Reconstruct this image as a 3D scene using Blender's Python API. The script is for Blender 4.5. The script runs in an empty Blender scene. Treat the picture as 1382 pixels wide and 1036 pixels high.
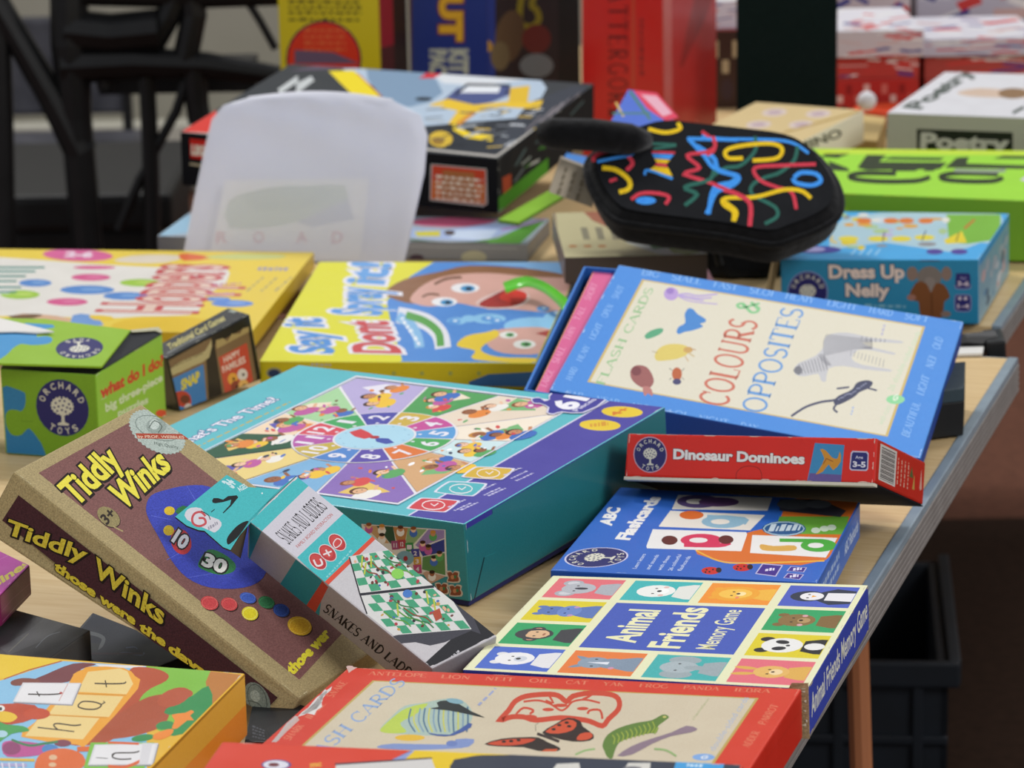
import bpy, bmesh, math, random
from mathutils import Vector, Matrix
from mathutils.geometry import tessellate_polygon
random.seed(7)
SC = bpy.context.scene
COL = SC.collection
# ------------------------------------------------------------------ camera, world, lights, exposure
FPX, PITCH, ROLL, CAMH = 4200.0, math.radians(14.4), -0.02, 0.72
CAMO = Vector((0, 0, CAMH))
FWD = Vector((0, math.cos(PITCH), -math.sin(PITCH)))
RGT = Vector((1, 0, 0)); UPV = Vector((0, math.sin(PITCH), math.cos(PITCH)))
cr, sr = math.cos(ROLL), math.sin(ROLL)
cam_data = bpy.data.cameras.new('camera')
cam = bpy.data.objects.new('camera', cam_data); COL.objects.link(cam)
XC = RGT * cr + UPV * sr; YC = -RGT * sr + UPV * cr
m = Matrix((XC, YC, -FWD)).transposed().to_4x4(); m.translation = CAMO
cam.matrix_world = m
cam_data.sensor_width = 36; cam_data.lens = FPX / 1382 * 36
cam_data.clip_start = .05; cam_data.clip_end = 60
cam_data.dof.use_dof = True; cam_data.dof.focus_distance = 2.12; cam_data.dof.aperture_fstop = 13.0
SC.camera = cam
SC.view_settings.view_transform = 'Standard'; SC.view_settings.look = 'None'
SC.view_settings.gamma = 1; SC.view_settings.use_curve_mapping = False
SC.view_settings.exposure = -0.3
w = bpy.data.worlds.new('hall'); SC.world = w; w.use_nodes = True
bg = w.node_tree.nodes['Background']; bg.inputs[0].default_value = (.93, .965, 1.03, 1); bg.inputs[1].default_value = .54
def area(name, loc, target, size, power, col=(1, 1, 1), sy=None):
    d = bpy.data.lights.new(name, 'AREA'); d.energy = power; d.color = col; d.size = size
    if sy: d.shape = 'RECTANGLE'; d.size_y = sy
    o = bpy.data.objects.new(name, d); COL.objects.link(o); o.location = loc
    o.rotation_euler = (Vector(target) - Vector(loc)).to_track_quat('-Z', 'Y').to_euler()
    return o
area('ceiling_strip_light', (-2.0, 6.0, 4.2), (0, 2.2, 0), .7, 205, (1, .985, .97), 1.1)
area('ceiling_strip_light', (2.2, 5.6, 4.0), (0, 2.2, 0), .9, 80, (1, .985, .98), 1.6)
area('ceiling_strip_light', (2.3, .3, 2.3), (0, 2.1, 0), 1.2, 78, (1, .985, .97), 1.2)

# ------------------------------------------------------------------ helpers
def ray(px, py):
    u0, v0 = px - 691, py - 518
    u = cr * u0 + sr * v0; v = -sr * u0 + cr * v0
    return (RGT * (u / FPX) + FWD - UPV * (v / FPX))
def onplane(px, py, o, n):
    d = ray(px, py); return CAMO + d * ((o - CAMO).dot(n) / d.dot(n))
def P(px, py, z):                       # a point of the table level (or a level above it)
    return onplane(px, py, Vector((0, 0, z)), Vector((0, 0, 1)))
def Y(px, py, y):
    return onplane(px, py, Vector((0, y, 0)), Vector((0, 1, 0)))
def lin(h):
    if not isinstance(h, str): return h
    h = h.lstrip('#')
    if len(h) == 3: h = ''.join(c * 2 for c in h)
    r = []
    for i in (0, 2, 4):
        c = int(h[i:i + 2], 16) / 255
        r.append(c / 12.92 if c <= .04045 else ((c + .055) / 1.055) ** 2.4)
    return (r[0], r[1], r[2], 1.0)
MATS = {}
def mat_print(name='card', rough=.45, spec=.5, coat=0., grain=.05, bump=.0, trans=0.):
    if name in MATS: return MATS[name]
    mt = bpy.data.materials.new(name); mt.use_nodes = True; nt = mt.node_tree; N = nt.nodes
    b = N['Principled BSDF']; at = N.new('ShaderNodeAttribute'); at.attribute_name = 'col'
    tc = N.new('ShaderNodeTexCoord'); nz = N.new('ShaderNodeTexNoise'); nz.inputs['Scale'].default_value = 900; nz.inputs['Detail'].default_value = 3
    n2 = N.new('ShaderNodeTexNoise'); n2.inputs['Scale'].default_value = 35
    mx = N.new('ShaderNodeMix'); mx.data_type = 'RGBA'; mx.blend_type = 'OVERLAY'; mx.inputs[0].default_value = grain * 4
    mr = N.new('ShaderNodeMath'); mr.operation = 'MULTIPLY_ADD'; mr.inputs[1].default_value = .25; mr.inputs[2].default_value = rough - .12
    nt.links.new(tc.outputs['Object'], nz.inputs['Vector']); nt.links.new(tc.outputs['Object'], n2.inputs['Vector'])
    nt.links.new(at.outputs['Color'], mx.inputs[6]); nt.links.new(nz.outputs['Fac'], mx.inputs[7])
    nt.links.new(mx.outputs[2], b.inputs['Base Color'])
    nt.links.new(n2.outputs['Fac'], mr.inputs[0]); nt.links.new(mr.outputs[0], b.inputs['Roughness'])
    b.inputs['Specular IOR Level'].default_value = spec; b.inputs['Coat Weight'].default_value = coat
    b.inputs['Coat Roughness'].default_value = .12
    if bump:
        bp = N.new('ShaderNodeBump'); bp.inputs['Strength'].default_value = bump; bp.inputs['Distance'].default_value = .002
        nt.links.new((n2 if bump > .3 else nz).outputs['Fac'], bp.inputs['Height']); nt.links.new(bp.outputs[0], b.inputs['Normal'])
    MATS[name] = mt; return mt
mat_print('card', .55, .22); mat_print('gloss_card', .38, .26, .06, .04, .08); mat_print('film', .22, .4, .25, .03, .45)
mat_print('kraft', .75, .2, 0, .16, .15); mat_print('fabric', .95, .1, 0, .25, .2); mat_print('metal', .35, .6, 0, .05); mat_print('matte_card', .8, .12, 0, .04)
def mat_plain(name, col, rough=.5, col2=None, scale=20, spec=.4, metal=0, bump=0, stretch=None, trans=0, sheen=0):
    if name in MATS: return MATS[name]
    mt = bpy.data.materials.new(name); mt.use_nodes = True; nt = mt.node_tree; N = nt.nodes; b = N['Principled BSDF']
    b.inputs['Roughness'].default_value = rough; b.inputs['Specular IOR Level'].default_value = spec; b.inputs['Metallic'].default_value = metal
    tc = N.new('ShaderNodeTexCoord'); mp = N.new('ShaderNodeMapping'); nz = N.new('ShaderNodeTexNoise'); nz.inputs['Scale'].default_value = scale; nz.inputs['Detail'].default_value = 5
    if stretch: mp.inputs['Scale'].default_value = stretch
    rp = N.new('ShaderNodeValToRGB'); rp.color_ramp.elements[0].position = .3; rp.color_ramp.elements[1].position = .7
    rp.color_ramp.elements[0].color = lin(col); rp.color_ramp.elements[1].color = lin(col2 or col)
    nt.links.new(tc.outputs['Object'], mp.inputs[0]); nt.links.new(mp.outputs[0], nz.inputs['Vector']); nt.links.new(nz.outputs['Fac'], rp.inputs[0]); nt.links.new(rp.outputs[0], b.inputs['Base Color'])
    b.inputs['Transmission Weight'].default_value = trans; b.inputs['Sheen Weight'].default_value = sheen
    if bump:
        bp = N.new('ShaderNodeBump'); bp.inputs['Strength'].default_value = bump; bp.inputs['Distance'].default_value = .003
        nt.links.new(nz.outputs['Fac'], bp.inputs['Height']); nt.links.new(bp.outputs[0], b.inputs['Normal'])
    MATS[name] = mt; return mt

def tag(o, label=None, cat=None, group=None, kind=None):
    if label: o['label'] = label
    if cat: o['category'] = cat
    if group: o['group'] = group
    if kind: o['kind'] = kind
    return o
def empty(name, loc, rz=0, **kw):
    o = bpy.data.objects.new(name, None); COL.objects.link(o); o.location = loc; o.rotation_euler = (0, 0, rz); o.empty_display_size = .02
    return tag(o, **kw)
class MB:
    """a mesh under construction, in world coordinates, one flat colour per face"""
    def __init__(s): s.v = []; s.f = []; s.c = []
    def poly(s, pts, col):
        n = len(s.v); s.v += [tuple(p) for p in pts]; s.f.append(tuple(range(n, n + len(pts)))); s.c.append(lin(col))
    def raw(s, verts, faces, col):
        n = len(s.v); s.v += [tuple(p) for p in verts]; c = lin(col)
        for f in faces: s.f.append(tuple(i + n for i in f)); s.c.append(c)
    def bm(s, bm, col):
        bm.verts.index_update(); s.raw([v.co.copy() for v in bm.verts], [[v.index for v in f.verts] for f in bm.faces], col)
    def box(s, c8, col, bevel=.0012, seg=2):          # c8: bottom 4 then top 4; col: one colour or six (top,front,right,left,back,bottom)
        bm = bmesh.new(); vs = [bm.verts.new(p) for p in c8]
        Q = [(4, 5, 6, 7), (0, 1, 5, 4), (1, 2, 6, 5), (3, 0, 4, 7), (2, 3, 7, 6), (3, 2, 1, 0)]
        fs = [bm.faces.new([vs[i] for i in q]) for q in Q]
        bm.normal_update(); ns = [f.normal.copy() for f in fs]
        if bevel: bmesh.ops.bevel(bm, geom=bm.edges[:], offset=bevel, segments=seg, affect='EDGES', profile=.6)
        bm.normal_update(); bm.verts.index_update()
        cols = [col] * 6 if isinstance(col, str) else col
        n = len(s.v); s.v += [tuple(v.co) for v in bm.verts]
        for f in bm.faces:
            k = max(range(6), key=lambda i: ns[i].dot(f.normal) + (.02 if i == 0 else 0))
            s.f.append(tuple(v.index + n for v in f.verts)); s.c.append(lin(cols[k]))
        bm.free()
    def tube(s, pts, r, col, n=8, caps=True):
        pts = [Vector(p) for p in pts]; rs = r if isinstance(r, (list, tuple)) else [r] * len(pts)
        rings = []; up = Vector((0, 0, 1))
        for i, p in enumerate(pts):
            t = (pts[min(i + 1, len(pts) - 1)] - pts[max(i - 1, 0)]).normalized()
            a = up if abs(t.dot(up)) < .95 else Vector((1, 0, 0))
            x = t.cross(a).normalized(); y = x.cross(t)
            rings.append([p + (x * math.cos(2 * math.pi * k / n) + y * math.sin(2 * math.pi * k / n)) * rs[i] for k in range(n)])
        vs = [q for rg in rings for q in rg]; fs = []
        for i in range(len(rings) - 1):
            for k in range(n):
                fs.append((i * n + k, i * n + (k + 1) % n, (i + 1) * n + (k + 1) % n, (i + 1) * n + k))
        if caps: fs.append(tuple(range(n))[::-1]); fs.append(tuple(range((len(rings) - 1) * n, len(rings) * n)))
        s.raw(vs, fs, col)
    def build(s, name, parent=None, mat='card', smooth=False, **kw):
        me = bpy.data.meshes.new(name); inv = parent.matrix_basis.inverted() if parent else None
        if parent and parent.parent: inv = inv @ parent.parent.matrix_basis.inverted()
        me.from_pydata([(inv @ Vector(v))[:] for v in s.v] if inv else s.v, [], s.f)
        ca = me.color_attributes.new('col', 'FLOAT_COLOR', 'CORNER'); buf = []
        for f, c in zip(s.f, s.c): buf += list(c) * len(f)
        ca.data.foreach_set('color', buf)
        me.materials.append(MATS[mat] if isinstance(mat, str) else mat)
        if smooth: me.polygons.foreach_set('use_smooth', [True] * len(me.polygons))
        me.update(); o = bpy.data.objects.new(name, me); COL.objects.link(o)
        if parent: o.parent = parent
        return tag(o, **kw)

# ------------------------------------------------------------------ lettering
GL = {}; CAP = {}
def glyphs(s, off=0., shear=0.):
    k = (s, off, shear)
    if k in GL: return GL[k]
    cu = bpy.data.curves.new('lettering', 'FONT'); cu.body = s; cu.offset = off; cu.shear = shear; cu.resolution_u = 3; cu.fill_mode = 'FRONT'; cu.dimensions = '2D'
    ob = bpy.data.objects.new('lettering', cu); me = bpy.data.meshes.new_from_object(ob)
    r = ([(v.co.x, v.co.y) for v in me.vertices], [tuple(p.vertices) for p in me.polygons])
    bpy.data.meshes.remove(me); bpy.data.objects.remove(ob); bpy.data.curves.remove(cu)
    GL[k] = r; return r
CAPH = max(y for x, y in glyphs('H')[0])
def arc(cx, cy, rx, ry, a0, a1, n=10):
    return [(cx + rx * math.cos(math.radians(a0 + (a1 - a0) * i / n)), cy + ry * math.sin(math.radians(a0 + (a1 - a0) * i / n))) for i in range(n + 1)]
# a book face with serifs: strokes in a 0..1 high box, T thick, t thin, the third item asks for serifs at its ends
SF = {
'A': (.8, [([(.08, 0), (.4, 1)], 't', 1), ([(.4, 1), (.72, 0)], 'T', 2), ([(.2, .36), (.6, .36)], 't', 0)]),
'B': (.7, [([(.16, 0), (.16, 1)], 'T', 3), ([(.16, 1)] + arc(.34, .76, .24, .24, 90, -90) + [(.16, .52)], 'm', 0), ([(.16, .52)] + arc(.36, .26, .28, .26, 90, -90) + [(.16, 0)], 'm', 0)]),
'C': (.75, [(arc(.4, .5, .32, .5, 45, 315, 16), 'm', 0), ([(.64, .7), (.66, 1)], 't', 0)]),
'D': (.8, [([(.16, 0), (.16, 1)], 'T', 3), ([(.16, 1), (.3, 1)] + arc(.3, .5, .42, .5, 90, -90, 14) + [(.16, 0)], 'm', 0)]),
'E': (.66, [([(.16, 0), (.16, 1)], 'T', 3), ([(.16, 1), (.6, 1), (.6, .82)], 't', 0), ([(.16, .52), (.5, .52)], 't', 0), ([(.16, 0), (.62, 0), (.62, .2)], 't', 0)]),
'F': (.62, [([(.16, 0), (.16, 1)], 'T', 3), ([(.16, 1), (.6, 1), (.6, .82)], 't', 0), ([(.16, .52), (.48, .52)], 't', 0)]),
'G': (.8, [(arc(.42, .5, .34, .5, 45, 350, 16), 'm', 0), ([(.68, 0), (.68, .42), (.5, .42)], 't', 0)]),
'H': (.84, [([(.16, 0), (.16, 1)], 'T', 3), ([(.68, 0), (.68, 1)], 'T', 3), ([(.16, .52), (.68, .52)], 't', 0)]),
'I': (.34, [([(.17, 0), (.17, 1)], 'T', 3)]),
'K': (.78, [([(.16, 0), (.16, 1)], 'T', 3), ([(.66, 1), (.18, .4)], 't', 1), ([(.3, .56), (.68, 0)], 'T', 2)]),
'L': (.62, [([(.16, 0), (.16, 1)], 'T', 3), ([(.16, 0), (.58, 0), (.58, .22)], 't', 0)]),
'N': (.84, [([(.16, 0), (.16, 1)], 't', 3), ([(.16, 1), (.68, 0)], 'T', 0), ([(.68, 0), (.68, 1)], 't', 2)]),
'O': (.82, [(arc(.41, .5, .33, .5, 0, 360, 20), 'm', 0)]),
'P': (.66, [([(.16, 0), (.16, 1)], 'T', 3), ([(.16, 1)] + arc(.34, .74, .28, .26, 90, -90) + [(.16, .48)], 'm', 0)]),
'R': (.74, [([(.16, 0), (.16, 1)], 'T', 3), ([(.16, 1)] + arc(.34, .74, .26, .26, 90, -90) + [(.16, .48)], 'm', 0), ([(.34, .48), (.66, 0)], 'T', 2)]),
'S': (.64, [(arc(.32, .74, .22, .26, 30, 270, 10) + arc(.32, .25, .24, .25, 90, -150, 10), 'm', 0)]),
'T': (.74, [([(.37, 0), (.37, 1)], 'T', 1), ([(.06, .8), (.06, 1), (.68, 1), (.68, .8)], 't', 0)]),
'U': (.82, [([(.16, 1), (.16, .3)] + arc(.41, .3, .25, .3, 180, 360, 10) + [(.66, 1)], 'm', 0), ([(.06, 1), (.26, 1)], 't', 0), ([(.56, 1), (.76, 1)], 't', 0)]),
'&': (.84, [([(.78, .1), (.3, .7)] + arc(.4, .82, .14, .18, 180, 0, 6) + [(.2, .36)] + arc(.36, .22, .22, .22, 150, 290, 8) + [(.74, .5)], 'm', 0)]),
'Y': (.76, [([(.37, 0), (.37, .46)], 'T', 1), ([(.37, .46), (.08, 1)], 'T', 2), ([(.37, .46), (.66, 1)], 't', 2)]),
'0': (.6, [(arc(.3, .5, .22, .5, 0, 360, 20), 'm', 0)]), ' ': (.4, []),
}
def ribbon2(pts, w, closed=False):
    """outline quads of a polyline of width w, 2D"""
    n = len(pts); L = []; R = []
    for i in range(n):
        if closed: a, b = pts[(i - 1) % n], pts[(i + 1) % n]
        else: a, b = pts[max(i - 1, 0)], pts[min(i + 1, n - 1)]
        dx, dy = b[0] - a[0], b[1] - a[1]; l = math.hypot(dx, dy) or 1
        k = 1.
        if 0 < i < n - 1 or closed:
            p = pts[i]; d1 = (p[0] - a[0], p[1] - a[1]); l1 = math.hypot(*d1) or 1
            c = abs((d1[0] * dx + d1[1] * dy) / (l1 * l)); k = 1 / max(c, .5)
        nx, ny = -dy / l * w * .5 * k, dx / l * w * .5 * k
        L.append((pts[i][0] + nx, pts[i][1] + ny)); R.append((pts[i][0] - nx, pts[i][1] - ny))
    V = L + R; F = []
    for i in range(n if closed else n - 1):
        j = (i + 1) % n; F.append((n + i, n + j, j, i))
    return V, F
def serif(s, wt=1.):
    k = ('§', s, wt)
    if k in GL: return GL[k]
    V = []; F = []; x = 0; W = {'T': .15 * wt, 't': .055 * wt, 'm': .105 * wt}
    for ch in s:
        adv, st = SF.get(ch, SF['I'])
        for pts, w, sf in st:
            v, f = ribbon2([(x + a, b) for a, b in pts], W[w])
            if sf:
                for bit, (a, b) in ((1, pts[0]), (2, pts[-1])):
                    if sf & bit:
                        hh = .028 if b < .5 else -.028
                        n0 = len(v); v += [(x + a - .13, b), (x + a + .13, b), (x + a + .13, b + 2 * hh), (x + a - .13, b + 2 * hh)]
                        f.append((n0, n0 + 1, n0 + 2, n0 + 3))
            n = len(V); V += v; F += [tuple(i + n for i in q) for q in f]
        x += adv
    V = [(a, b * CAPH) for a, b in V]
    GL[k] = (V, F); return GL[k]
def spline(pts, n=5, closed=False):
    if len(pts) < 3: return pts
    o = []; m = len(pts)
    for i in range(m if closed else m - 1):
        p = [pts[(i + k) % m] if closed else pts[min(max(i + k, 0), m - 1)] for k in (-1, 0, 1, 2)]
        for j in range(n):
            t = j / n
            o.append(tuple(.5 * ((2 * p[1][a]) + (-p[0][a] + p[2][a]) * t + (2 * p[0][a] - 5 * p[1][a] + 4 * p[2][a] - p[3][a]) * t * t + (-p[0][a] + 3 * p[1][a] - 3 * p[2][a] + p[3][a]) * t ** 3) for a in (0, 1)))
    if not closed: o.append(tuple(pts[-1]))
    return o

LAY = 9e-6
class Art:
    """flat print laid in thin ink layers on one face of an object; coordinates are measured on the photograph and carried onto the face's own plane"""
    def __init__(s, mb, quad, inset=.0011):
        s.mb = mb; q = [Vector(p) for p in quad]; s.O = q[0]
        s.U = (q[1] - q[0]).normalized(); s.N = (q[1] - q[0]).cross(q[3] - q[0]).normalized(); s.V = s.N.cross(s.U)
        s.q = [s.uvw(p) for p in q]; c = (sum(p[0] for p in s.q) / 4, sum(p[1] for p in s.q) / 4)
        s.clip = []
        for p in s.q:
            d = math.hypot(p[0] - c[0], p[1] - c[1]); k = 1 - 1.5 * inset / d; s.clip.append((c[0] + (p[0] - c[0]) * k, c[1] + (p[1] - c[1]) * k))
        if sum(s.clip[i][0] * s.clip[(i + 1) % 4][1] - s.clip[(i + 1) % 4][0] * s.clip[i][1] for i in range(4)) < 0: s.clip.reverse()
        s.cb = (min(p[0] for p in s.clip), min(p[1] for p in s.clip), max(p[0] for p in s.clip), max(p[1] for p in s.clip))
        s.boxes = []; s.x0, s.y0, s.sc = 0, 0, 1; s.fn = None
    def uvw(s, p): d = Vector(p) - s.O; return (d.dot(s.U), d.dot(s.V))
    def v(s, x0=0, y0=0, sc=1): s.x0, s.y0, s.sc = x0, y0, sc; s.fn = None; return s
    def uv(s, x, y):
        if s.fn: return s.fn(x, y)
        return s.uvw(onplane(s.x0 + x * s.sc, s.y0 + y * s.sc, s.O, s.N))
    def quad(s, a, b, c, d):            # unit square onto four measured points
        s.fn = None; A, B, C, D = [s.uv(*p) for p in (a, b, c, d)]
        s.fn = lambda x, y: tuple(A[i] * (1 - x) * (1 - y) + B[i] * x * (1 - y) + C[i] * x * y + D[i] * (1 - x) * y for i in (0, 1)); return s
    def face(s, W=1, H=1):              # the whole face, 0..W, 0..H from its first corner
        A, B, C, D = s.q
        s.fn = lambda x, y: tuple(A[i] * (1 - x / W) * (1 - y / H) + B[i] * x / W * (1 - y / H) + C[i] * x / W * y / H + D[i] * (1 - x / W) * y / H for i in (0, 1)); return s
    def layer(s, P):
        bb = (min(p[0] for p in P), min(p[1] for p in P), max(p[0] for p in P), max(p[1] for p in P))
        l = 1
        for b, k in s.boxes:
            if k >= l and not (bb[2] < b[0] or bb[0] > b[2] or bb[3] < b[1] or bb[1] > b[3]): l = k + 1
        s.boxes.append((bb, l)); return l, bb
    def emit(s, V, F, col):
        if not V: return
        l, bb = s.layer(V); h = s.N * (l * LAY); c = lin(col)
        ins = bb[0] >= s.cb[0] and bb[1] >= s.cb[1] and bb[2] <= s.cb[2] and bb[3] <= s.cb[3]
        if ins:   # still may cross a slanted side
            ins = all(s.inside(p) for p in ((bb[0], bb[1]), (bb[2], bb[1]), (bb[2], bb[3]), (bb[0], bb[3])))
        if ins:
            n = len(s.mb.v); s.mb.v += [tuple(s.O + s.U * p[0] + s.V * p[1] + h) for p in V]
            for f in F:
                a = 0
                for i in range(len(f)): p, q = V[f[i]], V[f[(i + 1) % len(f)]]; a += p[0] * q[1] - q[0] * p[1]
                g = f if a > 0 else tuple(reversed(f))
                s.mb.f.append(tuple(i + n for i in g)); s.mb.c.append(c)
        else:
            for f in F:
                pl = [V[i] for i in f]
                for i in range(4):
                    a, b = s.clip[i], s.clip[(i + 1) % 4]; out = []
                    side = lambda p: (b[0] - a[0]) * (p[1] - a[1]) - (b[1] - a[1]) * (p[0] - a[0])
                    for j in range(len(pl)):
                        p, q = pl[j], pl[(j + 1) % len(pl)]; sp, sq = side(p), side(q)
                        if sp >= 0: out.append(p)
                        if sp * sq < 0: t = sp / (sp - sq); out.append((p[0] + (q[0] - p[0]) * t, p[1] + (q[1] - p[1]) * t))
                    pl = out
                    if len(pl) < 3: break
                if len(pl) >= 3:
                    a = sum(pl[i][0] * pl[(i + 1) % len(pl)][1] - pl[(i + 1) % len(pl)][0] * pl[i][1] for i in range(len(pl)))
                    if abs(a) < 1e-10: continue
                    if a < 0: pl.reverse()
                    n = len(s.mb.v); s.mb.v += [tuple(s.O + s.U * p[0] + s.V * p[1] + h) for p in pl]
                    s.mb.f.append(tuple(range(n, n + len(pl)))); s.mb.c.append(c)
    def inside(s, p):
        for i in range(4):
            a, b = s.clip[i], s.clip[(i + 1) % 4]
            if (b[0] - a[0]) * (p[1] - a[1]) - (b[1] - a[1]) * (p[0] - a[0]) < 0: return False
        return True
    def p(s, pts, col, sm=0):           # filled outline
        if sm: pts = spline(pts, sm, True)
        V = [s.uv(*q) for q in pts]
        F = [(0, 1, 2)] if len(V) == 3 else [tuple(t) for t in tessellate_polygon([[Vector((a, b, 0)) for a, b in V]])]
        s.emit(V, F, col)
    def r(s, x0, y0, x1, y1, col): s.p([(x0, y0), (x1, y0), (x1, y1), (x0, y1)], col)
    def e(s, cx, cy, rx, ry, col, rot=0, n=18):
        c, d = math.cos(math.radians(rot)), math.sin(math.radians(rot))
        pts = [(cx + rx * math.cos(a) * c - ry * math.sin(a) * d, cy + rx * math.cos(a) * d + ry * math.sin(a) * c) for a in [2 * math.pi * i / n for i in range(n)]]
        V = [s.uv(*q) for q in pts]; s.emit(V, [tuple(range(n))], col)
    def s_(s, pts, w, col, closed=False, sm=0):     # stroke, w in the author's units
        if sm: pts = spline(pts, sm, closed)
        V, F = ribbon2(pts, w, closed); s.emit([s.uv(*q) for q in V], F, col)
    def circ(s, c, r, col, n=28, r0=0, a0=0, a1=360):   # true circle on the face, r in metres
        c = s.uv(*c) if s.fn or True else c
        if r0:
            V = []; m = max(3, int(n * abs(a1 - a0) / 360))
            for i in range(m + 1):
                a = math.radians(a0 + (a1 - a0) * i / m); V += [(c[0] + r * math.cos(a), c[1] + r * math.sin(a)), (c[0] + r0 * math.cos(a), c[1] + r0 * math.sin(a))]
            s.emit(V, [(2 * i, 2 * i + 2, 2 * i + 3, 2 * i + 1) for i in range(m)], col)
        else: s.emit([(c[0] + r * math.cos(2 * math.pi * i / n), c[1] + r * math.sin(2 * math.pi * i / n)) for i in range(n)], [tuple(range(n))], col)
    def t(s, txt, a, b, c, col, bold=.0, shear=0, out=None, ow=.04, sf=0, shadow=None):
        """lettering from baseline start a to baseline end b, c = top of a capital at the start"""
        A, B, C = s.uv(*a), s.uv(*b), s.uv(*c)
        base = serif(txt, sf) if sf else glyphs(txt, 0, shear)
        if not base[0]: return
        x0 = min(p[0] for p in base[0]); x1 = max(p[0] for p in base[0]); W = x1 - x0
        def put(g, col, dx=0, dy=0):
            V = [(A[0] + (B[0] - A[0]) * ((x - x0 + dx) / W) + (C[0] - A[0]) * ((y + dy) / CAPH), A[1] + (B[1] - A[1]) * ((x - x0 + dx) / W) + (C[1] - A[1]) * ((y + dy) / CAPH)) for x, y in g[0]]
            s.emit(V, g[1], col)
        if shadow: put(glyphs(txt, bold + ow, shear), shadow, .05, -.05)
        if out: put(serif(txt, sf + 1.2) if sf else glyphs(txt, bold + ow, shear), out)
        put(base if (sf or not bold) else glyphs(txt, bold, shear), col)
    def logo(s, c, ux, uy, ring='#cfcbe0', navy='#262566', cream='#d9d6c4'):
        """round orchard badge: c centre, ux/uy points at its right and at its top"""
        s.v(); s.quad(c, ux, (ux[0] + uy[0] - c[0], ux[1] + uy[1] - c[1]), uy)
        E = lambda r, col, y=0, x=0, ry=None, n=26: s.e(x, y, r, ry or r, col, n=n)
        E(1.06, ring); E(1, navy)
        bumps = [(x * (.40 if i % 2 else .45), .06 + y * (.30 if i % 2 else .35)) for i, (x, y) in enumerate([(math.cos(a), math.sin(a)) for a in [2 * math.pi * k / 36 for k in range(36)]])]
        s.p(bumps, cream)
        for (x, y) in [(-.24, .16), (-.08, .24), (.1, .24), (.26, .14), (-.3, .0), (-.14, .04), (.03, .08), (.18, .02), (.3, -.02), (-.2, -.12), (-.02, -.08), (.12, -.13), (.0, .34)]: E(.042, navy, y, x, n=8)
        s.p([(-.05, -.25), (.05, -.25), (.06, -.5), (.22, -.56), (.2, -.62), (-.2, -.62), (-.22, -.56), (-.06, -.5)], cream)
        for word, a0, a1, rr, flip in (('ORCHARD', 158, 22, .68, 0), ('TOYS', 238, 302, .93, 1)):
            n = len(word)
            for i, ch in enumerate(word):
                a = math.radians(a0 + (a1 - a0) * i / (n - 1)); t = (math.sin(a), -math.cos(a)) if not flip else (-math.sin(a), math.cos(a)); o = (math.cos(a), math.sin(a)) if not flip else (-math.cos(a), -math.sin(a))
                h = .22; wd = .17 if ch != 'I' else .05
                p0 = (math.cos(a) * rr - t[0] * wd / 2, math.sin(a) * rr - t[1] * wd / 2)
                s.t(ch, p0, (p0[0] + t[0] * wd, p0[1] + t[1] * wd), (p0[0] + o[0] * h, p0[1] + o[1] * h), cream, bold=.02)
        s.fn = None
    def scuff(s, n, col, edges=(0, 1, 2, 3), w=.0018, seed=1):
        rd = random.Random(seed)
        for k in edges:
            a, b = s.clip[k], s.clip[(k + 1) % 4]; cx = sum(p[0] for p in s.clip) / 4; cy = sum(p[1] for p in s.clip) / 4
            d = (b[0] - a[0], b[1] - a[1]); L = math.hypot(*d); d = (d[0] / L, d[1] / L); nn = (-d[1], d[0])
            for i in range(n):
                t = rd.choice((rd.uniform(0, .05), rd.uniform(.95, 1), rd.random())) * L; l = rd.uniform(.001, .006); h = rd.uniform(.2, 1) * w
                pts = [(a[0] + d[0] * (t + x * l) + nn[0] * y * h, a[1] + d[1] * (t + x * l) + nn[1] * y * h) for x, y in ((-1, 0), (1, 0), (.6, rd.uniform(.4, 1)), (0, rd.uniform(.2, 1)), (-.5, rd.uniform(.4, 1)))]
                s.emit(pts, [(0, 1, 2, 3, 4)], col)
def rig(q, tpx):
    """corners (bottom 4, top 4; near-left, near-right, far-right, far-left) of a cuboid from its pose, its lid corners trued to tpx"""
    x, y, z, yaw, tx, ty, wd, dp, h = q
    M = Matrix.Translation((x, y, z)) @ Matrix.Rotation(yaw, 4, 'Z') @ Matrix.Rotation(tx, 4, 'X') @ Matrix.Rotation(ty, 4, 'Y')
    n = (M.to_3x3() @ Vector((0, 0, 1))).normalized(); o = M @ Vector((0, 0, h)); B = []; T = []
    for (a, b), px in zip(((0, 0), (1, 0), (1, 1), (0, 1)), tpx):
        t = M @ Vector((a * wd, b * dp, h))
        if px: t = onplane(px[0], px[1], o, n)
        b = t - n * h; b.z = max(b.z, .0006)
        T.append(t); B.append(b)
    return B + T
def flat(tpx, z, h, z2=None):            # a box lying level: lid corners measured at height z
    T = [P(a, b, z if z2 is None or i in (0, 1) else z2) for i, (a, b) in enumerate(tpx)]
    return [t - Vector((0, 0, h)) for t in T] + T
def slab(c8, f0, f1, inset=0.):          # horizontal slice of a box between height fractions, drawn in by inset metres
    B = [c8[i].lerp(c8[i + 4], f0) for i in range(4)]; T = [c8[i].lerp(c8[i + 4], f1) for i in range(4)]
    if inset:
        for L in (B, T):
            c = sum(L, Vector()) / 4
            for i in range(4): d = L[i] - c; L[i] = L[i] - d.normalized() * inset * 1.414
    return B + T
FQ = dict(top=(4, 5, 6, 7), front=(0, 1, 5, 4), right=(1, 2, 6, 5), left=(3, 0, 4, 7), back=(2, 3, 7, 6))
def root_for(name, c8, **kw):
    b = sum(c8[:4], Vector()) / 4; d = c8[1] - c8[0]
    return empty(name, b, math.atan2(d.y, d.x), **kw)
def art(mb, c8, f): return Art(mb, [c8[i] for i in FQ[f]])
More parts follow.
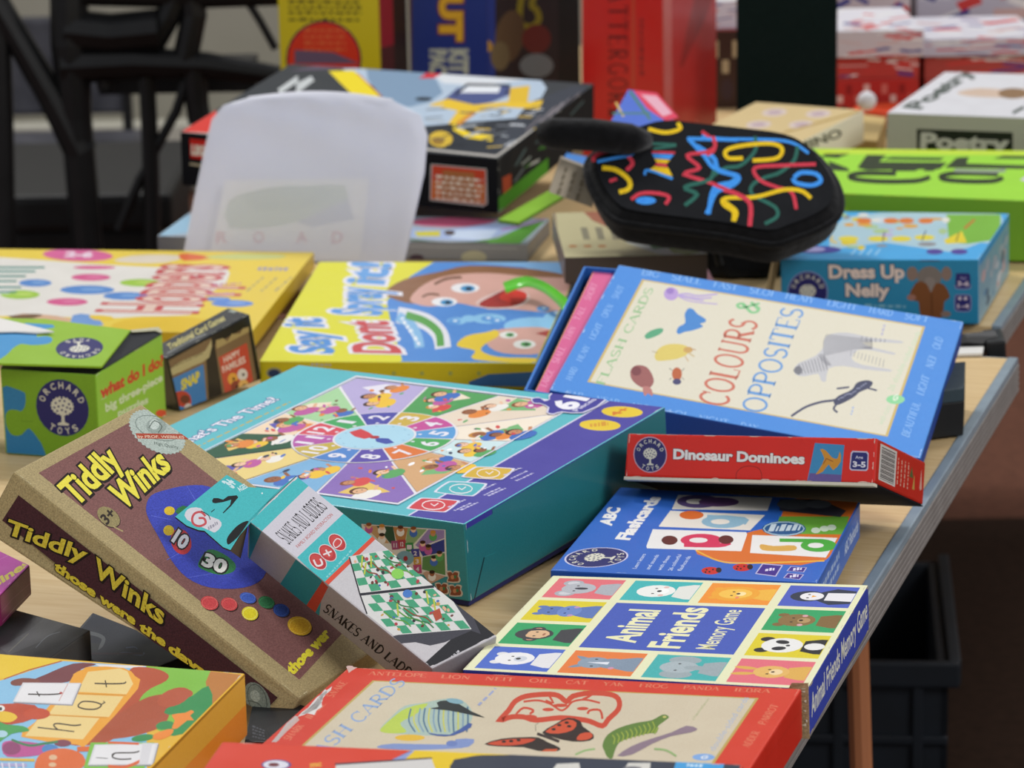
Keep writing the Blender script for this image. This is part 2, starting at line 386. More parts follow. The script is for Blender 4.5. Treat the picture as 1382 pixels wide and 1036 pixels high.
def simple(name, c8, cols, label, cat, mat='card', parts=('lid', 'base'), split=.25, inset=.0015, bevel=.0012, base_col=None, group=None):
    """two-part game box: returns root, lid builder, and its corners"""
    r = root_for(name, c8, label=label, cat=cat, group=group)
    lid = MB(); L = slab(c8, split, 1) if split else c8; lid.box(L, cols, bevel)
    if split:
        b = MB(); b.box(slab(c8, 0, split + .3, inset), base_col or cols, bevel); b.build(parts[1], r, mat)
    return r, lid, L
POSE = {
'time': ((-0.3384, 2.3367, -0.0097, -0.5443, 0.049, -0.015, 0.3574, 0.3054, 0.0692), [None, (627, 707), (898, 549), (403, 492)]),
'boris': ((-0.2379, 2.8087, -0.0005, -0.1164, 0.0286, -0.002, 0.266, 0.3814, 0.0271), [(350, 487), (723, 490), (786, 353), (431, 353)]),
'animal': ((-0.0338, 1.893, 0.0128, -0.2878, -0.0071, -0.0293, 0.2271, 0.2098, 0.032), [(624, 903), (1090, 929), (1172, 789), (746, 776)]),
'abc': ((0.0254, 2.1154, 0.0123, -0.2535, -0.0213, -0.0019, 0.19, 0.2245, 0.0277), [(742.7, 769), (1103, 786), (1161, 677), (837, 657)]),
'dominoes': ((0.0851, 2.301, 0.0544, -0.437, -0.3914, -0.0687, 0.2001, 0.1278, 0.0337), [(847, 584.6), (1184, 591), (1249.4, 623.7), None]),
'flashblue': ((0.0265, 2.508, 0.0466, -0.2627, 0.1654, 0.1386, 0.3149, 0.2841, 0.025), [(741, 526), (1242.5, 618.5), (1301, 434), (835, 357)]),
'nelly': ((0.2737, 3.0335, -0.0005, -0.2849, -0.0123, -0.0213, 0.1937, 0.2631, 0.0653), [(1053, 350), (1321, 350), (1362, 288), (1125, 285)]),
'tiddly': ((-0.1603, 1.9326, -0.0108, 1.0921, 0.5192, -0.0341, 0.1676, 0.256, 0.0359), [(405, 943), (583, 826), (190, 545), (18, 636)]),
'snakes': ((-0.0565, 1.9271, 0.0062, 0.8707, 0.4079, -0.3088, 0.0534, 0.1866, 0.0357), [(583, 902), (671, 858), (400, 641.6), (335, 702.5)]),
'green': ((-0.4851, 2.6053, -0.0006, -0.2835, 0.0042, -0.0039, 0.1374, 0.1516, 0.0772), [(0, 497), (129, 505), (219, 448.6), None]),
'cards': ((-0.3029, 2.7285, -0.011, 0.807, 0.0361, -0.2063, 0.1037, 0.0274, 0.0663), [(225, 483), (337, 424), (308, 415), None]),
'hoopla': ((-0.7127, 2.9492, 0.0168, -0.1075, 0.0002, 0.0114, 0.4679, 0.3642, 0.0204), [(-300, 436), (338, 450), (424, 340), (-150, 334)]),
'redflash': ((-0.1696, 1.6741, 0.0291, -0.2592, -0.0731, -0.0353, 0.2967, 0.2331, 0.0317), [(300, 1050), (990, 1072), (1082, 929), (470, 900)]),
'hat': ((-0.4529, 1.7231, 0.0126, -0.272, 0.0107, 0.0021, 0.2325, 0.2129, 0.0413), [None, (160, 1080), (331, 908), (-120, 872)]),
'construction': ((-0.3851, 3.5995, 0.0456, -0.329, 0.0773, 0.0415, 0.3972, 0.3549, 0.0644), [(243, 178), (672, 214), (802, 113), (392, 86)]),
'grey': ((-0.3945, 3.4102, -0.0087, -0.1697, -0.0059, 0.0051, 0.4213, 0.1476, 0.0312), [(212, 318), (712, 329), (742, 295), (256, 286)]),
'beige': ((0.0546, 3.0243, 0.045, 0.059, 0.0825, -0.0002, 0.1435, 0.1611, 0.0278), [(762, 347), (955, 343), None, (745, 287)]),
'bottom': ((-0.2045, 1.4253, 0.0591, -0.1729, 0.0001, 0.0002, 0.2928, 0.2203, 0.0357), [None, None, (1003, 1031), (300, 1000)]),
'pinkbox': ((0.0929, 3.0779, 0.0001, 0.0375, -0.0004, 0.0013, 0.1148, 0.12, 0.0319), [None, None, (948, 348), (802, 350)]),
'lime': ((0.3309, 3.3089, -0.0008, -0.0626, 0.0235, 0.027, 0.2899, 0.2469, 0.0748), [(1110, 262), (1460, 276), (1440, 206), (1082, 202)]),
'poetry': ((0.4533, 3.6454, 0.041, -0.2985, -0.0119, 0.0089, 0.2273, 0.3538, 0.0652), [(1197, 152), (1470, 162), (1500, 103), (1275, 97)]),
'woodbox': ((0.3342, 3.5996, 0.0369, 0.9814, 0.0169, -0.0726, 0.1803, 0.1387, 0.0411), [(1060, 202), (1166, 148), (1020, 137), (940, 178)])}
def rg(n): return rig(*POSE[n])
# ------------------------------------------------------------------ the setting
mat_plain('carpet', '#684436', .95, '#583a2e', 60, .1, bump=.3); mat_plain('floor_shade', '#33231a', .95, '#2a1c14', 60, .1, bump=.3)
mat_plain('wall_paint', '#a5a193', .8, '#9b9788', 3, .2); mat_plain('white_paint', '#c9c6ba', .6, '#bdbaa9', 5)
mat_plain('beech', '#dcc090', .38, '#ccac78', 14, .4, stretch=(14, 1.2, 3)); mat_plain('trim_grey', '#8b9ba6', .3, '#7f8d98', 30, .6); mat_plain('trim_side', '#8d8580', .5, '#7f7772', 40)
mat_plain('black_metal', '#0d0d0e', .45, '#141415', 30); mat_plain('crate_plastic', '#141a22', .55, '#10151b', 20); mat_plain('leg_wood', '#b8764f', .5, '#a3653f', 12, stretch=(1, 1, .2))
mat_plain('black_fabric', '#0a0a0b', .95, '#121214', 120, .1, bump=.4, sheen=.15); mat_plain('black_card', '#0f0f10', .6, '#141414', 40)
mat_plain('foil_grey', '#5a5a60', .5, '#33333a', 12)
def grid_plane(name, pts, mat, kind='structure'):
    me = bpy.data.meshes.new(name); me.from_pydata([tuple(p) for p in pts], [], [tuple(range(len(pts)))]); me.materials.append(MATS[mat])
    o = bpy.data.objects.new(name, me); COL.objects.link(o); o['kind'] = kind; return o
def cbox(name, c8, mat, parent=None, bevel=.001, **kw):
    b = MB(); b.box(c8, '#808080', bevel); return b.build(name, parent, mat, **kw)
def ab(x0, y0, z0, x1, y1, z1): return [Vector(p) for p in ((x0, y0, z0), (x1, y0, z0), (x1, y1, z0), (x0, y1, z0), (x0, y0, z1), (x1, y0, z1), (x1, y1, z1), (x0, y1, z1))]
cbox('floor', ab(-6, -1.5, -.80, 6, 9, -.72), 'carpet', kind='structure', bevel=0)
cbox('wall_back', ab(-6, 7.7, -.72, 6, 7.85, 2.6), 'wall_paint', kind='structure', bevel=0)
cbox('baseboard_back', ab(-6, 7.62, -.72, 6, 7.699, -.62), 'white_paint', kind='structure')
cbox('trim_1', ab(-6, 7.5, -.60, 6, 7.6, -.54), 'white_paint', kind='structure')
cbox('floor_shade_sheet', [Vector(p) for p in ((-.2, 1.0, -.72), (4, .4, -.72), (4, 4.66, -.72), (-.2, 4.7, -.72), (-.2, 1.0, -.718), (4, .4, -.718), (4, 4.66, -.718), (-.2, 4.7, -.718))], 'floor_shade', label='dark brown sheet added for the shaded floor beside the tables', cat='carpet', bevel=0)  # thin dark sheet added to paint in the shaded part of the floor
# tables
E1 = P(1374, 484, 0); E2 = P(1173, 804, 0); UU = (E1 - E2).normalized(); PP = Vector((-UU.y, UU.x, 0))
def table(FR, L, Wd, T, label, legs):
    NR = FR - UU * L; c = (FR + NR) / 2 + PP * (Wd / 2)
    r = empty('folding_table', Vector((c.x, c.y, -.72)), math.atan2(UU.y, UU.x), label=label, cat='table', group=None)
    dn = Vector((0, 0, T)); tw = .0095
    a, b = FR + PP * tw, NR + PP * tw; q = [b + PP * (Wd - tw), b, a, a + PP * (Wd - tw)]
    cbox('tabletop', [p - dn for p in q] + q, 'beech', r, .0008)
    # edging strip with its five ridges
    m = MB(); up = Vector((0, 0, .0015))
    m.box([NR + PP * tw - dn, NR - dn, FR - dn, FR + PP * tw - dn, NR + PP * tw + up, NR + up, FR + up, FR + PP * tw + up], '#808080', .0015)
    e = m.build('edge_strip', r, 'trim_grey')
    for k in range(5):
        z = -T * (.2 + .165 * k); m = MB(); o = Vector((0, 0, z)); h = Vector((0, 0, T * .055)); x = -PP * .0016
        m.box([NR + o - h, NR + x + o - h, FR + x + o - h, FR + o - h, NR + o + h, NR + x + o + h, FR + x + o + h, FR + o + h], '#808080', .0005); m.build('ridge', e, 'trim_side')
    m = MB(); o2 = FR + UU * .001; m.box([FR + PP * Wd - dn, FR - dn, FR + UU * .002 - dn, FR + UU * .002 + PP * Wd - dn, FR + PP * Wd, FR, FR + UU * .002, FR + UU * .002 + PP * Wd], '#808080', 0); m.build('end_strip', r, 'trim_grey')
    for t0, p0 in legs:
        m = MB(); b = NR + UU * t0 + PP * p0; m.tube([b - dn, b + Vector((.02, -.05, -.7160 - b.z))], .0105, '#808080', 10); m.build('leg', r, 'leg_wood')
    return r
table(E1, 2.6, 1.25, .034, 'near beech trestle table with grey ridged edge, piled with games', [(1.10, .06), (1.20, .058), (.9, 1.1), (2.4, .12), (2.4, 1.1)])
F1 = P(1351, 441, 0)
def far_table():
    FR = F1 + UU * 1.9; return table(FR, 1.9, .95, .026, 'far beech trestle table carrying the upright game boxes', [(.2, .5), (.2, .8), (1.7, .12), (1.7, .8)])
far_table()
# dark clip between the two tables, and the white strip beside it
r = empty('table_clip', P(1322, 468, 0), label='black clip bridging the gap between the two tables', cat='clip')
m = MB(); a = P(1262, 468, .004); b = P(1340, 462, .004); m.tube([a, (a + b) / 2 + Vector((0, 0, .004)), b], [.004, .007, .012], '#101214'); m.build('clip_arm', r, 'black_metal')
m = MB(); b = P(1344, 468, 0) - Vector((0, 0, .016)); m.box([b + Vector(v) for v in ((-.012, -.02, 0), (.008, -.02, 0), (.012, .03, 0), (-.010, .03, 0), (-.012, -.02, .026), (.006, -.02, .028), (.010, .03, .028), (-.010, .03, .026))], '#101214', .003); m.build('clip_jaw', r, 'black_metal')
c8 = flat([(1262, 478), (1326, 476), (1328, 467), (1264, 468)], .004, .003); m = MB(); m.box(c8, '#d8d6d0', .0006); tag(m.build('paper_label', None, 'card'), 'white paper strip lying at the table joint beside the black clip', 'paper')

# ------------------------------------------------------------------ behind: black metal stand, trunk, crate
r = empty('metal_stand', Vector((-.55, 4.6, -.72)), label='black metal folding stand with braces behind the tables', cat='stand')
def tb(name, pts, rad, y=4.6, col='#0d0d0e'):
    m = MB(); m.tube([Y(a, b, y + (c if len(q) > 2 else 0)) for q in pts for a, b, c in [tuple(q) + (0,) * (3 - len(q))]], rad, col, 10); return m.build(name, r, 'black_metal')
tb('post', [(92, -40), (95, 60), (103, 160), (118, 335), (120, 420)], [.028, .03, .024, .024, .024])
tb('brace', [(-30, -40), (20, 45), (70, 130), (110, 205)], [.02, .02, .022, .026])
tb('upright', [(196, 60), (203, 200), (206, 340), (207, 420)], .013)
tb('upright', [(-2, -20), (4, 150), (8, 400)], .016)
tb('cross_bar', [(85, 88), (180, 84), (280, 88), (392, 104)], [.03, .026, .02, .014])
tb('cross_bar', [(90, 40), (150, 46), (215, 40)], .032)
tb('seat_bar', [(110, -12), (260, -8), (420, -14)], .022)
tb('brace', [(250, 80), (262, 20), (255, -30)], .02)
tb('brace', [(208, 205), (238, 150), (258, 90)], .008)
tb('brace', [(160, 310), (190, 240), (206, 215)], .008)
tb('brace', [(330, -5), (352, 30), (372, 66)], .006)
tb('bracket', [(120, 60), (140, 105), (142, 120)], .012)
tb('bracket', [(205, 60), (228, 20), (240, -10)], .02)
tb('brace', [(262, 90), (266, 140), (270, 165)], [.02, .018, .018])
cbox('handle_plate', ab(-.62, 4.7, -.02, -.38, 4.76, .03), 'black_metal', r)
b0 = Y(100, 300, 4.9)
r = root_for('storage_trunk', ab(-1.6, 4.75, -.72, -.54, 5.2, -.18), label='low black storage trunk on the floor behind the metal stand', cat='trunk')
cbox('body', ab(-1.6, 4.75, -.72, -.54, 5.2, -.24), 'black_card', r, .01); cbox('lid', ab(-1.62, 4.73, -.239, -.52, 5.22, -.18), 'black_card', r, .012)
r = root_for('upholstered_chair', ab(-1.5, 6.6, -.72, -.9, 6.9, -.3), label='grey upholstered chair standing by the far wall behind the metal stand', cat='chair')
for k in range(1):
    cbox('seat', ab(-1.25, 6.55, -.50, -.80, 6.95, -.45), 'foil_grey', r, .02); cbox('backrest', ab(-1.22, 6.96, -.42, -.86, 7.0, -.2), 'foil_grey', r, .01)
for x in (-1.2, -.85):
    for y in (6.6, 6.92): m = MB(); m.tube([(x, y, -.72), (x, y, -.5 if y < 6.8 else -.25)], .012, '#333'); m.build('leg', r, 'black_metal')
# crate on the floor at right
c = ab(.5, 3.35, -.72, .80, 3.75, -.50)
r = root_for('plastic_crate', c, label='dark navy plastic crate standing on the floor under the table edge', cat='crate')
RM = Matrix.Rotation(math.radians(-6), 4, 'Z'); o = Vector((.31, 3.55, -.7175)); r.location = o; r.rotation_euler = (0, 0, 0)
for nm, (x0, y0, z0, x1, y1, z1) in dict(floor_panel=(-.22, -.2, 0, .2, .2, .012), wall_panel=(-.22, -.2, 0, .2, -.188, .24), wall_panel_=(-.22, .188, 0, .2, .2, .24), wall_panel__=(.188, -.2, 0, .2, .2, .24), wall_panel___=(-.22, -.2, 0, -.208, .2, .24), rim=(-.23, -.212, .22, .212, -.2, .25), rim_=(.2, -.2, .22, .214, .2, .25)).items():
    cbox(nm.rstrip('_'), [RM.to_3x3() @ q + o for q in ab(x0, y0, z0, x1, y1, z1)], 'crate_plastic', r, .003)
for k in range(5):
    x = -.2 + k * .09; cbox('rib', [RM.to_3x3() @ q + o for q in ab(x, -.208, .01, x + .012, -.2, .22)], 'crate_plastic', r, .002)
for k in range(2):
    cbox('rib', [RM.to_3x3() @ q + o for q in ab(-.22, -.207, .08 + .07 * k, .2, -.2, .09 + .07 * k)], 'crate_plastic', r, .002)

# ------------------------------------------------------------------ drawing helpers for the printed pictures
def fig(A, x, y, s, hair, skin, shirt, rot=0):
    c, d = math.cos(math.radians(rot)), math.sin(math.radians(rot)); R_ = lambda a, b: (x + (a * c - b * d) * s, y + (a * d + b * c) * s)
    A.e(*R_(0, -1.1), 1.15 * s, .85 * s, shirt, rot, 12); A.e(*R_(0, .12), .66 * s, .7 * s, hair, rot, 12); A.e(*R_(.05, 0), .52 * s, .55 * s, skin, rot, 12)
    A.e(*R_(-.15, .05), .06 * s, .08 * s, '#2a2020', 0, 6); A.e(*R_(.25, .05), .06 * s, .08 * s, '#2a2020', 0, 6)
    A.s_([R_(.9, -.7), R_(1.5, .1)], .28 * s, skin)
def scrib(A, a, b, c, col, n=6, seed=0, dens=1.):
    """line of print too small to read"""
    rd = random.Random(seed); t = 0; up = (c[0] - a[0], c[1] - a[1]); d = (b[0] - a[0], b[1] - a[1])
    while t < 1:
        l = rd.uniform(.35, 1.1) / n; h = rd.uniform(.65, 1); e = min(1, t + l)
        p0 = (a[0] + d[0] * t, a[1] + d[1] * t); p1 = (a[0] + d[0] * e, a[1] + d[1] * e)
        A.p([p0, p1, (p1[0] + up[0] * h, p1[1] + up[1] * h), (p0[0] + up[0] * h, p0[1] + up[1] * h)], col); t = e + .3 / n / dens
HAIR = ['#5a2a18', '#2b1a14', '#8a4a20', '#c98a3a', '#3a1c12']; SKIN = ['#f0c4a4', '#c98a62', '#e6b48c', '#9a5f3e']; SHIRT = ['#d94a4a', '#3f6fc0', '#f2c53a', '#59a860', '#c05aa0', '#e88a3a', '#f0ece4']

# ------------------------------------------------------------------ clock jigsaw box
def clock_art(A, quad, rin, rout, seed=3, numbers=True):
    A.quad(*quad); A.r(0, 0, 1, 1, '#e9e6ea')
    PC = ['#f3d9b8', '#a9d6a0', '#b9add8', '#4f9f58', '#ead9c4', '#f5e8d4', '#cfe6e8', '#d6a878', '#8b6db8', '#7fb4dc', '#ecd384', '#20563c']
    NC = ['#d8485a', '#3fa860', '#4a4aa6', '#d0b04a', '#c8509a', '#5a9fd8', '#48a858', '#e07838', '#5a4aa8', '#4f86cc', '#c8b048', '#b858a8']
    # unit square is wider than tall: work in metres on the face, then cut each sector to the frame
    U = A.fn; c = (.5, .5); p00, p10, p01 = U(0, 0), U(1, 0), U(0, 1); Wm = math.dist(p00, p10); Hm = math.dist(p00, p01); f = lambda a, r: (.5 + math.sin(a) * r / Wm, .5 + math.cos(a) * r / Hm)
    def edge(a):
        k = min(.49 * Wm / max(abs(math.sin(a)), 1e-6), .49 * Hm / max(abs(math.cos(a)), 1e-6)); return k
    rd = random.Random(seed)
    for i in range(12):
        a0, a1 = math.radians(i * 30 - 15), math.radians(i * 30 + 15); am = (a0 + a1) / 2; g = .03
        pts = [f(a0 + g * .5, rout * 1.03), f(a0 + g * .3, edge(a0 + g * .3))]
        ac = math.atan2(Wm, Hm)
        for cang in (ac, math.pi - ac, math.pi + ac, 2 * math.pi - ac):
            for cc in (cang, cang - 2 * math.pi):
                if a0 < cc < a1: pts.append(f(cc, edge(cc) * .997))
        pts += [f(a1 - g * .3, edge(a1 - g * .3)), f(a1 - g * .5, rout * 1.03), f(am, rout * 1.035)]
        A.p(pts, PC[i]); R1 = edge(am)
        # a ground colour, furniture and figures in the sector
        mid = (rout + R1) / 2; k = (R1 - rout)
        A.p([f(a0 + .12, R1 * .93 if i % 3 else mid), f(am, R1 * .96), f(a1 - .12, R1 * .9), f(am, mid * 1.02)], rd.choice(['#e8c468', '#5a55b0', '#e8e4f0', '#78b878', '#d8735a', '#f0e0c8']))
        for j in range(3):
            a = am + rd.uniform(-.13, .13); rr = rout + k * (.32 + .24 * j); q = f(a, rr)
            fig(A, q[0], q[1], rd.uniform(.032, .046), rd.choice(HAIR), rd.choice(SKIN), rd.choice(SHIRT), rd.uniform(-40, 40))
        for j in range(9):
            a = am + rd.uniform(-.19, .19); rr = rout + k * rd.uniform(.12, .9); q = f(a, rr); A.e(q[0], q[1], rd.uniform(.005, .02), rd.uniform(.003, .010), rd.choice(SHIRT + ['#ffffff', '#6b4a2a', PC[i], '#2f3a5a']), rd.uniform(0, 90), 9)
    A.circ((.5, .5), rout * 1.035, '#e9e6ea', 48)
    for i in range(12):
        a0, a1 = math.radians(i * 30 - 14), math.radians(i * 30 + 14)
        n = 5; A.p([f(a0 + (a1 - a0) * j / n, rout) for j in range(n + 1)] + [f(a1 - (a1 - a0) * j / n, rin * 1.05) for j in range(n + 1)], NC[i])
        q = f((a0 + a1) / 2, rin + (rout - rin) * .60); s = (rout - rin) * .46; tx = str(i or 12); wn = s * (.62 if len(tx) == 1 else 1.15) * (.4 if tx == '1' else 1)
        if numbers: A.t(tx, (q[0] - wn / 2 / Wm, q[1] - s / 2 / Hm), (q[0] + wn / 2 / Wm, q[1] - s / 2 / Hm), (q[0] - wn / 2 / Wm, q[1] + s / 2 / Hm), '#ece8f0', bold=.03)
        q = f((a0 + a1) / 2, rin * 1.14); A.e(q[0], q[1], .006, .008, '#e8e4ee', n=8)
    A.circ((.5, .5), rin, '#aed8ea', 40)
    for i in range(12): q = f(math.radians(30 * i), rin * .86); A.e(q[0], q[1], .004, .005, '#88b8d0', n=6)
    A.p([(.5, .5), (.53, .55), (.55, .60), (.51, .62), (.48, .57), (.47, .52)], '#d03a42'); A.p([(.49, .49), (.50, .44), (.47, .39), (.45, .41), (.46, .46)], '#3c4fa8'); A.e(.495, .495, .014, .018, '#b02a34')
    A.fn = None
c8 = rg('time')
r, lid, L = simple('jigsaw_box', c8, ['#5cbac4', '#328f97', '#277379', '#3b9da5', '#3b9da5', '#3b9da5'], 'large turquoise and purple jigsaw box with a clock of pictures', 'game box', split=.07, base_col='#272a5c')  # side faces take the lid's turquoise darkened, their shade put into the ink
A = art(lid, L, 'top')
A.v(); A.p([(900, 547), (823, 538.5), (550, 695.5), (630, 712)], '#4a44a0')
A.s_([(823, 539.5), (551, 695.5)], 1.8, '#d8d4ea')
clock_art(A, [(537, 681), (780, 546), (481, 509), (215, 639)], .0315, .064)
A.v(); A.s_([(537, 681), (780, 546), (481, 509), (215, 639)], 2.0, '#e6e3ee', closed=True)
A.v(260, 490, .2221)
A.t("What's The Time?", (-97, 524), (532, 217), (-165, 512), '#f2f0f6', bold=.02, out='#3b4a94', ow=.05)
scrib(A, (10, 520), (600, 236), (-4, 517), '#c0ac52', 14, 2)
A.v(500, 500, .3088)
A.p([(835, 186), (930, 190), (1035, 130), (925, 98), (790, 100), (780, 128), (760, 134), (738, 120), (702, 126), (712, 148), (742, 150), (775, 165), (768, 188), (800, 198)], '#d8d4ea', 2)
A.p([(835, 182), (925, 186), (1024, 130), (915, 102), (796, 104), (784, 130), (760, 138), (740, 124), (708, 128), (716, 145), (742, 146), (782, 164), (776, 186), (800, 192)], '#3f3b98', 2)
A.t('61', (880, 176), (950, 128), (790, 158), '#f2f0f6', bold=.05); A.t('Pieces', (905, 182), (990, 130), (880, 178), '#d8d4ea', bold=.02)
for (x, y) in ((1100, 180), (1003, 238)): A.e(x, y, 90, 24, '#e8c832', 2, 26)
A.t('4+', (1075, 196), (1135, 168), (1040, 190), '#d87a28', bold=.04)
scrib(A, (960, 246), (1040, 240), (958, 226), '#d89a30', 4, 4)
for q, c, cx, cy in (([(160, 602), (222, 556), (388, 568), (325, 618)], '#d2434c', 275, 587), ([(280, 530), (345, 484), (508, 494), (448, 548)], '#52b6bf', 395, 516), ([(400, 466), (462, 422), (628, 430), (572, 478)], '#d8b23c', 515, 450)):
    k = lambda t: [(cx + (x - cx) * t, cy + (y - cy) * t) for x, y in spline([((a[0] * .86 + b[0] * .14), (a[1] * .86 + b[1] * .14)) if j == 0 else ((a[0] * .14 + b[0] * .86), (a[1] * .14 + b[1] * .86)) for i in range(4) for a, b in [(q[i], q[(i + 1) % 4])] for j in (0, 1)], 3, True)]
    A.p(k(1.08), '#e4e0ee'); A.p(k(.96), c); A.s_([(cx + 50 * math.cos(t * .5), cy + 20 * math.sin(t * .5)) for t in range(13)], 4, '#efe6e6', closed=True); A.s_([(cx - 12, cy - 6), (cx + 4, cy + 4), (cx + 22, cy - 8)], 4, '#efe6e6')
for i, (x, y) in enumerate([(345, 598), (372, 612), (400, 610), (478, 528), (500, 545), (520, 548), (590, 460), (618, 472), (642, 482)]):
    scrib(A, (x, y), (x + 74, y - 34), (x - 12, y - 2), '#c9c6e4', 6, i)
A = art(lid, L, 'right'); A.v(); A.face(); A.r(0, .925, 1, 1, '#3a3590'); A.fn = None
A.s_([(653.5, 752), (648, 775), (637, 822)], 1.6, '#0d3238'); A.s_([(655, 751), (745, 712), (820, 668)], .8, '#2b868c'); A.s_([(893, 558), (884, 590)], 1.6, '#1b3a48')
A = art(lid, L, 'front')
Q = [(-60, 410), (725, 465), (722, 215), (-60, 160)]
V3 = lambda x, y: (420 + x * .251, 660 + y * .251)
A.v(); A.p([V3(270, 186), V3(722, 217), V3(733, 470), V3(300, 430)], '#e0ddd6')
A.v(420, 660, .251)
SEC = [('#c8a070', (280, 192), (350, 196), (420, 290), (380, 290)), ('#26503a', (350, 196), (440, 200), (455, 285), (425, 292)), ('#b8804a', (440, 202), (520, 208), (505, 280), (460, 284)), ('#8cae78', (520, 208), (622, 216), (545, 300), (508, 284)), ('#9a86b8', (630, 216), (716, 220), (716, 262), (575, 312), (560, 300)), ('#2c3a8c', (716, 268), (718, 336), (600, 360), (580, 322)), ('#5a8a50', (718, 342), (722, 462), (596, 430), (600, 364)), ('#c8a48c', (620, 440), (722, 468), (640, 510), (600, 450))]
for s in SEC: A.p(list(s[1:]), s[0])
rd = random.Random(5)
for x, y in [(310, 215), (380, 222), (480, 230), (550, 235), (655, 255), (600, 310), (660, 390), (690, 365), (650, 470), (380, 270), (630, 330)]:
    A.e(x, y, 22, 24, rd.choice(SHIRT), 0, 9); A.e(x, y - 18, 15, 16, rd.choice(SKIN), 0, 9); A.e(x, y - 26, 16, 10, rd.choice(HAIR), 0, 8)
for c, t, x, y in (('#a04a7a', '11', 452, 302), ('#b03a4a', '12', 488, 296), ('#2f8a4a', '1', 528, 312), ('#3a3a92', '2', 560, 345), ('#c89a3a', '3', 570, 388), ('#b84a80', '4', 572, 430)):
    A.p([(x - 24, y - 24), (x + 20, y - 26), (x + 24, y + 20), (x - 16, y + 24)], c); A.t(t, (x - 8, y + 10), (x + 8, y + 10), (x - 8, y - 12), '#e0d8e0', bold=.03)
A.e(505, 370, 48, 40, '#7aa8b8'); A.e(508, 372, 12, 14, '#a02a34')
for x, y in ((760, 472), (772, 546), (700, 535)):
    pz = [(x - 36, y - 30), (x - 8, y - 34), (x, y - 22), (x + 12, y - 34), (x + 38, y - 28), (x + 34, y - 6), (x + 42, y + 6), (x + 36, y + 30), (x - 30, y + 28), (x - 24, y + 4)]
    A.p(pz, '#cfc8b8', 2); A.p([(x + (a - x) * .8, y + (b - y) * .8) for a, b in pz], '#8a4a30', 2); A.e(x, y, 10, 12, '#c88a60'); A.e(x + 14, y - 2, 7, 9, '#3a7a4a')
A.v(); 
for k in ('top', 'right'): Art(lid, [L[i] for i in FQ[k]]).scuff(7, '#b9c6c2', (0, 1) if k == 'top' else (3,), .0012, 4)
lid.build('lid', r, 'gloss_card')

# ------------------------------------------------------------------ yellow splash game box
c8 = rg('boris')
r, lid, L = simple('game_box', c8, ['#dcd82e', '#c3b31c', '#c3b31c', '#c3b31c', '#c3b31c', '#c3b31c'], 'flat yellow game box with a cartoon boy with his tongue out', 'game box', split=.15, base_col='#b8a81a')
A = art(lid, L, 'top'); A.v(340, 330, .3329)
A.p([(600, 475), (700, 400), (560, 300), (545, 230), (640, 130), (745, 66), (1345, 66), (1150, 480)], '#4f8ad0'); A.p([(800, 66), (1345, 66), (1290, 160), (1100, 90)], '#7fb2e0')
A.p([(540, 190), (620, 140), (760, 110), (880, 85), (1100, 95), (1260, 120), (1240, 140), (1080, 130), (900, 120), (760, 150), (690, 190), (660, 240), (560, 215)], '#8a5f3c', 3)
A.p([(640, 220), (700, 160), (800, 125), (960, 115), (1130, 130), (1300, 130), (1330, 90), (1290, 190), (1240, 270), (1050, 262), (930, 255), (820, 235), (740, 250), (680, 245)], '#d3a496', 3)
A.s_([(740, 160), (790, 138), (850, 132)], 10, '#6b4a30', sm=3); A.s_([(690, 212), (720, 200), (760, 204)], 8, '#6b4a30', sm=3)
for x, y, k in ((865, 176, 1), (780, 232, .9)): A.e(x, y, 58 * k, 20 * k, '#e8e8e8'); A.e(x + 10, y + 2, 30 * k, 13 * k, '#3f8fc0'); A.e(x + 14, y + 3, 13 * k, 7 * k, '#122030')
A.p([(905, 235), (970, 200), (1040, 180), (1110, 190), (1125, 225), (1070, 255), (960, 262)], '#d8c0b8', 2); A.p([(920, 240), (980, 205), (1040, 180), (1105, 195), (1110, 225), (1060, 250), (960, 255)], '#a02a24', 3); A.p([(1000, 215), (1050, 182), (1110, 195), (1108, 222), (1060, 235)], '#d2301f', 3)
A.p([(560, 300), (700, 380), (800, 420), (700, 470), (610, 470)], '#4f8ad0')
for x, y, rx, ry in ((1150, 330, 130, 36), (960, 300, 70, 20), (830, 310, 40, 14), (1240, 300, 60, 30), (880, 300, 30, 14)): A.e(x, y, rx, ry, '#8cc4e8')
for x, y in ((820, 312), (955, 300), (990, 310), (1090, 350), (1180, 260), (1230, 280)): A.e(x, y, 26, 12, '#5a9ad8'); A.e(x + 4, y - 3, 10, 4, '#d8ecf8')
A.p([(980, 350), (1100, 335), (1200, 340), (1240, 380), (1180, 440), (1020, 440), (950, 400)], '#d3a496', 3)
A.p([(830, 410), (870, 370), (950, 355), (990, 345), (1000, 370), (950, 400), (930, 430), (1000, 455), (1150, 460), (1120, 480), (900, 465), (905, 430)], '#e4c634', 3)
for x, y, k in ((1105, 404, 1), (1040, 366, .8)): A.e(x, y, 46 * k, 18 * k, '#e4e4dc'); A.e(x + 6, y, 22 * k, 10 * k, '#4a9a50'); A.e(x + 8, y, 8 * k, 5 * k, '#101810')
A.p([(1150, 360), (1210, 345), (1205, 375)], '#a8403a')
A.s_([(590, 285), (700, 310), (760, 360), (775, 420)], 66, '#e0e0e6', sm=4); A.s_([(590, 290), (640, 320), (670, 370), (680, 418)], 40, '#86b8de', sm=4); A.s_([(625, 285), (700, 310), (755, 355), (765, 412)], 30, '#58a04a', sm=4)
scrib(A, (600, 300), (675, 410), (615, 292), '#e8eef4', 7, 1)
TT = lambda s, a, b, c, col, o='#e6e4ea': A.t(s, a, b, c, col, bold=.035, out=o, ow=.07)
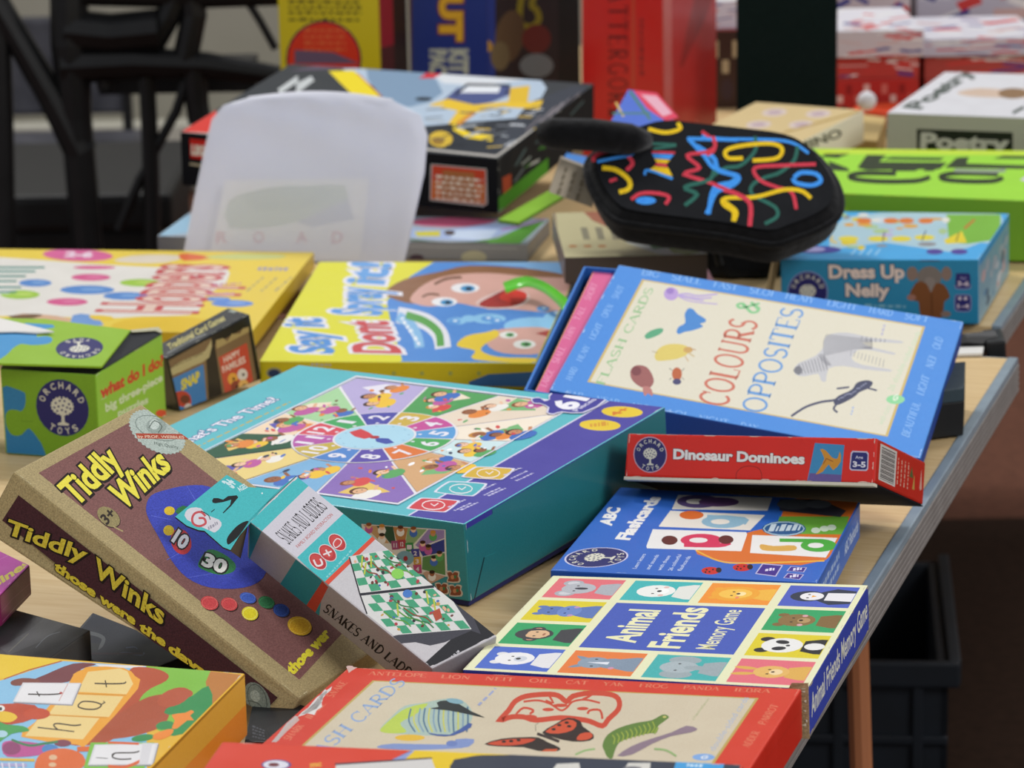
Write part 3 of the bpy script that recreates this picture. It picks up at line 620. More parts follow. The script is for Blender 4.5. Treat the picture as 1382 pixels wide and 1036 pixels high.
# lettering reads from the near edge away
TT('Say it', (330, 440), (275, 300), (165, 436), '#4f8fd2'); TT('Spray', (520, 286), (520, 178), (330, 280), '#5a98d8'); TT('it!', (530, 160), (560, 80), (380, 150), '#66a0da')
TT('Dont', (600, 440), (545, 312), (420, 436), '#c9474a')
A = art(lid, L, 'front'); A.v(340, 330, .3329)
A.p([(880, 556), (960, 525), (1150, 515), (1150, 600), (880, 600)], '#2a62a0'); A.e(90, 520, 32, 22, '#8a8a70'); A.e(90, 522, 24, 16, '#23365a'); scrib(A, (240, 490), (320, 492), (240, 480), '#a8a8b8', 4, 3)
for x in (575, 690, 805, 920): A.e(x, 522, 9, 9, '#9aa050')
A = art(lid, L, 'right'); A.v(); A.face(); A.r(0, 0, 1, 1, '#5a90c8'); A.fn = None
lid.build('lid', r, 'gloss_card')

# ------------------------------------------------------------------ animal memory game
c8 = rg('animal')
r, lid, L = simple('memory_game_box', c8, ['#e0dfb8', '#34429e', '#34429e', '#34429e', '#34429e', '#34429e'], 'memory game box with sixteen square animal portraits on cream', 'game box', split=0)
A = art(lid, L, 'top'); A.v(); A.quad((1090, 929), (1172, 789), (746, 776), (624, 903))
X = lambda i: .02 + .245 * i; S = .215
CELL = {(0, 3): ('#4a68c0', 'polar'), (1, 3): ('#2f9e60', 'monkey'), (2, 3): ('#d8c628', 'hippo'), (3, 3): ('#dc6c74', 'koala'), (0, 2): ('#e07a3a', 'rhino'), (3, 2): ('#3fb0b0', 'seal'), (0, 1): ('#42aaa8', 'elephant'), (3, 1): ('#ea9030', 'lion'), (0, 0): ('#dc6c78', 'bunny'), (1, 0): ('#d8c628', 'panda'), (2, 0): ('#2f9e60', 'bear'), (3, 0): ('#4a5cb8', 'penguin')}
for (i, j), (bgc, an) in CELL.items():
    x0, y0 = X(i), X(j) + .0; A.r(x0, y0, x0 + S, y0 + S, bgc)
    e = lambda cx, cy, rx, ry, col, rot=0, n=16: A.e(x0 + cx * S, y0 + cy * S, rx * S, ry * S, col, rot, n)
    p_ = lambda pts, col, sm=2: A.p([(x0 + a * S, y0 + b * S) for a, b in pts], col, sm)
    eyes = lambda yy=.55, dx=.09, col='#2a2622': [e(.5 - dx, yy, .022, .022, col), e(.5 + dx, yy, .022, .022, col)]
    body = lambda col, w=.3: p_([(.5 - w, .01), (.5 - w, .1), (.5 - w * .7, .3), (.5 + w * .7, .3), (.5 + w, .1), (.5 + w, .01)], col, 0)
    if an == 'polar': body('#dedcdc', .34); e(.32, .8, .08, .08, '#dedcdc'); e(.68, .8, .08, .08, '#dedcdc'); e(.5, .58, .28, .27, '#e6e4e4'); e(.5, .5, .12, .09, '#c8ccd4'); e(.5, .53, .045, .035, '#333'); eyes(.63)
    elif an == 'monkey': body('#3c3c40', .34); e(.26, .62, .1, .1, '#3c3c40'); e(.74, .62, .1, .1, '#3c3c40'); e(.26, .62, .05, .05, '#d8a080'); e(.74, .62, .05, .05, '#d8a080'); e(.5, .62, .26, .27, '#3c3c40'); p_([(.32, .5), (.36, .7), (.5, .72), (.64, .7), (.68, .5), (.5, .4)], '#d8b088'); eyes(.6); e(.5, .48, .06, .02, '#a06a50')
    elif an == 'hippo': body('#5a74b0', .3); e(.33, .84, .06, .08, '#5a74b0'); e(.67, .84, .06, .08, '#5a74b0'); e(.5, .66, .22, .22, '#5a74b0'); e(.5, .42, .27, .17, '#6a84c0'); e(.4, .46, .03, .02, '#3a4a80'); e(.6, .46, .03, .02, '#3a4a80'); eyes(.7); e(.3, .36, .05, .04, '#b890b8'); e(.7, .36, .05, .04, '#b890b8')
    elif an == 'koala': body('#a8aab0', .3); e(.24, .72, .15, .15, '#a8aab0'); e(.76, .72, .15, .15, '#a8aab0'); e(.24, .72, .09, .09, '#c8c8cc'); e(.76, .72, .09, .09, '#c8c8cc'); e(.5, .58, .27, .25, '#b0b2b8'); e(.5, .54, .055, .1, '#3a3a44'); eyes(.62, .13)
    elif an == 'rhino': body('#7e8ea0', .3); p_([(.3, .75), (.24, .92), (.4, .82)], '#7e8ea0'); p_([(.7, .75), (.76, .92), (.6, .82)], '#7e8ea0'); e(.5, .62, .24, .22, '#8898a8'); e(.5, .38, .22, .18, '#8090a2'); p_([(.44, .42), (.5, .72), (.56, .42)], '#d8dce4', 0); eyes(.62, .15); e(.3, .34, .05, .04, '#c890a8')
    elif an == 'seal': body('#dcdcd4', .36); e(.5, .58, .3, .28, '#e6e6e0'); e(.5, .48, .14, .09, '#f0f0ec'); e(.5, .53, .05, .035, '#2a2a2a'); eyes(.6, .13, '#1a1a1a'); e(.3, .47, .05, .04, '#e0b8b0'); e(.7, .47, .05, .04, '#e0b8b0')
    elif an == 'elephant': body('#98a4a8', .3); e(.2, .58, .17, .22, '#98a4a8'); e(.8, .58, .17, .22, '#98a4a8'); e(.5, .6, .25, .26, '#a4b0b4'); p_([(.43, .5), (.42, .2), (.5, .12), (.58, .2), (.57, .5)], '#98a4a8'); eyes(.62, .14)
    elif an == 'lion': body('#e8b040', .28); e(.5, .56, .36, .35, '#e8a030', n=14); e(.28, .84, .07, .07, '#e8a030'); e(.72, .84, .07, .07, '#e8a030'); e(.5, .56, .24, .24, '#eebc4c'); e(.5, .48, .1, .07, '#f4dca0'); e(.5, .52, .04, .03, '#3a2418'); eyes(.6); e(.32, .5, .05, .03, '#e88860')
    elif an == 'bunny': body('#d8a850', .28); e(.38, .86, .06, .16, '#d8a850', 10); e(.62, .86, .06, .16, '#d8a850', -10); e(.5, .5, .25, .24, '#deb060'); e(.5, .44, .12, .09, '#ead0a0'); e(.5, .48, .03, .025, '#3a2418'); eyes(.54)
    elif an == 'panda': body('#26262a', .32); e(.26, .82, .1, .1, '#26262a'); e(.74, .82, .1, .1, '#26262a'); e(.5, .58, .32, .28, '#e4e2de'); e(.36, .6, .08, .1, '#26262a', 30); e(.64, .6, .08, .1, '#26262a', -30); e(.5, .5, .04, .03, '#26262a'); e(.5, .14, .15, .14, '#e4e2de')
    elif an == 'bear': body('#7e6238', .3); e(.28, .82, .08, .08, '#7e6238'); e(.72, .82, .08, .08, '#7e6238'); e(.5, .6, .28, .26, '#876a3e'); e(.5, .5, .12, .09, '#b09060'); e(.5, .54, .04, .03, '#2a1c10'); eyes(.66); e(.29, .52, .05, .04, '#d8a0a8'); e(.71, .52, .05, .04, '#d8a0a8')
    elif an == 'penguin': p_([(.2, .01), (.12, .3), (.3, .5), (.7, .5), (.88, .3), (.8, .01)], '#2c3446', 0); p_([(.3, .01), (.32, .4), (.68, .4), (.7, .01)], '#e2e0e2', 0); e(.5, .66, .25, .25, '#2c3446'); e(.5, .6, .19, .17, '#e6e4e4'); p_([(.45, .6), (.55, .6), (.5, .53)], '#e8a030', 0); eyes(.65, .08)
A.r(X(1), X(1), X(2) + S, X(2) + S, '#4258b0')
A.t('Animal', (.335, .575), (.66, .575), (.335, .665), '#e6e2b4', bold=.03); A.t('Friends', (.30, .435), (.70, .435), (.30, .525), '#e6e2b4', bold=.03); A.t('Memory Game', (.305, .33), (.695, .33), (.305, .385), '#e6e2b4', bold=.01)
A.fn = None; A.scuff(6, '#c8c0a8', (1, 3), .001, 3)
A = art(lid, L, 'right'); A.face(1, 1); A.t('Animal Friends Memory Game', (.05, .30), (.97, .34), (.05, .74), '#d8d6c4', bold=.02)
A.fn = None; A.scuff(8, '#b8a888', (0, 1, 2, 3), .0016, 8)
lid.build('lid', r, 'card')
m = MB(); n0 = L[1]; n1 = L[5]      # the split, furred cardboard corner
rd = random.Random(2); ax = (L[0] - L[1]).normalized(); ay = (L[2] - L[1]).normalized(); az = (n1 - n0).normalized()
for k in range(9):
    t = k / 8; o = n0 + (n1 - n0) * t - ax * .001 - ay * .002; w_ = rd.uniform(.006, .014)
    pts = [o, o + ax * w_ - ay * .001, o + ax * w_ * .8 + az * .0045 - ay * .0015, o + az * .0045]
    m.poly(pts, rd.choice(['#e0ccaa', '#ece0c4', '#cbb58e'])); m.poly([p - ay * .0006 for p in reversed(pts)], '#b89c74')
for k in range(7):
    o = n0 + (n1 - n0) * rd.uniform(.1, 1.02) - ay * .0025; q = ax * rd.uniform(.001, .006); m.poly([o, o + q, o + q + az * .002 - ay * .001, o + az * rd.uniform(.001, .003)], '#ddd2b8')
m.build('torn_corner', r, 'kraft')

# ------------------------------------------------------------------ letter flashcards box
c8 = rg('abc')
r, lid, L = simple('flashcard_box', c8, ['#2f66c0', '#2455a6', '#2f62b4', '#2455a6', '#2455a6', '#2455a6'], 'flat blue alphabet flashcard box with letter a and ladybirds', 'game box', split=0)
A = art(lid, L, 'top'); A.v(720, 560, .3907)
A.p([(560, 465), (640, 500), (740, 508), (1010, 500), (1140, 290), (900, 290), (840, 380), (760, 400)], '#d8702a', 3); A.s_([(560, 466), (640, 503), (740, 511), (1005, 503)], 5, '#e8b040', sm=4)
A.p([(1000, 420), (1140, 300), (1110, 340), (1050, 470)], '#d8702a'); A.p([(850, 350), (1090, 350), (1075, 412), (830, 410)], '#6aa83c')
A.e(865, 392, 76, 26, '#2c5a8c'); A.s_([(865 + 70 * math.cos(t * .45), 392 + 23 * math.sin(t * .45)) for t in range(14)], 4, '#a8c4d0', closed=True); scrib(A, (810, 402), (918, 398), (822, 376), '#c8d8e0', 6, 2)
for q, in (([(500, 275), (825, 285), (808, 330), (478, 325)],), ([(472, 330), (800, 345), (748, 398), (432, 385)],)): A.p(q, '#e6e0d4')
A.p([(412, 394), (735, 404), (738, 412), (718, 470), (392, 460), (390, 452)], '#e8e6e2', 0); A.p([(756, 414), (1050, 424), (1010, 492), (748, 476)], '#e8e6e2')
A.p([(850, 290), (990, 292), (1080, 330), (1060, 352), (850, 330)], '#3c3a44'); 
for (x, y, rx, ry, c, c2) in ((580, 432, 58, 18, '#d2345a', '#e8e6e2'), (655, 368, 60, 18, '#8cb4c8', '#e6e0d4'), (570, 298, 60, 18, '#5a4a78', '#e6e0d4'), (985, 450, 50, 18, '#4aa83e', '#e8e6e2')):
    A.e(x, y, rx * 1.25, ry * 1.25, c); A.e(x - 10, y, rx * .55, ry * .5, c2)
A.s_([(520, 448), (640, 450), (680, 440)], 14, '#d2345a', sm=3); A.s_([(600, 350), (728, 358), (726, 375)], 12, '#8cb4c8', sm=3); A.s_([(850, 432), (1000, 434)], 12, '#4aa83e')
A.e(546, 345, 42, 15, '#d86a2a'); A.e(470, 432, 28, 16, '#5a2620'); A.e(665, 430, 26, 15, '#5a2620'); A.e(640, 300, 70, 16, '#6a4a78'); A.e(900, 308, 60, 18, '#606468'); A.e(985, 308, 44, 14, '#70747a'); A.p([(785, 446), (830, 452), (900, 450), (905, 466), (850, 470), (790, 466)], '#d8a850', 3)
for x, y in ((1005, 392), (975, 398), (1030, 388)): A.e(x, y, 16, 10, '#c8d8c0')
for x, y in ((612, 537), (720, 526)):
    A.e(x, y, 32, 13, '#c8281e'); A.e(x + 28, y - 2, 10, 9, '#181414'); [A.e(x + a, y + b, 4, 3, '#181414', n=6) for a, b in ((-14, -3), (-4, 4), (8, -4), (-18, 5))]
A.t('ABC', (268, 380), (300, 322), (228, 376), '#eceae6', bold=.05); A.t('Flashcards', (330, 430), (440, 285), (285, 426), '#eceae6', bold=.05)
for k, (x, y, l, t) in enumerate([(355, 530, 50, 'Learn letters'), (400, 533, 50, 'and sounds'), (440, 536, 50, 'with these'), (478, 537, 55, '26 colourful'), (510, 538, 50, 'flashcards')]): A.t(t, (x, y), (x + 34, y - l), (x - 14, y - 1), '#c8d4ea', bold=.01)
for q in ([(765, 548), (790, 512), (862, 518), (838, 558)], [(862, 562), (878, 545), (935, 550), (920, 568)], [(874, 538), (888, 522), (945, 526), (934, 543)]):
    A.p(q, '#c0bcdc', 0); cx = sum(p[0] for p in q) / 4; cy = sum(p[1] for p in q) / 4; A.p([(cx + (x - cx) * .88, cy + (y - cy) * .86) for x, y in q], '#3a2c8a'); scrib(A, (cx - 14, cy + 5), (cx + 18, cy + 2), (cx - 12, cy - 6), '#e0dcf0', 3, int(cx))
A.logo((217, 490), (246, 458), (112, 490)) if 0 else None
A.v(); q = lambda x, y: (720 + x * .3907, 560 + y * .3907); A.logo(q(217, 491), q(250, 459), q(118, 487), ring='#d0cce4')
A.scuff(5, '#9ab0d0', (0, 1), .001, 6)
A = art(lid, L, 'right'); A.face(); A.r(0, .0, 1, .82, '#3a6ec4'); scrib(A, (.08, .55), (.5, .55), (.08, .75), '#a8c0e4', 9, 1); scrib(A, (.08, .25), (.5, .25), (.08, .42), '#a8c0e4', 9, 2)
for k in range(7): A.r(.01 + k * .008, .1, .014 + k * .008, .8, '#d8dce4')
A.t('ABC Flashcards', (.62, .3), (.95, .3), (.62, .62), '#c8d8f0', bold=.03)
lid.build('carton', r, 'gloss_card')

# ------------------------------------------------------------------ dinosaur dominoes carton
c8 = rg('dominoes')
r, lid, L = simple('domino_carton', c8, ['#c8241a', '#e0281a', '#cc2a1c', '#c3241c', '#c3241c', '#2a2c34'], 'small glossy red dominoes carton tilted on the blue flashcard box', 'game box', split=0, bevel=.0018)
A = art(lid, L, 'front'); A.v(720, 560, .3907)
A.t('Dinosaur Dominoes', (485, 150), (934, 168), (486, 118), '#f2efe8', bold=.045, out='#7a1a20', ow=.04)
A.p([(972, 96), (1074, 103), (1062, 235), (945, 230)], '#3f8fc0'); A.p([(955, 200), (1064, 206), (1062, 235), (945, 232)], '#6a5a9a')
A.p([(985, 190), (1005, 150), (990, 118), (1010, 122), (1030, 145), (1050, 150), (1058, 125), (1062, 160), (1035, 190), (1020, 170), (1000, 195), (975, 205)], '#d8942a', 2); A.s_([(1000, 170), (1012, 150), (1035, 160)], 3, '#a05a20')
A.p([(1096, 130), (1102, 123), (1152, 125), (1158, 132), (1156, 186), (1150, 193), (1097, 191), (1091, 184)], '#c8c4d8', 0); A.p([(1100, 134), (1105, 128), (1149, 130), (1154, 136), (1152, 183), (1147, 188), (1100, 187), (1095, 181)], '#272a72')
A.t('Age', (1112, 150), (1138, 151), (1112, 140), '#d8d6e4', bold=.02); A.t('3-5', (1104, 178), (1146, 180), (1104, 160), '#e8e6ee', bold=.04)
A.s_([(700, 222), (702, 198), (722, 180), (750, 176), (778, 184), (788, 205), (788, 226)], 2, '#8a1812', sm=4); A.r(640, 236, 875, 246, '#e0c838')
A.v(820, 570, .1447); q = lambda x, y: (820 + x * .1447, 570 + y * .1447); A.logo(q(397, 299), q(545, 302), q(397, 140), ring='#c8a8b8')
A.scuff(8, '#e8c8b8', (0, 1, 2, 3), .0012, 3)
A = art(lid, L, 'right'); A.face(); A.r(.07, .12, .40, .92, '#dcd8d0')
for k in range(20): A.r(.10, .16 + k * .036, .37, .16 + k * .036 + (.022 if k % 3 else .012), '#22222a')
for k in range(4): scrib(A, (.45 + k * .07, .2), (.45 + k * .07, .8), (.43 + k * .07, .2), '#e8b8a0', 6, k)
A.p([(.75, .25), (.78, .6), (.8, .25)], '#c8a050'); A.p([(.9, .35), (.92, .8), (.95, .35), (.92, .3)], '#e0b0a0'); A.p([(.68, .5), (.72, .75), (.76, .5)], '#5a6a3a')
A = art(lid, L, 'left'); A.face(); A.r(0, 0, 1, 1, '#c02a20')
lid.build('carton', r, 'film')
m = MB(); d = (L[0] - L[4]).normalized() * .0025; fb = (L[1] - L[2]).normalized() * .001
m.box([L[0] + d + fb, L[1] + d + fb, L[1] + d - fb * 8, L[0] + d - fb * 8, L[0] + fb, L[1] + fb, L[1] - fb * 8, L[0] - fb * 8], '#e0d8c4', .0004); m.build('bottom_flap', r, 'card', label='yellow and cream flap edge under the front')
m = MB(); e2 = d * .5; i_ = [L[0] + fb * -9, L[1] + fb * -9, L[2], L[3]]; m.box([p + e2 for p in i_] + [p + d * .12 for p in i_], '#1b1d22', .0003); m.build('shade_panel', r, 'matte_card')  # added near-black matte sheet, keeps the shaded underside from mirroring the table

# ------------------------------------------------------------------ flash card boxes (slip lid over an open tray)
mat_plain('ribbon_green', '#62d02c', .3, '#54c022', 10, .6)
CREAM = '#dad4c0'
def border_words(A, a, b, c, words, col, gap=.03):
    n = sum(len(w_) for w_ in words) + len(words) * 2; t = .01; d = (b[0] - a[0], b[1] - a[1]); up = (c[0] - a[0], c[1] - a[1])
    for w_ in words:
        l = len(w_) / n * .98; p = (a[0] + d[0] * t, a[1] + d[1] * t); q = (a[0] + d[0] * (t + l), a[1] + d[1] * (t + l))
        A.t(w_, p, q, (p[0] + up[0], p[1] + up[1]), col, sf=1.2); t += l + 2 / n
c8 = rg('flashblue')
r = root_for('flash_card_box', c8, label='blue bordered box of colours and opposites flash cards, lid slid open', cat='card box', group='flash card boxes with bordered lids')
lid = MB(); lid.box(c8, ['#4a8ad6', '#23489c', '#23489c', '#4a8ad6', '#23489c', '#23489c'], .0014)
A = art(lid, c8, 'top'); A.v(); A.quad((741, 526), (1242.5, 618.5), (1301, 434), (835, 357))
A.r(.085, .10, .90, .915, '#cdb36a'); A.r(.092, .108, .893, .905, CREAM)
A.fn = None; A.v(); LB = '#86b4ea'
border_words(A, (861, 370), (1270, 438), (864, 362), ['BIG', 'SMALL', 'FAST', 'SLOW', 'HEAVY', 'LIGHT', 'HARD', 'SOFT'], LB)
border_words(A, (770, 515), (848, 378), (762, 512), ['HARD', 'HEAVY', 'LIGHT', 'OPEN', 'SHUT'], LB)
border_words(A, (760, 533), (1040, 584), (762, 526), ['FAR', 'NEAR', 'HIGH', 'LOW', 'NIGHT', 'DAY'], LB)
border_words(A, (1226, 592), (1277, 446), (1216, 588), ['BEAUTIFUL', 'LIGHT', 'NEW', 'OLD'], LB)
A.v(700, 330, .2605)
A.t('FLASH CARDS', (440, 730), (700, 228), (398, 720), '#96bf8a', sf=1.0)
A.e(790, 255, 38, 34, '#b69ad0'); A.e(785, 240, 20, 16, '#9a7cc0')
for k, (y, l) in enumerate([(262, 1030), (275, 1000), (284, 960), (296, 1030)]): A.s_([(820, 262), (870, y - 8), (930, y + 3), (l, y + (k - 1) * 6)], 9 - k, '#b7a4d2', sm=4)
A.p([(860, 360), (880, 330), (905, 335), (925, 358), (968, 385), (965, 402), (940, 410), (955, 425), (900, 445), (860, 452), (830, 464), (818, 450), (830, 425), (862, 405)], '#4a86c8', 3)
A.p([(655, 468), (680, 448), (720, 434), (748, 436), (742, 456), (710, 475), (670, 488), (655, 482)], '#5aa47c', 3)
A.p([(705, 570), (730, 535), (780, 515), (850, 518), (885, 540), (870, 570), (820, 592), (760, 600), (715, 600)], '#d8c46a', 3); A.e(878, 545, 24, 16, '#c8a060'); A.s_([(720, 560), (690, 552)], 4, '#b0a080'); A.s_([(880, 560), (910, 580)], 6, '#c8b078'); A.s_([(890, 540), (918, 545)], 5, '#b89060'); A.s_([(860, 575), (880, 605)], 5, '#c8a878')
A.p([(580, 650), (610, 625), (660, 632), (690, 670), (700, 710), (680, 740), (645, 742), (605, 720), (582, 690)], '#9a5f5c', 3); A.e(610, 655, 26, 24, '#7c4448'); A.p([(645, 735), (680, 738), (695, 770), (690, 785), (670, 770), (655, 785), (645, 765)], '#b87a74', 2)
A.e(820, 670, 26, 34, '#b8623c'); A.e(820, 710, 22, 16, '#46466e'); A.s_([(795, 650), (780, 640)], 3, '#444'); A.s_([(845, 655), (858, 640)], 3, '#444'); A.s_([(792, 690), (780, 700)], 3, '#444'); A.s_([(846, 690), (858, 700)], 3, '#444')
A.t('&', (1180, 345), (1200, 300), (1120, 330), '#8cc890', sf=1.3) if 0 else A.t('&', (1230, 362), (1262, 302), (1120, 338), '#86c48a', sf=1.3)
A.t('COLOURS', (1075, 842), (1240, 400), (930, 815), '#c8705c', sf=1.05)
A.v(1000, 240, .3476)
A.t('OPPOSITES', (88, 915), (245, 512), (0, 900), '#6a9ad0', sf=1.0)
# zebra
A.p([(205, 745), (225, 718), (290, 690), (320, 655), (325, 625), (350, 605), (410, 600), (470, 612), (520, 622), (620, 632), (622, 642), (520, 636), (470, 640), (520, 660), (595, 678), (590, 686), (510, 670), (455, 668), (430, 700), (470, 725), (575, 742), (578, 752), (470, 742), (400, 730), (340, 740), (330, 790), (310, 785), (300, 760), (250, 770), (215, 765)], '#c3c2c4', 2)
rd = random.Random(4)
for k in range(24): x = 335 + k * 7.5; A.s_([(x, 606 + k * .9), (x - 14 + k * .6, 640 + k), (x - 8, 690 - k * 1.6)], 2.6, '#74747c', sm=3)
for k in range(9): x = 225 + k * 12; A.s_([(x, 722 - k * 4), (x + 14, 762 - k * 2)], 2.6, '#74747c')
for k in range(10): A.s_([(430 + k * 14, 668 + k * 4), (424 + k * 14, 690 + k * 5)], 2, '#8a8a92')
for k in range(8): A.s_([(300 + k * 4, 690 + k * 5), (322 + k * 4, 684 + k * 6)], 2.2, '#7c7c84')
for k in range(6): A.s_([(470 + k * 18, 615 + k * 2), (468 + k * 18, 638)], 2.4, '#74747c')
A.p([(203, 748), (222, 728), (240, 745), (225, 765)], '#7a7a80', 2)
# newt
A.s_([(195, 925), (250, 890), (310, 870), (365, 862), (400, 845), (440, 820)], 9, '#4a4d66', sm=5); A.p([(360, 868), (380, 845), (430, 822), (450, 795), (490, 785), (512, 795), (498, 815), (460, 832), (440, 850), (400, 872), (370, 882)], '#43465e', 3); A.s_([(420, 812), (372, 818)], 7, '#4a4d66'); A.s_([(490, 815), (528, 825)], 7, '#4a4d66'); A.s_([(378, 870), (360, 895), (375, 910)], 8, '#4a4d66', sm=3)
for k in range(14): A.e(380 + k * 8, 862 - k * 4.6 + rd.uniform(-5, 5), 4, 3, '#8c90a8')
A.e(600, 860, 36, 18, '#8fd29a'); A.t('G', (592, 868), (610, 858), (590, 848), '#dfe8d4', bold=.04)
for a, b, cc in (((550, 960), (585, 885), '#c3d4b4'), ((590, 830), (700, 600), '#c3d4b4')): A.t('double-sided' if a[0] == 550 else 'flash cards for', a, b, (a[0] - 24, a[1] - 10), cc, sf=1.2) if 0 else A.t('with rules' if a[0] == 550 else '26 double-sided cards', a, b, (a[0] - 22, a[1] - 8), cc, bold=.0)
scrib(A, (432, 920), (440, 885), (424, 918), '#a8b8d8', 3, 1); scrib(A, (550, 612), (562, 570), (542, 610), '#b8b4c8', 3, 5)
A.fn = None; A.scuff(9, '#b8d0ee', (0, 1, 2, 3), .0014, 2)
A = art(lid, c8, 'right'); A.face(); A.r(0, .86, 1, 1, '#4a8ad6')
lid.build('lid', r, 'card')
# tray sliding out at the left
ux = (c8[5] - c8[4]).normalized(); uy = (c8[7] - c8[4]).normalized(); uz = (c8[4] - c8[0]).normalized(); h = (c8[4] - c8[0]).length
n_ = ux.cross(uy).normalized(); o_ = c8[4] - n_ * .0015
tl = onplane(788, 359, o_, n_); bl = onplane(707, 526, o_, n_)
m = MB(); th = .0022; inn = ux * th
ft = c8[4] + ux * .03 - n_ * .0015; bt = c8[7] + ux * .03 - uy * .002 - n_ * .0015
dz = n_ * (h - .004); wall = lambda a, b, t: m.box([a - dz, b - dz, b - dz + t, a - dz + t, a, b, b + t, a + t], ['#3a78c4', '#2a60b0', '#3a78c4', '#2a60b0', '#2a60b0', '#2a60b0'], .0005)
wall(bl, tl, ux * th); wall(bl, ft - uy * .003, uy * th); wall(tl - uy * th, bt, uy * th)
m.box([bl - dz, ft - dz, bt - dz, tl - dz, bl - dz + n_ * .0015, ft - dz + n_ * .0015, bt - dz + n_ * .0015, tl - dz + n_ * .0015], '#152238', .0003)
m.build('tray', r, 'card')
pq = [onplane(a, b, o_ - n_ * .004, n_) for a, b in ((722, 528), (760, 536), (835, 366), (801, 364))]
m = MB(); dd = n_ * .014; m.box([p - dd for p in pq] + pq, ['#d4608e', '#c9b080', '#d4608e', '#c9a060', '#c9b080', '#c9b080'], .0006)
A = Art(m, pq); A.v(); border_words(A, (736, 524), (812, 374), (728, 521), ['LARGE', 'SMALL', 'THIN', 'TALL', 'SHORT'], '#e394b4'); 
A.s_([(723, 527), (802, 365)], .8, '#d8a860')
tag(m.build('flash_cards', None, 'card'), 'pack of pink edged flash cards showing in the slid open blue tray', 'cards')
# the green pull ribbon, looping over the tray edge onto the yellow box
def strip(pts, wv, name, parent, mat, th=.0006, **kw):
    pts = [Vector(p) for p in pts]; m = MB(); L_, R_ = [p - w_ * .5 for p, w_ in zip(pts, wv)], [p + w_ * .5 for p, w_ in zip(pts, wv)]; n = len(pts); u = Vector((0, 0, th))
    V = L_ + R_ + [p - u for p in L_] + [p - u for p in R_]; F = []
    for i in range(n - 1): F += [(i, i + 1, n + i + 1, n + i), (3 * n + i, 3 * n + i + 1, 2 * n + i + 1, 2 * n + i), (i + 1, i, 2 * n + i, 2 * n + i + 1), (n + i, n + i + 1, 3 * n + i + 1, 3 * n + i)]
    m.raw(V, F, '#62d02c'); o = m.build(name, parent, mat, smooth=True, **kw); return o
RB = [(681, 388), (700, 381), (716, 380), (736, 388), (753, 401), (764, 412), (768, 420)]; zz = [.046, .05, .054, .058, .062, .064, .056]
cpts = [P(a, b, z) for (a, b), z in zip(RB, zz)]
def dens(a, k=4):
    o = []
    for i in range(len(a) - 1):
        for j in range(k): o.append(a[i].lerp(a[i + 1], j / k))
    return o + [a[-1]]
sp = spline([(p.x, p.y) for p in cpts], 4); sz = spline([(i, z.z) for i, z in enumerate(cpts)], 4)
wv = [Vector((-.003, .030, .004)).lerp(Vector((.010, .012, .006)), (i / len(sp)) ** 1.2) for i in range(len(sp))]
strip([(a, b, c[1]) for (a, b), c in zip(sp, sz)], wv, 'pull_ribbon', r, 'ribbon_green', label='bright green pull ribbon')

c8 = rg('redflash')
r = root_for('flash_card_box', c8, label='red bordered flash card box with fish, butterfly and chameleon', cat='card box', group='flash card boxes with bordered lids')
lid = MB(); lid.box(c8, ['#d23a26', '#b8271a', '#c92818', '#b8271a', '#b8271a', '#b8271a'], .0014)
A = art(lid, c8, 'top'); A.v(); A.quad((300, 1050), (990, 1072), (1082, 929), (470, 900))
A.r(.085, .08, .925, .885, '#bda45a'); A.r(.091, .088, .919, .876, '#cfc2a8'); A.v()
border_words(A, (490, 910), (1062, 936), (492, 905), ['ANTELOPE', 'LION', 'NEWT', 'OWL', 'CAT', 'YAK', 'FROG', 'PANDA', 'ZEBRA'], '#e07a5c'); border_words(A, (390, 1000), (478, 912), (381, 997), ['SHARK', 'WHALE', 'SNAKE'], '#e07a5c'); border_words(A, (1010, 1010), (1058, 942), (1000, 1008), ['ADDER', 'PARROT'], '#e07a5c')
A.v(300, 880, .2894)
A.t('FLASH CARDS', (385, 560), (858, 140), (330, 530), '#8da6cc', sf=1.0)
A.p([(740, 350), (790, 300), (850, 250), (940, 235), (1050, 215), (1120, 225), (1160, 265), (1165, 310), (1130, 360), (1060, 385), (980, 388), (900, 385), (800, 378), (745, 372)], '#a8bcb0', 3)
A.p([(740, 355), (800, 300), (860, 260), (960, 238), (900, 290), (830, 330), (860, 370), (800, 378), (745, 372)], '#b8cc50', 3)
for k in range(13): t = k / 12; A.s_([(880 + 22 * k, 262 - 8 * t), (870 + 23 * k, 320), (900 + 20 * k, 372)], 7, ['#4a6f8c', '#c8c85a', '#7f9cb0'][k % 3], sm=3)
A.p([(970, 262), (1010, 255), (1000, 235), (1040, 225), (1100, 240), (1160, 275), (1225, 305), (1150, 290), (1060, 272)], '#1b2428', 2); A.e(1085, 228, 40, 12, '#7fa8b4', 8); A.e(875, 398, 70, 15, '#e0b430'); A.p([(960, 375), (1060, 385), (1150, 330), (1160, 350), (1080, 388), (1000, 390)], '#3f5a9a', 2)
A.p([(720, 440), (800, 425), (1050, 430), (1090, 405), (1175, 405), (1150, 440), (1060, 450), (900, 455), (760, 450)], '#7f92c4', 2); A.e(1070, 425, 26, 14, '#6a7fb8')
scrib(A, (1200, 250), (1280, 170), (1188, 244), '#9aa4c8', 3, 3)
A.v(640, 880, .3328)
hp = [(105, 275), (140, 235), (165, 200), (210, 178), (290, 170), (340, 175), (375, 200), (400, 178), (470, 165), (550, 170), (585, 190), (585, 230), (545, 270), (520, 298), (470, 280), (430, 272), (350, 265), (250, 275), (200, 262), (150, 262)]
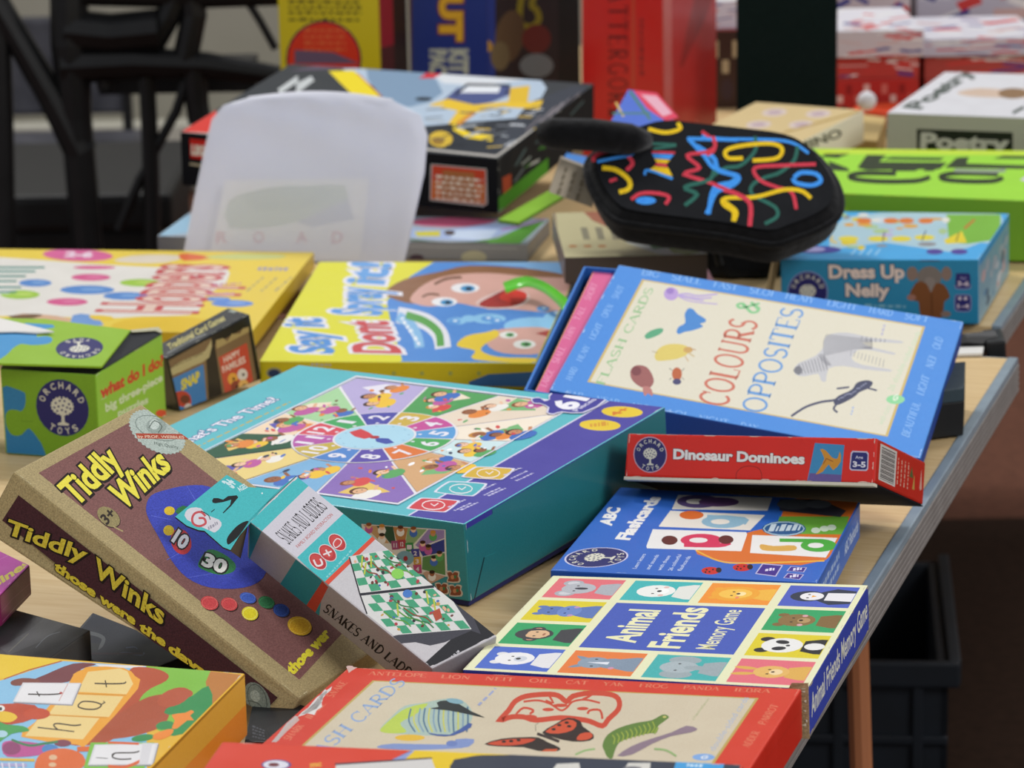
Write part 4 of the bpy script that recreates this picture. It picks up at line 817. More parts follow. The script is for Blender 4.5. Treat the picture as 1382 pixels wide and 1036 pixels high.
A.s_(hp, 21, '#c8452c', closed=True, sm=3); A.s_([(170, 250), (200, 225), (240, 235), (225, 250)], 9, '#c8452c', sm=3); A.s_([(520, 270), (510, 235), (470, 235), (460, 250)], 9, '#c8452c', sm=3); A.e(300, 232, 24, 7, '#c8452c'); A.e(440, 228, 24, 7, '#c8452c'); A.s_([(200, 200), (260, 195), (310, 210), (350, 235), (375, 225), (400, 200), (450, 192), (510, 205)], 8, '#c8452c', sm=4); A.s_([(300, 170), (320, 205), (290, 195)], 8, '#c8452c', sm=3); A.s_([(445, 160), (470, 175), (440, 190)], 9, '#c8452c', sm=3); A.e(350, 215, 30, 7, '#c8452c'); A.e(225, 262, 30, 9, '#c8452c'); A.s_([(250, 320), (248, 295), (262, 285)], 2, '#605040')
A.p([(40, 372), (110, 350), (200, 344), (260, 345), (300, 365), (345, 385), (340, 400), (260, 400), (200, 385), (100, 382)], '#2a1c18', 2); A.p([(52, 371), (110, 356), (190, 350), (250, 352), (200, 372), (120, 378)], '#c8482a', 2); A.p([(290, 392), (340, 392), (330, 402), (270, 402)], '#c8552c')
A.p([(275, 325), (330, 290), (380, 265), (430, 278), (440, 300), (485, 335), (470, 358), (400, 362), (320, 345)], '#2a1c18', 2); A.p([(288, 322), (335, 292), (380, 272), (415, 285), (400, 315), (340, 330)], '#cc4e2c', 2); A.p([(430, 330), (470, 325), (480, 342), (455, 355), (415, 355)], '#cc4e2c', 2)
for x, y in ((345, 295), (375, 285), (385, 300), (120, 362), (150, 360), (180, 356), (322, 312)): A.e(x, y, 9, 5, '#1c1412')
A.s_([(255, 330), (300, 345), (345, 362)], 12, '#3a2c28')
A.p([(520, 375), (540, 335), (590, 305), (660, 285), (720, 275), (765, 252), (790, 262), (770, 280), (745, 300), (740, 325), (700, 330), (640, 345), (590, 365), (570, 400), (560, 430), (540, 425), (528, 400)], '#5d7d34', 3)
for k in range(10): A.s_([(560 + k * 18, 335 - k * 6), (570 + k * 18, 350 - k * 5), (565 + k * 17, 372 - k * 5)], 5, '#98a840', sm=3)
A.p([(580, 420), (640, 380), (720, 350), (800, 325), (860, 298), (905, 310), (880, 325), (800, 340), (720, 372), (640, 415)], '#8a7684', 2); A.s_([(745, 305), (730, 330)], 9, '#88a040'); A.e(772, 262, 8, 4, '#c8c070')
A.s_([(410, 415), (450, 398), (490, 392)], 8, '#8fb070', sm=3); A.s_([(730, 392), (780, 398), (820, 422)], 8, '#8fb070', sm=3)
A.t('chameleon', (890, 275), (955, 188), (880, 270), '#a2aa78', bold=0); A.t('double-sided cards', (975, 400), (1115, 185), (950, 394), '#a9b6cc', bold=.0)
A.e(930, 425, 46, 14, '#7fa8dc'); A.t('G', (918, 432), (945, 430), (922, 420), '#dfe4ea', bold=.04)
A.fn = None; A.scuff(8, '#e89a84', (0, 1, 2, 3), .0014, 9)
A.v(300, 880, .2894); A.p([(365, 290), (400, 262), (430, 235), (480, 170), (490, 185), (462, 225), (465, 255), (440, 270), (430, 292), (400, 285)], '#dcd8d4'); A.p([(235, 415), (300, 340), (350, 300), (360, 315), (300, 370), (250, 420)], '#c4a8a0')
A = art(lid, c8, 'right'); A.face(); A.s_([(0, .5), (.5, .7), (1, .6)], .01, '#b02418')
lid.build('lid', r, 'gloss_card')
m = MB(); tr = Art(m, [c8[4], c8[5], c8[6], c8[7]], -.004); tr.boxes = [((-9, -9, 9, 9), 1)]; tr.v(300, 880, .2894)
tr.p([(578, 66), (600, 56), (612, 68), (630, 70), (606, 84), (590, 96)], '#c8a8a0'); tr.p([(352, 300), (372, 278), (400, 258), (440, 210), (500, 168), (512, 158), (505, 178), (470, 205), (466, 230), (440, 262), (380, 292)], '#d2ccc8'); tr.p([(228, 420), (262, 380), (300, 330), (340, 296), (356, 300), (300, 352), (262, 412)], '#b8a8a4')
m.build('torn_paper', r, 'card', label='white torn paper along the left edge')

# ------------------------------------------------------------------ tiddly counters carton
Q9 = POSE['tiddly']; c8 = rg('tiddly')
nB = (c8[5] - c8[4]).cross(c8[7] - c8[4]).normalized(); hB = Q9[0][8] * 1.12
c8[3] = onplane(-24, 714, c8[7] - nB * hB, nB); c8[0] = onplane(382, 1000, c8[4], (c8[4] - c8[7]).cross(c8[3] - c8[7]).normalized())
c8[0].z = max(c8[0].z, .0008); c8[1] = c8[0] + (c8[5] - c8[4]); c8[1].z = max(c8[1].z, .0008); c8[2] = c8[3] + (c8[6] - c8[7])
r = root_for('counter_game_carton', c8, label='brown kraft tiddlywinks carton leaning over the green box', cat='game box')
car = MB(); K1 = '#a5946a'; car.box(c8, [K1, K1, '#8f7f58', K1, '#8f7f58', '#8f7f58'], .0016)
A = art(car, c8, 'top'); A.v(0, 540, .2124)
MAR = '#7c5450'
A.v(); A.p([(52, 638), (176, 569), (258, 606), (552, 820), (403, 919)], MAR) if 0 else A.p([(52, 638), (178, 568), (205, 580), (500, 813), (404, 917)], MAR)
A.v(0, 540, .2124)
def fancy(A, s, a, b, c, col='#e4d84a', dk='#1e1410', ow=.055, bold=.035):
    A.t(s, (a[0] + 3, a[1] + 5), (b[0] + 3, b[1] + 5), (c[0] + 3, c[1] + 5), dk, bold=bold + ow); A.t(s, a, b, c, dk, bold=bold + ow)
    off = lambda p: (p[0] - 9, p[1] - 9); A.t(s, off(a), off(b), off(c), col, bold=.0)
    A.t(s, a, b, c, dk, bold=bold + ow * .6); A.t(s, a, b, c, col, bold=bold)
fancy(A, 'Tiddly', (490, 668), (775, 400), (368, 545)); fancy(A, 'Winks', (790, 695), (1085, 428), (690, 560))
A.e(692, 744, 84, 56, '#2a1a16', 38); A.e(690, 740, 82, 53, '#8f8258', 38); A.t('3+', (680, 792), (735, 728), (636, 742), '#2a211c', bold=.03); A.s_([(720, 800), (745, 815), (782, 832)], 8, '#a89868', sm=3)
A.p([(915, 650), (935, 615), (1000, 590), (1110, 565), (1290, 560), (1500, 600), (1600, 720), (1500, 900), (1400, 1040), (1290, 1090), (1200, 1100), (1060, 1040), (985, 900), (925, 720)], '#3f48a4', 3) if 0 else None
A.v(220, 620, .2703)
A.p([(-85, 240), (-60, 180), (20, 150), (120, 130), (230, 135), (330, 200), (440, 340), (520, 480), (500, 590), (400, 640), (240, 640), (120, 590), (40, 500), (-20, 390), (-70, 300)], '#3c47ac', 3)
for a, b in (((120, 132), (160, 200)), ((20, 500), (130, 440)), ((120, 590), (300, 560)), ((-60, 280), (40, 300))): A.s_([a, b], 3, '#5a66c4')
A.e(90, 410, 50, 66, '#c0393e', -20); A.p([(175, 520), (225, 450), (300, 470), (360, 520), (350, 560), (280, 575), (200, 550)], '#2f7a44', 3); A.p([(60, 260), (100, 230), (140, 250), (110, 290)], '#2f7a44', 2)
for (x, y) in ((32, 256), (28, 354)): A.e(x, y, 27, 22 if y < 300 else 26, '#d8b82c')
A.t('10', (66, 418), (104, 446), (92, 352), '#e4e0e4', bold=.05, out='#241c1c', ow=.08) if 0 else A.t('10', (45, 405), (100, 448), (78, 352), '#e4e0e4', bold=.05, out='#241c1c', ow=.08)
A.t('30', (195, 525), (300, 568), (218, 470), '#e4e0d8', bold=.05, out='#161a14', ow=.08)
for x, y, rx, ry, c in ((232, 716, 45, 34, '#c8484a'), (330, 722, 42, 32, '#c8484a'), (424, 690, 42, 26, '#3f5cb4'), (434, 768, 42, 34, '#e0d02c'), (516, 712, 42, 30, '#2c6a40'), (590, 752, 42, 32, '#2c4484'), (682, 830, 62, 46, '#d8a82a')):
    A.e(x + 5, y + 5, rx, ry, '#3a2420', 20); A.e(x, y, rx, ry, c, 18); A.s_([(x + rx * .84 * math.cos(t * .45), y + ry * .84 * math.sin(t * .45)) for t in range(14)], 3, {'#c8484a': '#d86a62', '#3f5cb4': '#5a78c8', '#e0d02c': '#eee678', '#2c6a40': '#3c8050', '#2c4484': '#3c569a', '#d8a82a': '#e8c450'}[c], closed=True)
A.v(220, 760, .2316); fancy(A, 'those were the days', (750, 650), (1330, 110), (715, 592), ow=.03, bold=.06) if 0 else A.t('those wer', (757, 648), (975, 418), (716, 606), '#e4d83c', bold=.06)
A.v(0, 540, .2510)
pts = [(845 + 150 * math.cos(k * math.pi / 36) * (1.03 if k % 2 else .97) + 10 * math.sin(k * math.pi / 36), 170 + (112 + 0 * k) * math.sin(k * math.pi / 36) * (1.03 if k % 2 else .97) + 42 * math.cos(k * math.pi / 36)) for k in range(72)]
A.p(pts, '#a9b5ac'); A.s_([(845 + 118 * math.cos(t * .4), 150 + 62 * math.sin(t * .4) + 30 * math.cos(t * .4)) for t in range(16)], 4, '#75827a', closed=True); A.e(840, 140, 55, 42, '#909c94'); A.e(830, 130, 26, 28, '#bcc6be'); A.s_([(800, 150), (830, 110), (870, 140), (850, 175)], 5, '#5a665e', sm=3)
A.p([(728, 178), (995, 182), (1012, 210), (740, 206)], '#a8442e'); A.t('by PROF. WEBBLES', (742, 202), (990, 206), (740, 188), '#d8b8a0', bold=.02); A.t('High Quality', (830, 238), (960, 262), (828, 222), '#5a665e', bold=.0)
A.fn = None; A.scuff(4, '#c8bc94', (0, 1, 3), .001, 2)
A = Art(car, [c8[3], c8[0], c8[4], c8[7]])
A.v(); A.p([(24, 667), (-10, 708), (352, 1010), (395, 985), (388, 930)], '#4e2c2a') if 0 else A.p([(25, 668), (3, 702), (330, 965), (345, 972), (375, 941), (356, 926)], '#45262a')
A.v(0, 700, .1931)
fancy(A, 'Tiddly', (40, 98), (585, 300), (68, 6), col='#d0bc3c', bold=.03); fancy(A, 'Winks', (655, 388), (1130, 738), (680, 272), col='#d0bc3c', bold=.03)
for w_, a, b, c in (('those', (380, 352), (655, 545), (398, 300)), ('were', (698, 578), (935, 738), (712, 524)), ('the', (975, 775), (1145, 890), (990, 722)), ('days', (1180, 925), (1420, 1100), (1196, 868))): A.t(w_, a, b, c, '#2a1410', bold=.09); A.t(w_, a, b, c, '#d4c03a', bold=.05)
A.v(280, 820, .2085); A.e(322, 590, 74, 118, '#77837a', -28); A.s_([(322 + 60 * math.cos(t * .4) + 20 * math.sin(t * .4), 590 + 96 * math.sin(t * .4) ) for t in range(16)], 5, '#4c5650', closed=True); A.e(310, 570, 30, 40, '#99a59b', -28); A.s_([(270, 600), (330, 620), (360, 660)], 5, '#4c5650', sm=3)
car.build('carton', r, 'kraft')

# ------------------------------------------------------------------ snakes and ladders hanging carton
c8 = rg('snakes')
r = root_for('hanging_game_carton', c8, label='slim turquoise and grey snakes and ladders carton with a hanging tab', cat='game box')
car = MB(); car.box(c8, ['#c9c6c8', '#aaa7a6', '#aaa7a6', '#b4b0ae', '#3ea8a8', '#aaa7a6'], .0012)
A = art(car, c8, 'top'); A.v(); TQ = '#46b9bc'
A.p([(335, 702.5), (400, 641.6), (417, 655), (353, 717)], TQ); A.p([(353, 717), (417, 655), (464, 692.5), (401, 752)], '#cfccd4'); A.p([(401, 752), (464, 692.5), (504, 724.5), (437, 786)], TQ); A.p([(437, 786), (504, 722), (507, 727), (441, 791)], '#d8503a')
A.p([(540, 915), (700, 790), (700, 900), (600, 950)], '#26262a') if 0 else A.p([(565, 902), (640, 834), (690, 870), (600, 925)], '#2a2a2e')
A.v(220, 620, .2703)
A.t('SNAKES AND LADDERS', (628, 425), (822, 240), (560, 370), '#1e1a1c', sf=.9); A.t('FAMILY BOARD INTERACTION', (675, 442), (850, 278), (662, 430), '#c05a50', bold=0)
for (x, y) in ((773, 508), (822, 466), (870, 413)): A.e(x, y, 52, 36, '#d8d0d0', 42); A.e(x, y, 48, 32, '#b8383c', 42); A.e(x - 4, y - 4, 36, 24, '#c84a48', 42)
A.s_([(752, 500), (768, 530), (795, 522), (785, 495)], 9, '#e4dcdc', sm=3); A.s_([(800, 475), (842, 458)], 8, '#e4dcdc'); A.s_([(812, 450), (832, 482)], 8, '#e4dcdc'); A.s_([(850, 420), (868, 395), (890, 405), (885, 425), (862, 440)], 5, '#e4dcdc', closed=True, sm=3)
scrib(A, (820, 590), (945, 455), (812, 584), '#8ad0d0', 9, 3)
A.v(420, 660, .2510)
A.p([(440, 790), (470, 830), (560, 822), (640, 840), (720, 822), (860, 760), (912, 778), (850, 640), (700, 500), (480, 780)], '#46464e') 
A.p([(200, 362), (455, 318), (650, 495), (662, 520), (265, 562)], '#d8d8d4'); A.p([(268, 572), (660, 530), (745, 575), (862, 752), (440, 785), (300, 672)], '#d8d8d4')
A.s_([(205, 365), (262, 565), (300, 670)], 7, '#26262c'); A.s_([(262, 566), (660, 522)], 14, '#2c2c34')
rd = random.Random(11)
for (q, nx, ny) in (([(205, 364), (452, 322), (648, 500), (268, 558)], 7, 5), ([(270, 576), (655, 534), (855, 748), (440, 780)], 8, 5)):
    f = lambda u, v, q=q: tuple(q[0][i] * (1 - u) * (1 - v) + q[1][i] * u * (1 - v) + q[2][i] * u * v + q[3][i] * (1 - u) * v for i in (0, 1))
    for i in range(nx):
        for j in range(ny):
            if (i + j) % 2: A.p([f(i / nx, j / ny), f((i + 1) / nx, j / ny), f((i + 1) / nx, (j + 1) / ny), f(i / nx, (j + 1) / ny)], '#48a078')
    for k in range(26): u, v = rd.random(), rd.random(); x, y = f(u * .92 + .04, v * .9 + .05); A.e(x, y, rd.uniform(5, 12), rd.uniform(6, 13), rd.choice(['#b04048', '#6a3a30', '#4a6ab0', '#c8a050', '#343438', '#e0b090']), rd.uniform(0, 90), 7)
    for k in range(5):
        u, v = rd.uniform(.1, .7), rd.uniform(.1, .5); A.s_([f(u, v), f(u + .05, v + .2), f(u + .16, v + .28), f(u + .18, v + .42)], 7, rd.choice(['#5c9a3c', '#8a4a30', '#3c7a4a']), sm=3)
    for k in range(3):
        u, v = rd.uniform(.1, .8), rd.uniform(.3, .8); A.s_([f(u, v), f(u + .12, v - .3)], 9, '#b8c44a')
A.e(518, 562, 26, 22, '#4a7cc4'); A.e(465, 455, 34, 28, '#8cd05c'); A.p([(650, 660), (690, 640), (705, 690), (670, 710)], '#b0503a')
A.t('MARINUS', (690, 1010), (795, 885), (640, 985), '#cfccd0', bold=.02) if 0 else A.t('W MARINE', (735, 985), (832, 905), (695, 945), '#c8c6ca', bold=.02); scrib(A, (800, 985), (900, 890), (790, 976), '#8a888c', 6, 1)
A.scuff(5, '#e4e0e0', (0, 2, 3), .0008, 5)
A = Art(car, [c8[3], c8[0], c8[4], c8[7]]); A.v(); TD = '#3a9aa0'
A.p([(335, 702.5), (353, 717), (335, 758), (315, 745)], TD); A.p([(401, 752), (437, 786), (428, 850), (374, 794)], TD); A.p([(435, 784), (443, 792), (421, 835), (410, 822)], '#d0523c')
A.v(420, 660, .2510); A.t('SNAKES AND LADDERS', (60, 650), (610, 1080), (90, 615), '#1e1a1c', sf=1.3)
car.build('carton', r, 'card')
# hanging tab: a folded flap standing off the upper end
nT = (c8[5] - c8[4]).cross(c8[7] - c8[4]).normalized(); tp = lambda a, b, z=0.: onplane(a, b, c8[7] + nT * z, nT)
TO = [(336, 702), (400, 641.5), (376, 660), (335, 657), (306, 640.5), (236.5, 697), (252, 709), (268, 715), (276, 716), (301, 738), (311, 742)]
car = MB(); V = [tp(*q) for q in TO]; n = len(V); dn = -nT * .0014; T3 = [tuple(t) for t in tessellate_polygon([[Vector((a, b, 0)) for a, b in TO]])]
up_ = lambda f: f if (V[f[1]] - V[f[0]]).cross(V[f[2]] - V[f[0]]).dot(nT) > 0 else tuple(reversed(f))
T3 = [up_(f) for f in T3]; car.raw(V + [v + dn for v in V], T3 + [tuple(i + n for i in reversed(f)) for f in T3], TQ)
for i in range(n): j = (i + 1) % n; car.poly([V[i], V[j], V[j] + dn, V[i] + dn], '#6a5c48'); car.poly([V[i] + dn, V[j] + dn, V[j], V[i]], '#6a5c48')
A = Art(car, [tp(225, 760), tp(420, 760), tp(420, 630), tp(225, 630)], 0); A.v(220, 620, .2703)
A.p([(430, 305), (330, 440), (345, 455), (395, 470), (430, 320), (575, 150), (660, 84), (575, 152), (560, 160)], '#2f9a9e') if 0 else A.p([(428, 304), (664, 82), (578, 152), (322, 448)], '#3aa6aa')
A.p([(112, 262), (140, 240), (190, 243), (215, 275), (280, 300), (292, 330), (262, 362), (235, 355), (120, 300)], '#d4d2d8', 2); A.s_([(212, 282), (190, 262), (160, 268), (146, 292), (152, 320), (182, 332), (212, 318), (205, 294), (178, 292)], 11, '#c24a50', sm=4); A.s_([(190, 256), (225, 276), (236, 300)], 4, '#202028', sm=3); scrib(A, (228, 352), (275, 322), (222, 334), '#9a98a4', 4, 3)
A.t('3+', (348, 142), (372, 122), (296, 112), '#cfe6e8', bold=.06); A.t('AGES', (385, 160), (424, 138), (366, 142), '#cfe6e8', bold=.03)
A.p([(245, 205), (252, 192), (275, 192), (300, 200), (325, 182), (368, 178), (376, 188), (340, 232), (302, 268), (298, 265), (335, 225), (340, 200), (300, 212), (262, 218), (248, 215)], '#0c1214')
A.s_([(240, 262), (258, 248)], 4, '#0c2024'); A.p([(318, 400), (330, 375), (365, 335), (400, 312), (428, 306), (415, 330), (375, 385), (335, 420), (322, 422)], '#0a0e10', 2); A.e(495, 168, 4, 4, '#e8f0f0')
car.build('hang_tab', r, 'card', label='turquoise hanging tab with a euro slot')
m = MB(); f_ = [tp(311, 742, -.0016), tp(336, 702, -.0016), tp(325, 752, -.03)]; m.poly(f_, '#2c7c80'); m.poly([p - nT * .001 for p in reversed(f_)], '#6a5c48'); m.build('end_flap', r, 'card')

# ------------------------------------------------------------------ green three-piece puzzle carton
c8 = rg('green'); GR = '#8fb82a'
r = root_for('puzzle_carton', c8, label='green puzzle carton with lifted lid flap and blue puzzle pieces', cat='game box')
car = MB(); car.box(c8, ['#1a1c18', '#7ba828', '#8fbf3a', GR, GR, GR], .0016)
A = art(car, c8, 'front'); A.v(0, 400, .2317)
A.p([(-40, 552), (120, 548), (148, 580), (144, 640), (120, 668), (80, 658), (50, 662), (32, 690), (36, 750), (62, 800), (105, 812), (142, 790), (170, 768), (215, 820), (255, 890), (255, 1000), (-40, 1000)], '#2f7fb4', 2); A.s_([(32, 720), (190, 728)], 2, '#4a6a20')
A.p([(32, 690), (50, 662), (80, 658), (120, 668), (130, 700), (120, 740), (142, 790), (105, 812), (62, 800), (36, 750)], '#7ba828', 2)
q = lambda x, y: (x * .2317, 400 + y * .2317); A.logo(q(363, 648), q(517, 655), q(352, 482), ring='#7ba828')
A = art(car, c8, 'right'); A.v(0, 400, .2317)
A.t('what do I do?', (590, 592), (950, 400), (588, 528), '#c83c28', bold=.05); A.t('big three-piece', (618, 672), (945, 490), (614, 626), '#d2dcb8', bold=.03); A.t('puzzles', (690, 700), (862, 618), (688, 660), '#d2dcb8', bold=.03)
A.e(940, 680, 34, 22, '#d84a2a'); A.s_([(590, 600), (620, 585)], 3, '#d2dcb8'); A.scuff(6, '#d8dcb0', (0, 2, 3), .0014, 3)
car.build('carton', r, 'gloss_card')
# lid flap lifting at its right, inner dark liner
m = MB(); zt = c8[5].z
fl = [P(-60, 488, zt + .010), P(137, 494, zt + .006), P(176, 445, zt + .012)]
fn_ = (fl[1] - fl[0]).cross(fl[2] - fl[0]).normalized(); fl += [onplane(60, 430, fl[0], fn_), onplane(-80, 428, fl[0], fn_)]
dn = Vector((0, 0, -.0018)); V = fl + [p + dn for p in fl]; F = [(0, 1, 2, 3, 4), (9, 8, 7, 6, 5)] + [((i + 1) % 5, i, i + 5, (i + 1) % 5 + 5) for i in range(5)]; m.raw(V, F, GR)
A = Art(m, [fl[0], fl[1], fl[2], fl[4]], 0); A.v(0, 400, .2317)
A.p([(-60, 215), (60, 200), (200, 205), (215, 235), (260, 230), (302, 240), (298, 265), (260, 278), (180, 282), (120, 275), (70, 305), (30, 345), (-60, 380)], '#3a90c8', 2); A.p([(140, 150), (300, 155), (320, 180), (250, 190), (160, 178)], '#3a90c8')
q = lambda x, y: (x * .2317, 400 + y * .2317); A.logo(q(463, 300), q(325, 312), q(475, 362), ring=GR); A.p([(400, 395), (520, 370), (560, 380), (592, 408), (480, 420)], '#a8a880'); 
m.build('top_flap', r, 'gloss_card')
m = MB(); a = [P(140, 497, zt + .001), P(219, 449, zt + .001), P(214, 441, zt + .004), P(176, 445, zt + .010), P(137, 489, zt + .004)]; m.poly(a, '#24262a'); m.poly([p - Vector((0, 0, .001)) for p in reversed(a)], '#3a3c38'); m.build('inner_flap', r, 'card', label='black inner flap showing its torn edge')
m = MB(); a = [P(176, 445, zt + .0105), P(214, 441, zt + .0045), P(219, 447, zt + .002), P(217, 449, zt + .002), P(210, 446, zt + .0045), P(178, 448, zt + .0102)]; m.poly(a, '#b8b498'); m.poly([p - Vector((0, 0, .0008)) for p in reversed(a)], '#8a8668'); m.build('worn_edge', r, 'kraft')
m = MB(); a = [P(-40, 423, zt + .022), P(0, 429, zt + .018), P(30, 436, zt + .017), P(73, 447, zt + .016), P(50, 449, zt + .015), P(20, 447, zt + .016), P(-40, 448, zt + .017)]
V = a + [p + Vector((0, 0, -.0012)) for p in a]; F = [tuple(range(7)), tuple(range(13, 6, -1))] + [((i + 1) % 7, i, i + 7, (i + 1) % 7 + 7) for i in range(7)]; m.raw(V, F, '#dcd9d4'); tag(m.build('paper_leaf', None, 'card'), 'white pointed paper leaf lying on the green puzzle carton', 'paper')

# ------------------------------------------------------------------ black carton of traditional card games
c8 = rg('cards')
r = root_for('card_game_carton', c8, label='small black glossy carton of snap and family card games leaning', cat='game box')
car = MB(); car.box(c8, ['#1b1c1a', '#151614', '#0e0f0e', '#151614', '#151614', '#151614'], .0014)
A = art(car, c8, 'front'); A.v(0, 320, .2896)
A.p([(778, 580), (960, 480), (985, 470), (990, 510), (960, 560), (975, 780), (830, 860)], '#7a6244'); A.p([(780, 625), (850, 575), (955, 530), (985, 475), (975, 560), (900, 600), (800, 645)], '#b4a878', 2); A.t('Traditional Party Games', (785, 618), (945, 545), (783, 604), '#5a5034', bold=.0)
A.p([(788, 665), (948, 592), (965, 790), (835, 862)], '#3a7cb8'); A.t('SNAP', (848, 712), (930, 668), (845, 668), '#d8c830', bold=.05)
A.p([(810, 730), (850, 715), (885, 735), (890, 780), (850, 790), (815, 770)], '#b8402c', 2); A.e(878, 800, 20, 26, '#ccc4bc'); A.e(835, 825, 24, 20, '#243a6a'); A.e(862, 755, 22, 20, '#6a3420'); A.e(935, 790, 20, 22, '#243a6a')
A.p([(1000, 500), (1155, 415), (1200, 680), (1040, 755)], '#7a6244'); A.p([(1005, 480), (1040, 470), (1060, 488), (1080, 450), (1120, 450), (1130, 425), (1160, 420), (1160, 440), (1010, 520)], '#a89460', 0)
A.p([(1018, 560), (1150, 492), (1180, 670), (1050, 735)], '#c04a34'); A.t('HAPPY', (1045, 585), (1120, 548), (1040, 560), '#e0c8b8', bold=.03); A.t('FAMILIES', (1040, 632), (1145, 582), (1034, 604), '#e0c8b8', bold=.03)
for x, y, c in ((1085, 660, '#e0a03a'), (1130, 640, '#d8d0c4'), (1100, 695, '#8a3a28'), (1135, 690, '#e0b060')): A.e(x, y, 24, 28, c); A.e(x + 4, y, 6, 7, '#241a14')
A = art(car, c8, 'top'); A.v(0, 320, .2896); A.t('Traditional Card Games', (790, 525), (1050, 385), (778, 500), '#c0b468', bold=.03); A.s_([(780, 540), (900, 475), (960, 450)], 4, '#8a8c88'); A.p([(1060, 345), (1100, 332), (1130, 338), (1090, 352)], '#9aa49a')
A.scuff(8, '#a8a898', (0, 1, 2, 3), .001, 3)
car.build('carton', r, 'film')

# ------------------------------------------------------------------ hopping game box
c8 = rg('hoopla')
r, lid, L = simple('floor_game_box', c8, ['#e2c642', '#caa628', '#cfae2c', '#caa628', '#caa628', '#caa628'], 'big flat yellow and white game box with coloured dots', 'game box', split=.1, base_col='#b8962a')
A = art(lid, L, 'top'); A.v(0, 320, .3184)
A.p([(-500, 70), (0, 85), (350, 110), (700, 128), (950, 120), (960, 190), (900, 230), (860, 260), (850, 300), (800, 330), (600, 335), (400, 345), (100, 330), (-500, 330)], '#dcd8d0', 2)
A.p([(870, 310), (780, 325), (590, 350), (440, 385), (900, 430), (1100, 400)], '#e2c030', 2) if 0 else A.e(700, 380, 230, 46, '#dcb828')
A.e(330, 76, 150, 26, '#cf5a90', 2); A.t('2-6', (275, 82), (385, 84), (285, 62), '#e4d0dc', bold=.06)
A.p([(480, 100), (560, 78), (700, 74), (780, 84), (700, 108), (580, 110)], '#d8ccb8', 2); A.p([(760, 70), (830, 72), (900, 88), (780, 100)], '#d8602c', 2); A.p([(860, 85), (1000, 95), (1180, 90), (1200, 75), (1000, 70)], '#c4c87a', 2); scrib(A, (1090, 140), (1215, 142), (1100, 124), '#8c88b0', 5, 3)
for x, y, rx, ry, c in ((385, 170, 84, 15, '#cc5086'), (400, 128, 90, 8, '#cc5086'), (285, 274, 88, 16, '#cc5086'), (370, 223, 116, 19, '#4c82c4'), (532, 249, 95, 17, '#4c82c4'), (150, 194, 70, 16, '#4c82c4'), (595, 193, 88, 16, '#98c03c'), (85, 243, 84, 19, '#98c03c'), (985, 281, 90, 15, '#5a86cc'), (918, 262, 60, 9, '#5a86cc')): A.e(x, y, rx, ry, c); A.e(x + rx * .2, y - 2, rx * .45, ry * .3, {'#cc5086': '#d8749e', '#4c82c4': '#76a0d2', '#98c03c': '#b4d060', '#5a86cc': '#86a6d8'}[c])
for k, (x0, x1, y) in enumerate([(-40, 190, 128), (-60, 150, 145), (-60, 110, 165), (-60, 70, 186), (-60, 90, 212), (-60, 70, 232)]): A.s_([(x0, y), (x1, y)], 8, '#3a8078'); A.s_([(x0, y + 6), (x1 - 30, y + 6)], 3, '#d8e0d8')
# Hoppers lettering, reading away from the near edge
A.t('Hoppers', (812, 322), (950, 120), (432, 314), '#dcc0b0', bold=.0, out='#c0484e', ow=.055)
A.p([(60, 330), (160, 325), (300, 345), (250, 372), (120, 372)], '#d0a888', 2); A.p([(30, 335), (140, 325), (180, 332), (100, 350)], '#6a4a2a', 2); A.p([(310, 330), (380, 328), (440, 372), (310, 378)], '#6a94cc', 2); A.p([(380, 330), (470, 335), (480, 352), (400, 350)], '#e2c030', 2)
for k in range(3): scrib(A, (1050 + k * 60, 230), (1120 + k * 60, 170), (1042 + k * 60, 226), '#a89a70', 4, k)
scrib(A, (900, 205), (1020, 200), (905, 196), '#c07a9a', 4, 9); scrib(A, (880, 245), (990, 240), (884, 236), '#c07a9a', 4, 8)
lid.build('lid', r, 'gloss_card')

# ------------------------------------------------------------------ spelling game carton (front left)
c8 = rg('hat')
r = root_for('spelling_game_carton', c8, label='bright spelling game carton with hat letter tiles and orange corner', cat='game box')
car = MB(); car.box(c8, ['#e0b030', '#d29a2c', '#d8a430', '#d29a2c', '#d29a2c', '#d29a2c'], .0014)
A = art(car, c8, 'top'); A.v(0, 860, .2605)
A.p([(-500, 60), (0, 86), (330, 120), (180, 160), (40, 210), (-500, 260)], '#e6c22a'); A.p([(20, 218), (180, 165), (330, 122), (760, 150), (760, 700), (-300, 700), (-300, 300)], '#86bcdc')
A.s_([(20, 216), (150, 168), (320, 122)], 6, '#b05a30'); A.p([(490, 138), (760, 148), (700, 160), (520, 152)], '#e0dcd8')
A.p([(760, 148), (1090, 172), (1100, 360), (1000, 480), (880, 510), (700, 420), (700, 300)], '#7cb83a'); A.p([(1090, 175), (1280, 196), (1100, 362), (1075, 300), (1066, 230)], '#b8742a', 0)
A.p([(170, 225), (240, 190), (380, 135), (500, 138), (420, 165), (380, 220), (270, 240)], '#6f3038', 3); A.p([(60, 225), (120, 210), (200, 218), (195, 240), (100, 250), (60, 245)], '#7a3c30', 3)
A.p([(690, 155), (800, 160), (870, 190), (860, 225), (780, 265), (730, 310), (700, 380), (640, 480), (560, 540), (430, 560), (360, 540), (500, 420), (640, 280), (660, 200)], '#b24a26', 3)
A.p([(720, 330), (800, 300), (900, 300), (880, 390), (840, 460), (700, 510), (560, 530), (470, 560), (540, 450), (640, 380)], '#a84a28', 3)
A.p([(1000, 300), (1080, 250), (1100, 360), (1010, 470), (900, 510), (860, 480), (980, 400), (870, 400), (860, 370)], '#2c8a48', 2); A.e(900, 310, 90, 44, '#b24f2c', -20); A.e(960, 290, 40, 22, '#b24f2c')
